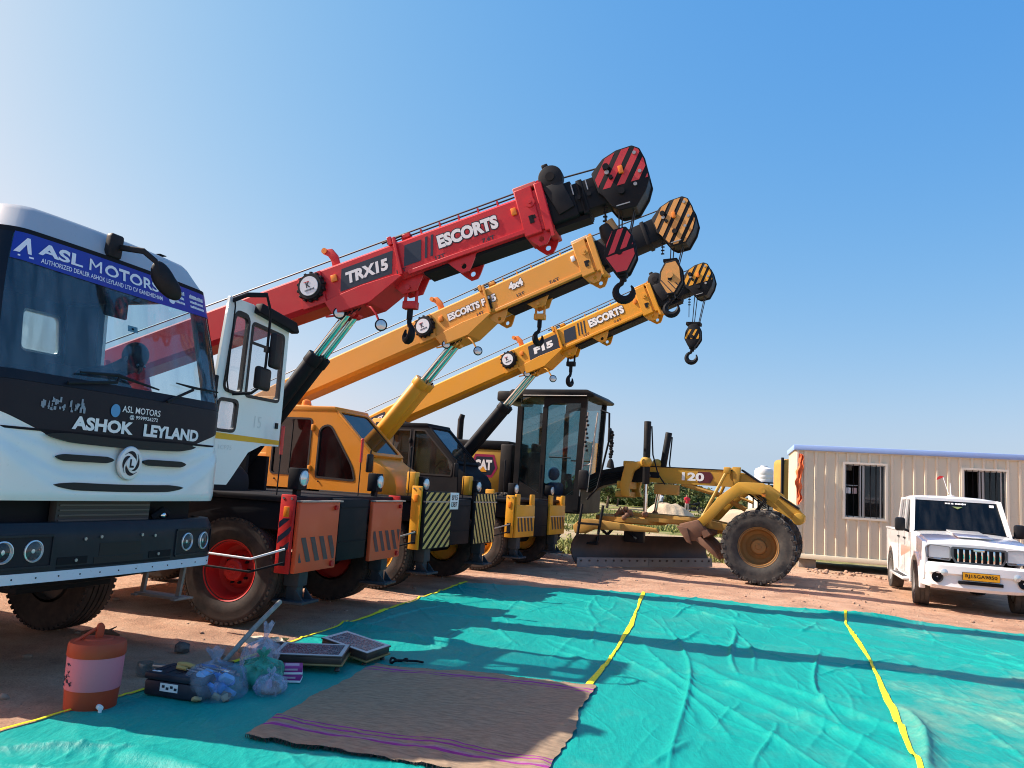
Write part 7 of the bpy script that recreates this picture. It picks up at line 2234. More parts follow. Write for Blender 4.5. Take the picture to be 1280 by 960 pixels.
mb.box((-1.92, 0, 1.1), (0.12, 1.3, 0.6), INTERIOR, bev=0.05); mb.box((-0.72, 0, 1.08), (0.28, 1.4, 0.2), INTERIOR, bev=0.05)
mb.tube([(-0.9 + 0.06 * cos(2 * pi * i / 18), -0.36 + 0.18 * sin(2 * pi * i / 18), 1.14 + 0.16 * cos(2 * pi * i / 18)) for i in range(18)], 0.014, BLACK, 6, closed=True)
mb.build('seat', pk)
mb = MB(); mb.tube([(-1.2, -0.02, 1.85), (-1.22, -0.02, 1.9), (-1.25, -0.02, 2.1)], [0.02, 0.012, 0.005], WHITE, 6); mb.box((-1.2, -0.02, 1.855), (0.12, 0.1, 0.03), WHITE, bev=0.01); ant = mb.build('antenna', pk)
mb = MB(); mb.tube([(-1.24, -0.05, 1.9), (-1.28, -0.13, 2.2)], 0.006, WHITE, 5)
mb.prism([(-0.24, 2.14), (-0.13, 2.19), (-0.12, 2.22), (-0.18, 2.225), (-0.22, 2.20)], 'yz', -1.285, -1.279, REDLENS); mb.build('pennant', ant)

# ------------------------------------------------------------------ background
tank = thing('water_tank', (20.0, 60.0, 0), 0, 'white plastic water tank on a black stand far beyond the grader', 'water tank')
PLW = paint('white tank plastic', (0.68, 0.70, 0.72), 0.5, 0.06, coat=0)
mb = MB()
mb.lathe([(0.68, 0.0), (0.70, 0.2), (0.68, 0.24), (0.70, 0.3), (0.70, 0.5), (0.68, 0.54), (0.70, 0.6), (0.70, 0.86), (0.62, 1.02), (0.3, 1.16), (0.26, 1.17), (0.26, 1.26), (0.0, 1.28)], PLW, 28, T(0, 0, 3.0) @ RX(R(90)))
mb.build('tank', tank)
mb = MB()
for i in (-1, 1):
    for j in (-1, 1): mb.box((i * 0.6, j * 0.6, 1.48), (0.09, 0.09, 2.98), BLACK)
mb.box((0, 0, 2.96), (1.5, 1.5, 0.08), BLACK); mb.box((0, -0.6, 2.2), (1.3, 0.06, 1.2), BLACK)
mb.tube([(0.72, -0.6, 3.4), (1.1, -0.6, 3.5), (1.1, -0.6, 2.4), (1.1, -0.6, 0.1)], 0.05, DARK, 6)
mb.build('stand', tank)
hut = thing('small_house', (21.6, 62.5, 0), R(-4), 'small cream flat roofed house far behind the white water tank', 'house')
WALLC = rough_mat('cream house wall', (0.50, 0.47, 0.40), (0.58, 0.55, 0.47), 1.5, 0.9, 0.1)
mb = MB(); mb.frame([(-1.6, 0), (1.6, 0), (1.6, 2.6), (-1.6, 2.6)], [(-0.9, 1.1), (0.1, 1.1), (0.1, 2.0), (-0.9, 2.0)], 'xz', -1.6, -1.45, WALLC)
mb.box((-1.52, 0, 1.3), (0.14, 2.9, 2.6), WALLC); mb.box((1.52, 0, 1.3), (0.14, 2.9, 2.6), WALLC); mb.box((0, 1.5, 1.3), (3.2, 0.14, 2.6), WALLC); mb.build('wall', hut)
mb = MB(); mb.box((0, 0, 2.68), (3.5, 3.5, 0.15), WALLC, bev=0.02); mb.build('roof', hut)
mb = MB(); mb.box((-0.4, -1.48, 1.55), (0.98, 0.03, 0.88), DARKGL); mb.build('window', hut)
mb = MB(T(9.22, 26.2, 0))
mb.prism(round_poly([(0.0, 0.55), (0.85, 0.55), (0.85, 3.0), (0.0, 3.0)], 0.2, 4), 'xz', -0.5, 0.5, GYD, 0.04)
mb.box((-0.03, -0.46, 1.78), (0.07, 0.12, 2.5), BLACK, bev=0.01)
for i in (0.15, 0.7):
    for j in (-0.35, 0.35): mb.box((i, j, 0.28), (0.1, 0.1, 0.58), DARK)
o = mb.build('fuel_tank', sharp=30); tag(o, 'tall yellow steel tank with a dark edge standing just behind the cabin corner', 'tank')

SAND = rough_mat('pale heaped sand', (0.44, 0.34, 0.22), (0.56, 0.45, 0.31), 1.5, 0.95, 0.5, 9, 0.05)
def heap(x, y, rx, ry, h, seed, label):
    n = 44; t = np.linspace(-1, 1, n); A, B = np.meshgrid(t, t)
    rad = np.sqrt(A ** 2 + B ** 2)
    z = h * np.clip(1 - rad ** 1.5, 0, 1) * (0.82 + 0.36 * vnoise(A * 3 + seed, B * 3, seed)) + 0.10 * (vnoise(A * 9, B * 9, seed + 3) - 0.5) * (rad < 0.95) - 0.03
    o = grid_mesh('sand_heap', np.dstack([A * rx, B * ry, z]), SAND); o.location = (x, y, 0)
    tag(o, label, 'sand heap'); return o
heap(8.6, 41, 2.0, 1.7, 1.25, 3, 'smaller pale sand heap behind the lift cylinder of the grader')
heap(13.0, 40, 3.6, 2.2, 1.25, 7, 'wide pale sand heap behind the scarifier of the grader')

# people and motorbike far off
def far_person(x, y, top, legs, facing, label, lean_=0.0):
    t = thing('person', (x, y, 0), facing, label, 'person')
    j = [(0, 0, 0.92), (lean_ * .4, 0, 1.12), (lean_, 0, 1.36), (lean_ * 1.2, 0, 1.47), (lean_ * 1.4, 0, 1.58), (lean_ * 1.4 + 0.01, 0, 1.68),
         (lean_, -0.19, 1.38), (lean_, -0.24, 1.12), (lean_ + 0.06, -0.22, 0.90), (lean_, 0.19, 1.38), (lean_, 0.24, 1.12), (lean_ + 0.06, 0.22, 0.90),
         (0, -0.1, 0.85), (0.03, -0.11, 0.48), (0, -0.12, 0.06), (0.13, -0.13, 0.035), (0, 0.1, 0.85), (0.0, 0.11, 0.48), (-0.06, 0.12, 0.06), (0.07, 0.13, 0.035)]
    e = [(0, 1), (1, 2), (2, 3), (3, 4), (4, 5), (2, 6), (6, 7), (7, 8), (2, 9), (9, 10), (10, 11), (0, 12), (12, 13), (13, 14), (14, 15), (0, 16), (16, 17), (17, 18), (18, 19)]
    r = [(0.14, 0.11), (0.14, 0.10), (0.16, 0.11), (0.055, 0.055), (0.085, 0.095), (0.08, 0.09), 0.06, 0.045, 0.035, 0.06, 0.045, 0.035, 0.09, 0.065, 0.045, 0.04, 0.09, 0.065, 0.045, 0.04]
    b = skin_body('body', j, e, r, top, t)
    b.data.materials.append(legs); b.data.materials.append(SKIN); b.data.materials.append(HAIR)
    for p in b.data.polygons:
        c = p.center
        if c.z > 1.64: p.material_index = 3
        elif c.z > 1.47 or (abs(c.y) > 0.19 and c.z < 1.18): p.material_index = 2
        elif c.z < 0.92: p.material_index = 1
    return t
far_person(15.85, 67.5, flat('bright red shirt', (0.62, 0.02, 0.05), 0.8), flat('grey trousers', (0.30, 0.29, 0.28), 0.8), R(90), 'person in a bright red shirt and grey trousers walking far behind the grader')
far_person(15.1, 75.0, flat('pale blue shirt', (0.50, 0.55, 0.62), 0.8), flat('dark trousers', (0.12, 0.12, 0.13), 0.8), R(60), 'person in a pale shirt far off beside the person in red')
mb = MB()
for x_ in (-0.62, 0.62):
    mb.lathe([(0.30, -0.05), (0.31, 0.0), (0.30, 0.05), (0.22, 0.04), (0.22, -0.04)], RUBBER, 24, T(x_, 0, 0.31), closed=True)
    mb.cyl((x_, -0.06, 0.31), (x_, 0.06, 0.31), 0.06, STEEL)
    for k in range(6): mb.tube([(x_, 0, 0.31), (x_ + 0.23 * cos(k * pi / 3), 0, 0.31 + 0.23 * sin(k * pi / 3))], 0.012, STEEL, 4)
mb.build('wheels_tmp')
_t = bpy.data.objects['wheels_tmp']
bike = thing('motorcycle', (17.6, 72.0, 0), R(12), 'dark motorcycle standing far off to the side of the person in red', 'motorcycle')
_t.name = 'wheel'; _t.parent = bike
mb = MB()
mb.tube([(0.62, 0, 0.31), (0.42, 0, 0.92), (0.40, 0, 1.02)], 0.03, BLACK, 8); mb.tube([(0.42, -0.33, 1.05), (0.38, 0, 1.0), (0.42, 0.33, 1.05)], 0.018, BLACK, 6)
mb.tube([(0.42, 0, 0.85), (0.0, 0, 0.45), (-0.3, 0, 0.42), (-0.62, 0, 0.31)], 0.04, BLACK, 8); mb.box((0.0, 0, 0.42), (0.36, 0.24, 0.28), DARK, bev=0.05)
mb.ball((0.16, 0, 0.84), (0.26, 0.13, 0.14), BLACK, 14, 8); mb.box((-0.32, 0, 0.80), (0.62, 0.24, 0.10), BLACK, bev=0.04); mb.ball((0.5, 0, 0.92), 0.09, BLACK, 10, 8)
mb.tube([(-0.05, -0.14, 0.25), (-0.75, -0.16, 0.32)], 0.04, STEEL, 8); mb.box((-0.68, 0, 0.66), (0.2, 0.12, 0.05), BLACK)
mb.build('frame', bike)

# bushes: one far mass, and the trees one can tell apart
def leaf_mat(name, a, b): return rough_mat(name, a, b, 0.35, 0.75, 0.0, spec=0.2)
LEAF1 = leaf_mat('dusty green foliage', (0.06, 0.095, 0.03), (0.15, 0.18, 0.07))
LEAF2 = leaf_mat('pale green foliage', (0.08, 0.11, 0.035), (0.18, 0.19, 0.08))
def leaf_cluster(vs, fs, rr, c, rad, n, size):
    cl = [(rr.normal(0, .5), rr.normal(0, .5), rr.normal(0.1, .45)) for _ in range(max(3, n // 45))]
    for k in range(n):
        q = cl[rr.randint(len(cl))]
        p = np.array(c) + np.array(rad) * (np.array(q) * 0.8 + rr.normal(0, 0.26, 3))
        if p[2] < 0.05: p[2] = 0.05 + abs(rr.normal(0, .2))
        a, b_ = rr.normal(0, 1, 3), rr.normal(0, 1, 3)
        a /= np.linalg.norm(a); b_ = b_ - a * a.dot(b_); b_ /= np.linalg.norm(b_)
        s = size * rr.uniform(.6, 1.3); i = len(vs)
        vs += [tuple(p - a * s), tuple(p + b_ * s * .5), tuple(p + a * s), tuple(p - b_ * s * .5)]
        fs.append((i, i + 1, i + 2, i + 3))
def mesh_obj(name, vs, fs, m, parent=None):
    me = bpy.data.meshes.new(name); me.from_pydata(vs, [], fs); me.materials.append(m)
    o = bpy.data.objects.new(name, me); scene.collection.objects.link(o)
    if parent is not None: o.parent = parent
    return o
rr = np.random.RandomState(17); vs, fs = [], []
for k in range(150):
    x = -32 + 72 * rr.rand(); y = 82 + 34 * rr.rand(); h = rr.uniform(0.9, 2.0)
    leaf_cluster(vs, fs, rr, (x, y, h * 0.55), (rr.uniform(1.4, 3.0), 1.2, h * 0.62), 210, 0.30)
tag(mesh_obj('bushes', vs, fs, LEAF1), 'far band of dusty green scrub along the horizon', 'scrub', kind='stuff')
def tree(x, y, h, wd, leaf, label, seed, n=1500):
    t = thing('tree', (x, y, 0), 0, label, 'tree')
    q = np.random.RandomState(seed); mb = MB()
    mb.tube([(0, 0, -0.05), (0.1, 0, h * 0.3), (0.05, 0.05, h * 0.6)], [0.05 * h, 0.035 * h, 0.02 * h], rough_mat('bark', (0.10, 0.07, 0.05), (0.16, 0.12, 0.09), 3, 0.95, 0.3), 8)
    for k in range(6):
        a = k * 1.05; mb.tube([(0.08, 0, h * (0.28 + .05 * k)), (wd * .5 * cos(a), wd * .5 * sin(a), h * (0.5 + 0.06 * k))], [0.02 * h, 0.006 * h], _mc['bark'], 6)
    mb.build('trunk', t)
    v_, f_ = [], []
    for k in range(9):
        leaf_cluster(v_, f_, q, (q.normal(0, wd * .33), q.normal(0, wd * .3), h * (0.5 + 0.38 * q.rand())), (wd * .42, wd * .4, h * .17), n // 9, 0.24)
    mesh_obj('crown', v_, f_, leaf, t)
tree(9.5, 72, 2.9, 3.2, LEAF1, 'round dark green tree behind the arched neck of the grader', 1)
tree(20.5, 88, 3.4, 3.8, LEAF2, 'pale green tree beyond the person in red', 2)
tree(-14.5, 92, 6.0, 5.0, LEAF1, 'taller dark tree far behind the black crane cab', 3)
tree(17.2, 96, 3.2, 3.6, LEAF1, 'dark low tree behind the straight beam of the grader', 4)
tree(12.2, 84, 2.6, 3.4, LEAF2, 'pale spreading tree behind the smaller sand heap', 5)
# orange cloth tied at the cabin corner
mb = MB()
OC = flat('orange cloth', (0.75, 0.16, 0.05), 0.8)
g = []
for i in range(26):
    t_ = i / 25; z = 2.55 - 1.25 * t_; wv = 0.018 + 0.055 * sin(t_ * 2.6 + 0.3) + 0.014 * sin(t_ * 23)
    cx_ = 0.09 - 0.04 * t_ + 0.02 * sin(t_ * 9) + 0.012 * sin(t_ * 31)
    g.append([(cx_ + wv * s, -0.10 - 0.035 * cos(s * 5 + t_ * 8), z) for s in (-1, -.5, 0, .5, 1)])
n = 5; vs = [p for r_ in g for p in r_]
mb.add(vs, [(i * n + k, i * n + k + 1, (i + 1) * n + k + 1, (i + 1) * n + k) for i in range(25) for k in range(4)], OC)
o = mb.build('orange_cloth'); o.location = cabin.location; o.rotation_euler = cabin.rotation_euler
tag(o, 'ragged orange cloth strip hanging down the near corner of the beige cabin', 'cloth')

# ------------------------------------------------------------------ things on the tarpaulin
def tz(x, y): return float(tarp_z(x, y))
# water cooler
wx, wy = -2.45, 4.94
ck = thing('water_cooler', (wx, wy, 0.03), R(-50), 'orange and pink insulated water jug standing at the edge of the tarpaulin', 'water jug')
ORG = paint('orange plastic', (0.40, 0.045, 0.014), 0.45, 0.12, coat=0.05, bump=0)
PNK = paint('pink plastic', (0.60, 0.175, 0.225), 0.5, 0.10, coat=0, bump=0)
mb = MB()
mb.lathe([(0.0, 0.0), (0.155, 0.0), (0.165, 0.015), (0.172, 0.12), (0.176, 0.145)], ORG, 40, RX(R(90)))
mb.lathe([(0.176, 0.145), (0.178, 0.15), (0.182, 0.35), (0.180, 0.356)], PNK, 40, RX(R(90)))
jb = mb.build('jug_body', ck)
mb = MB()
mb.lathe([(0.184, 0.352), (0.188, 0.36), (0.186, 0.42), (0.176, 0.44), (0.12, 0.452), (0.10, 0.45), (0.09, 0.46), (0.0, 0.462)], ORG, 40, RX(R(90)))
mb.build('lid', ck)
mb = MB()
mb.prism(round_poly([(-0.02, 0.44), (0.025, 0.44), (0.03, 0.53), (0.015, 0.555), (-0.01, 0.55), (-0.02, 0.53)], 0.008, 2), 'yz', -0.022, 0.022, ORG, 0.006)
mb.tube([(0.0, -0.02, 0.52), (0.0, -0.10, 0.47), (0.0, -0.16, 0.43)], 0.011, ORG, 8)
mb.box((0.02, -0.13, 0.42), (0.05, 0.02, 0.05), ORG, bev=0.006)
mb.build('handle', ck)
mb = MB()
rq = random.Random(9)
for k in range(14):
    a = R(278 + rq.uniform(-18, 18)); z = 0.25 + rq.uniform(-0.07, 0.07)
    pts = [(0.1815 * cos(a + q * 0.04), 0.1815 * sin(a + q * 0.04), z + rq.uniform(-.012, .012)) for q in range(4)]
    mb.tube(pts, 0.0028, NAVY, 4)
mb.build('marker_writing', jb)
mb = MB(); mb.cyl((0.0, -0.16, 0.05), (0.0, -0.21, 0.05), 0.018, WHITE, seg=12); mb.cyl((0, -0.2, 0.055), (0, -0.2, 0.02), 0.012, WHITE, seg=10); mb.build('tap', ck).rotation_euler = (0, 0, R(95))
ck.scale = (0.88, 0.88, 0.92)

# tool case
tx, ty = -2.02, 5.30
tc_ = thing('tool_case', (tx, ty, tz(tx, ty) + 0.0), R(-14), 'flat dark navy plastic tool case with a white sticker, tools lying on its lid', 'tool case')
NV = rough_mat('navy case plastic', (0.012, 0.018, 0.03), (0.022, 0.028, 0.045), 8, 0.45, 0.05)
mb = MB(); mb.box((0, 0, 0.055), (0.42, 0.28, 0.10), NV, bev=0.018); mb.build('case_base', tc_)
mb = MB(); mb.box((0, 0, 0.128), (0.43, 0.285, 0.045), NV, bev=0.014)
for k in range(5): mb.box((-0.16 + 0.08 * k, 0, 0.151), (0.02, 0.2, 0.006), NV)
mb.build('lid', tc_)
mb = MB(); mb.box((-0.02, -0.142, 0.07), (0.13, 0.004, 0.05), WHITE)
for k in range(4): mb.box((-0.06 + 0.03 * k, -0.1445, 0.075 - 0.01 * (k % 2)), (0.02, 0.002, 0.016), NAVY)
mb.box((-0.15, -0.1, 0.1525), (0.06, 0.02, 0.003), WHITE)
mb.build('sticker', tc_)
TM = tc_.matrix_basis.copy()
def on_case(name, build, label, cat):
    mb = MB(); build(mb); o = mb.build(name); o.matrix_basis = TM; tag(o, label, cat); return o
WOOD = rough_mat('yellow wooden handle', (0.42, 0.27, 0.08), (0.5, 0.35, 0.13), 12, 0.6, 0.1)
on_case('chisel', lambda m: (m.tube([(-0.09, 0.03, 0.175), (-0.02, 0.02, 0.177), (0.06, 0.005, 0.175)], [0.017, 0.022, 0.015], WOOD, 10), m.tube([(0.06, 0.005, 0.172), (0.20, -0.02, 0.166)], [0.008, 0.005], STEEL, 6)), 'yellow handled chisel lying on the navy tool case', 'chisel')
on_case('screwdriver', lambda m: (m.tube([(-0.06, -0.02, 0.170), (0.02, -0.035, 0.170)], [0.014, 0.012], WOOD, 8), m.tube([(0.02, -0.035, 0.168), (0.15, -0.06, 0.163)], 0.005, STEEL, 6)), 'short screwdriver with a wooden grip on the navy tool case', 'screwdriver')
on_case('steel_spanner', lambda m: (m.tube([(0.03, 0.09, 0.165), (0.25, 0.05, 0.168)], 0.008, CHROME, 6), m.box((0.26, 0.048, 0.168), (0.05, 0.035, 0.012), CHROME, bev=0.004), m.tube([(0.05, 0.06, 0.17), (0.24, 0.0, 0.166)], 0.006, CHROME, 6)), 'thin steel spanner lying across the far corner of the navy tool case', 'spanner')
on_case('blue_pliers', lambda m: (m.tube([(0.04, 0.10, 0.168), (0.14, 0.09, 0.17), (0.24, 0.08, 0.167)], [0.009, 0.012, 0.008], paint('blue grip', (0.03, 0.12, 0.35), 0.5, 0.05), 8), m.tube([(0.05, 0.125, 0.168), (0.14, 0.098, 0.18), (0.2, 0.07, 0.18)], 0.007, STEEL, 6)), 'blue gripped pliers on the navy tool case', 'pliers')
# steel cup and ladle handle beyond the case
mb = MB(T(-2.56, 5.90, 0.045)); mb.lathe([(0.0, 0.0), (0.045, 0.0), (0.06, 0.03), (0.062, 0.06), (0.055, 0.10), (0.05, 0.10), (0.055, 0.06), (0.05, 0.02), (0, 0.01)], glass('clear jar glass', (0.7, 0.72, 0.72), 1.0, 0.12), 24, RX(R(90)) @ T(0, -0.06, 0)); o = mb.build('glass_jar'); tag(o, 'clear round glass jar on the dirt behind the navy tool case', 'jar')
mb = MB(); mb.cyl((-2.47, 5.84, 0.08), (-1.80, 5.62, 0.12), 0.016, STEEL, seg=10); mb.cyl((-2.10, 5.80, 0.085), (-1.72, 5.58, 0.115), 0.012, STEEL, seg=10); o = mb.build('steel_pipe'); tag(o, 'pair of short grey steel pipes lying behind the navy tool case', 'pipe')
# hoe: long handle leaning up, dark blade
mb = MB(); WGRY = rough_mat('weathered grey wood', (0.24, 0.22, 0.19), (0.36, 0.33, 0.28), 14, 0.85, 0.3)
hp0, hp1 = Vector((-2.02, 6.0, 0.10)), Vector((-1.88, 6.85, 0.42))
mb.tube([hp0, (hp0 + hp1) / 2 + Vector((0, 0, 0.01)), hp1], [0.018, 0.02, 0.021], WGRY, 10)
hoe = mb.build('hoe'); tag(hoe, 'hoe with a long grey wooden handle propped up behind the plastic bags', 'hoe')
mb = MB(T(-2.02, 6.0, 0.10) @ RZ(R(20)) @ RX(R(-20))); mb.box((0, -0.05, -0.02), (0.14, 0.20, 0.008), RUST, bev=0.003); mb.cyl((0, 0.0, -0.03), (0, 0.05, 0.03), 0.03, RUST, seg=12); mb.build('blade', hoe)
# stone propping the handle
def rock(name, x, y, z, s, m, seed, label, cat):
    q = np.random.RandomState(seed); bm = bmesh.new(); bmesh.ops.create_icosphere(bm, subdivisions=2, radius=1)
    for v in bm.verts: v.co = Vector((v.co.x * s[0], v.co.y * s[1], v.co.z * s[2])) * (0.8 + 0.35 * q.rand())
    me = bpy.data.meshes.new(name); bm.to_mesh(me); bm.free(); me.materials.append(m)
    o = bpy.data.objects.new(name, me); scene.collection.objects.link(o); o.location = (x, y, z); tag(o, label, cat); return o
rock('dark_stone', -2.60, 6.66, 0.03, (0.07, 0.05, 0.05), rough_mat('dark stone', (0.06, 0.05, 0.045), (0.2, 0.17, 0.15), 12, 0.9, 0.4), 2, 'dark stone with a pale chipped face at the shade edge', 'stone')
rock('earth_clod', -2.12, 6.75, 0.02, (0.05, 0.04, 0.035), STONE, 3, 'reddish clod of earth on the sunlit dirt near the crane wheel', 'clod')
# crumpled paper, twig
mb = MB(); q = np.random.RandomState(12); n = 9; t = np.linspace(-1, 1, n)
pts = [[(-1.99 + 0.17 * a + 0.03 * q.normal(), 7.0 + 0.10 * b + 0.02 * q.normal(), 0.03 + 0.07 * q.rand()) for a in t] for b in t]
mb.add([p for r_ in pts for p in r_], [(i * n + k, i * n + k + 1, (i + 1) * n + k + 1, (i + 1) * n + k) for i in range(n - 1) for k in range(n - 1)], rough_mat('crumpled pale plastic', (0.55, 0.47, 0.33), (0.66, 0.58, 0.44), 6, 0.6, 0.1)); o = mb.build('crumpled_wrapper', sharp=10); tag(o, 'crumpled cream plastic wrapper on the dirt in front of the red crane wheel', 'wrapper')
mb = MB(); mb.tube([(-3.62, 6.98, 0.03), (-3.5, 6.96, 0.05), (-3.38, 7.0, 0.04), (-3.28, 6.97, 0.03)], [0.01, 0.03, 0.028, 0.008], RUST, 6); mb.tube([(-3.42, 6.97, 0.04), (-3.34, 7.03, 0.09)], [0.014, 0.005], RUST, 5); o = mb.build('dry_twig'); tag(o, 'short dark piece of dry wood on the dirt beside the truck wheel', 'wood')

# plastic bags
def bag_mat(name, col, alpha, gl=0.25):
    m = bpy.data.materials.new(name); m.use_nodes = True; n = m.node_tree; L = n.links.new
    for x in list(n.nodes): n.nodes.remove(x)
    out = n.nodes.new('ShaderNodeOutputMaterial'); tr = n.nodes.new('ShaderNodeBsdfTransparent'); tr.inputs[0].default_value = (*[0.5 + 0.5 * c for c in col], 1)
    df = n.nodes.new('ShaderNodeBsdfPrincipled'); df.inputs['Base Color'].default_value = (*col, 1); df.inputs['Roughness'].default_value = 0.22; df.inputs['Transmission Weight'].default_value = 0.0
    mx = n.nodes.new('ShaderNodeMixShader'); nz = n.nodes.new('ShaderNodeTexNoise'); nz.inputs['Scale'].default_value = 14; nz.inputs['Detail'].default_value = 5
    tc = n.nodes.new('ShaderNodeTexCoord'); L(tc.outputs['Object'], nz.inputs['Vector'])
    mr = n.nodes.new('ShaderNodeMapRange'); mr.inputs['From Min'].default_value = 0.35; mr.inputs['From Max'].default_value = 0.7; mr.inputs['To Min'].default_value = alpha * 0.55; mr.inputs['To Max'].default_value = min(1, alpha * 1.6)
    L(nz.outputs['Fac'], mr.inputs[0]); L(mr.outputs[0], mx.inputs[0]); L(tr.outputs[0], mx.inputs[1]); L(df.outputs[0], mx.inputs[2])
    bp = n.nodes.new('ShaderNodeBump'); bp.inputs['Strength'].default_value = 0.8; bp.inputs['Distance'].default_value = 0.02; L(nz.outputs['Fac'], bp.inputs['Height']); L(bp.outputs[0], df.inputs['Normal'])
    L(mx.outputs[0], out.inputs[0]); return m
def bag(x, y, rx, ry, h, neck, m, label, seed, contents, lean_=(0, 0)):
    t = thing('plastic_bag', (x, y, tz(x, y) - 0.004), R(20 * seed), label, 'plastic bag')
    q = np.random.RandomState(seed); nr, ns = 30, 56; g = []
    ph = q.uniform(0, 6.28, 12)
    for i in range(nr):
        u = i / (nr - 1)
        if u < 0.62: rad = (0.80 + 0.34 * sin(u / 0.62 * 2.6)) * (1 if u > 0.03 else 0.9); z = h * 0.80 * (u / 0.62) ** 1.15
        elif u < 0.84: v = (u - 0.62) / 0.22; rad = 0.97 * (1 - v) ** 1.2 * 0.92 + 0.09; z = h * (0.80 + 0.2 * v)
        else: v = (u - 0.84) / 0.16; rad = 0.09 + 0.26 * v; z = h + neck * v
        row = []
        for k in range(ns):
            a = 2 * pi * k / ns
            pl = 0.06 * sin(7 * a + ph[0] + 3 * u) + 0.045 * sin(13 * a + ph[1] - 5 * u) + 0.03 * sin(23 * a + ph[2] + 9 * u) + 0.05 * sin(3 * a + ph[3]) * (1 - u)
            lump = 0.07 * sin(4 * a + 9 * u + ph[4]) * (u < 0.6)
            r_ = rad * (1 + pl * (0.5 + u) + lump)
            row.append((rx * r_ * cos(a) + lean_[0] * u ** 2, ry * r_ * sin(a) + lean_[1] * u ** 2, z + 0.012 * sin(5 * a + ph[5]) * u))
        g.append(row)
    vs = [p for r_ in g for p in r_]; fs = [(i * ns + k, i * ns + (k + 1) % ns, (i + 1) * ns + (k + 1) % ns, (i + 1) * ns + k) for i in range(nr - 1) for k in range(ns)]
    fs.append(tuple(range(ns - 1, -1, -1)))
    o = mesh_obj('bag_film', vs, fs, m, t); o.data.shade_smooth()
    for kind, cx_, cy_, cz_, s_, mm in contents:
        mb = MB()
        if kind == 'bottle': mb.M = T(cx_, cy_, cz_) @ RY(R(70 + 40 * s_)) @ RX(R(30)); mb.lathe([(0, -0.075), (0.03, -0.075), (0.032, 0.03), (0.012, 0.065), (0.012, 0.085), (0, 0.085)], mm, 16)
        else:
            mb.M = T(cx_, cy_, cz_) @ RZ(q.uniform(0, 6)) @ RX(q.uniform(-1, 1)) @ RY(q.uniform(-1, 1))
            mb.box((0, 0, 0), (s_ * 2.0, s_ * 1.5, s_ * 0.9), mm, bev=s_ * 0.3)
        mb.build('contents', t)
    return t
BLUEP = flat('blue packet film', (0.03, 0.24, 0.62), 0.25); PALEB = flat('pale blue packet film', (0.22, 0.48, 0.75), 0.25); BRN = flat('brown snack', (0.22, 0.12, 0.07), 0.7); TANP = flat('tan snack', (0.45, 0.32, 0.16), 0.7); REDP = flat('red packet', (0.5, 0.03, 0.03), 0.4); GRNP = flat('green packet', (0.03, 0.22, 0.12), 0.4)
rq = random.Random(6)
cont = [('ball', rq.uniform(-.10, .10), rq.uniform(-.08, .08), rq.uniform(.03, .16), rq.uniform(.03, .05), rq.choice([BLUEP, BLUEP, PALEB, PALEB])) for _ in range(16)] + [('ball', rq.uniform(-.12, .12), rq.uniform(-.12, .0), 0.03, 0.028, rq.choice([BRN, TANP, TANP])) for _ in range(8)]
bag(-1.80, 5.26, 0.165, 0.14, 0.24, 0.07, bag_mat('pale blue clear bag', (0.6, 0.7, 0.88), 0.15), 'clear plastic bag full of blue packets, tied at the top, beside the tool case', 1, cont, (-0.03, 0.03))
bag(-1.62, 5.62, 0.13, 0.12, 0.20, 0.05, bag_mat('green tinted bag', (0.06, 0.42, 0.30), 0.55), 'green plastic bag slumped between the clear bags and the sweet boxes', 2, [('ball', 0.03, -0.03, 0.08, 0.05, GRNP), ('ball', -0.04, 0.03, 0.08, 0.05, GRNP)])
bag(-1.74, 5.90, 0.12, 0.11, 0.26, 0.10, bag_mat('white clear bag', (0.75, 0.73, 0.82), 0.30), 'clear whitish plastic bag standing tall with something red inside, behind the green bag', 3, [('ball', 0.0, -0.04, 0.16, 0.045, REDP), ('ball', 0.04, 0.0, 0.08, 0.05, TANP)], (0.10, 0.02))
bag(-1.50, 5.44, 0.105, 0.09, 0.135, 0.03, bag_mat('small pale bag', (0.62, 0.68, 0.85), 0.30), 'small clear plastic bag with brown food inside, nearest the mat', 4, [('ball', 0.0, 0.0, 0.035, 0.06, BRN), ('ball', 0.04, -0.03, 0.03, 0.04, TANP), ('ball', -0.02, 0.0, 0.075, 0.035, paint('pinkish packet', (0.5, 0.28, 0.36), 0.4, 0))], (0.0, 0.0))
# sweet boxes
for k, (dx, dy, a, lb) in enumerate(((0, 0, 8, 'lower magenta and white sweet box of the pair beside the small clear bag'), (0.0, 0.01, 14, 'upper magenta and white sweet box lying on the other one'))):
    mb = MB()
    MAG = paint('magenta carton', (0.30, 0.02, 0.20), 0.4, 0.05, bump=0)
    mb.box((0, 0, 0.026), (0.19, 0.14, 0.05), MAG, bev=0.004); mb.box((0, 0, 0.008), (0.194, 0.144, 0.015), WHITE, bev=0.002)
    mb.box((0, -0.0715, 0.035), (0.12, 0.002, 0.012), paint('pale carton print', (0.6, 0.4, 0.5), 0.4, 0.02, bump=0)); mb.box((0.02, 0.01, 0.0515), (0.1, 0.07, 0.001), paint('pale carton print', (0.6, 0.4, 0.5)))
    o = mb.build('sweet_box'); o.location = (-1.48 + dx, 5.80 + dy, tz(-1.48, 5.80) + 0.004 + 0.053 * k); o.rotation_euler = (0, 0, R(a)); tag(o, lb, 'carton')
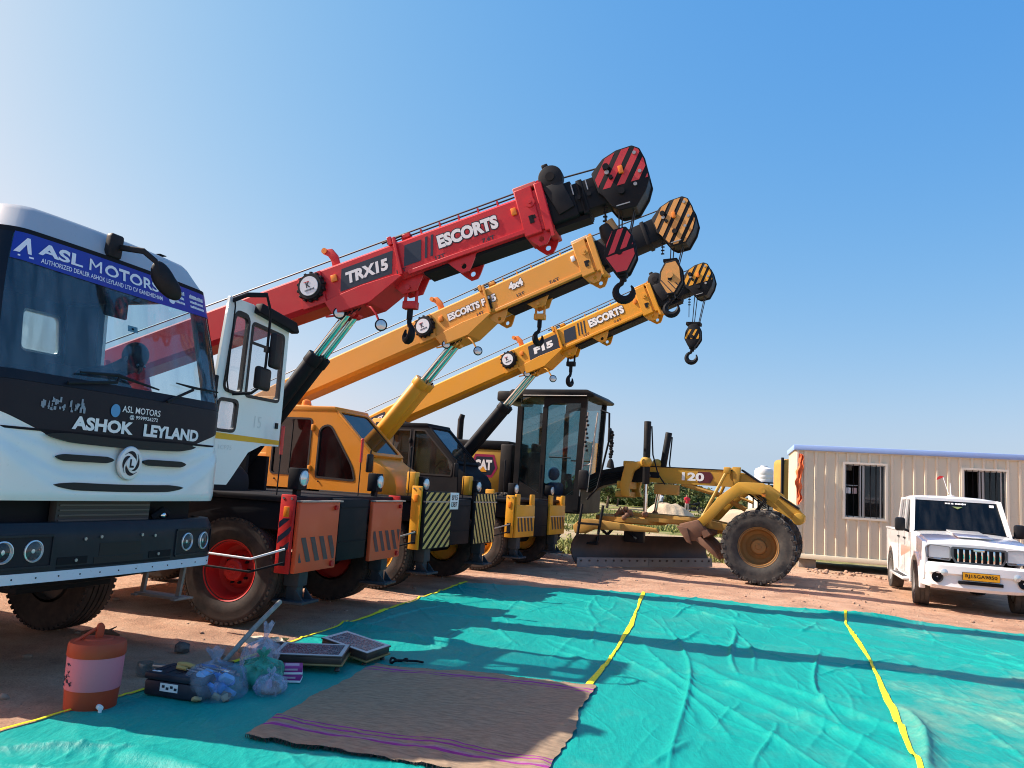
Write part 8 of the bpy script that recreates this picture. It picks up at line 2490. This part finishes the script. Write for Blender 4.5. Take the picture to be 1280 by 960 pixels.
# carved wooden stools with ornate tops, one tilted
DWOOD = paint('dark varnished wood', (0.035, 0.022, 0.018), 0.3, 0.15, coat=0.3)
def ornate():
    m, n, b = mat_base('ornate inlaid top'); L = n.links.new
    tc = n.nodes.new('ShaderNodeTexCoord'); vo = n.nodes.new('ShaderNodeTexVoronoi'); vo.inputs['Scale'].default_value = 38; vo.feature = 'F1'
    L(tc.outputs['Object'], vo.inputs['Vector']); cr = n.nodes.new('ShaderNodeValToRGB'); cr.color_ramp.interpolation = 'CONSTANT'
    st = [(0, (0.20, 0.04, 0.05)), (0.2, (0.26, 0.25, 0.26)), (0.34, (0.05, 0.06, 0.09)), (0.62, (0.22, 0.21, 0.22))]
    while len(cr.color_ramp.elements) < len(st): cr.color_ramp.elements.new(0.5)
    for e, (p_, c) in zip(cr.color_ramp.elements, st): e.position = p_; e.color = (*c, 1)
    L(vo.outputs['Distance'], cr.inputs['Fac']); L(cr.outputs[0], b.inputs['Base Color']); b.inputs['Roughness'].default_value = 0.25
    return m
ORN = ornate()
INL = paint('white inlay band', (0.55, 0.54, 0.53), 0.3, 0.1, bump=0)
def stool(x, y, z, rot, sx_, sy_, label):
    t = thing('low_stool', (x, y, z), 0, label, 'stool', 'low ornate prayer stools')
    t.rotation_euler = rot; t.scale = (1, 1, 0.82)
    mb = MB(); mb.box((0, 0, 0.105), (sx_, sy_, 0.06), DWOOD, bev=0.008); mb.box((0, 0, 0.066), (sx_ + 0.02, sy_ + 0.02, 0.018), paint('brass edging', (0.35, 0.24, 0.1), 0.35, 0.2, metal=0.6), bev=0.004)
    mb.build('stool_frame', t)
    mb = MB(); mb.box((0, 0, 0.142), (sx_ + 0.015, sy_ + 0.015, 0.014), DWOOD, bev=0.004)
    mb.frame([(-sx_ / 2, -sy_ / 2), (sx_ / 2, -sy_ / 2), (sx_ / 2, sy_ / 2), (-sx_ / 2, sy_ / 2)], inset_poly([(-sx_ / 2, -sy_ / 2), (sx_ / 2, -sy_ / 2), (sx_ / 2, sy_ / 2), (-sx_ / 2, sy_ / 2)], 0.03), 'xy', 0.1495, 0.152, INL)
    mb.prism(inset_poly([(-sx_ / 2, -sy_ / 2), (sx_ / 2, -sy_ / 2), (sx_ / 2, sy_ / 2), (-sx_ / 2, sy_ / 2)], 0.034), 'xy', 0.1495, 0.1515, ORN)
    mb.build('stool_top', t)
    for i in (-1, 1):
        for j in (-1, 1):
            mb = MB(); mb.lathe([(0.018, 0.0), (0.024, 0.012), (0.016, 0.03), (0.024, 0.058)], DWOOD, 12, T(i * (sx_ / 2 - 0.035), j * (sy_ / 2 - 0.035), 0) @ RX(R(90))); mb.build('leg', t)
    return t
stool(-1.42, 6.24, tz(-1.42, 6.24) + 0.01, (R(2), R(-1), R(2)), 0.52, 0.36, 'dark low stool with a patterned top and white border, beside the bags')
stool(-1.16, 6.62, tz(-1.16, 6.62) + 0.012, (R(2), R(7), R(-26)), 0.46, 0.32, 'dark low stool with a worn pale top, tilted by the mat corner')
mb = MB(T(-1.74, 6.56, tz(-1.74, 6.56) + 0.0)); mb.lathe([(0.0, 0.0), (0.11, 0.0), (0.20, 0.05), (0.21, 0.055), (0.205, 0.062), (0.12, 0.012), (0, 0.01)], rough_mat('blackened iron pan', (0.012, 0.012, 0.013), (0.03, 0.027, 0.025), 9, 0.5, 0.2), 32, RX(R(90))); o = mb.build('iron_pan'); tag(o, 'round blackened iron pan behind the patterned stool', 'pan')
mb = MB(T(-0.78, 6.56, tz(-0.78, 6.56) + 0.02)); mb.tube([(0.07 * cos(a), 0.05 * sin(a), 0.015 * sin(3 * a)) for a in [2 * pi * i / 16 for i in range(13)]] + [(0.14, 0.03, 0), (0.2, 0.0, 0)], 0.01, BLACK, 6); o = mb.build('cable_loop'); tag(o, 'short loop of black cable at the corner of the brown mat', 'cable')
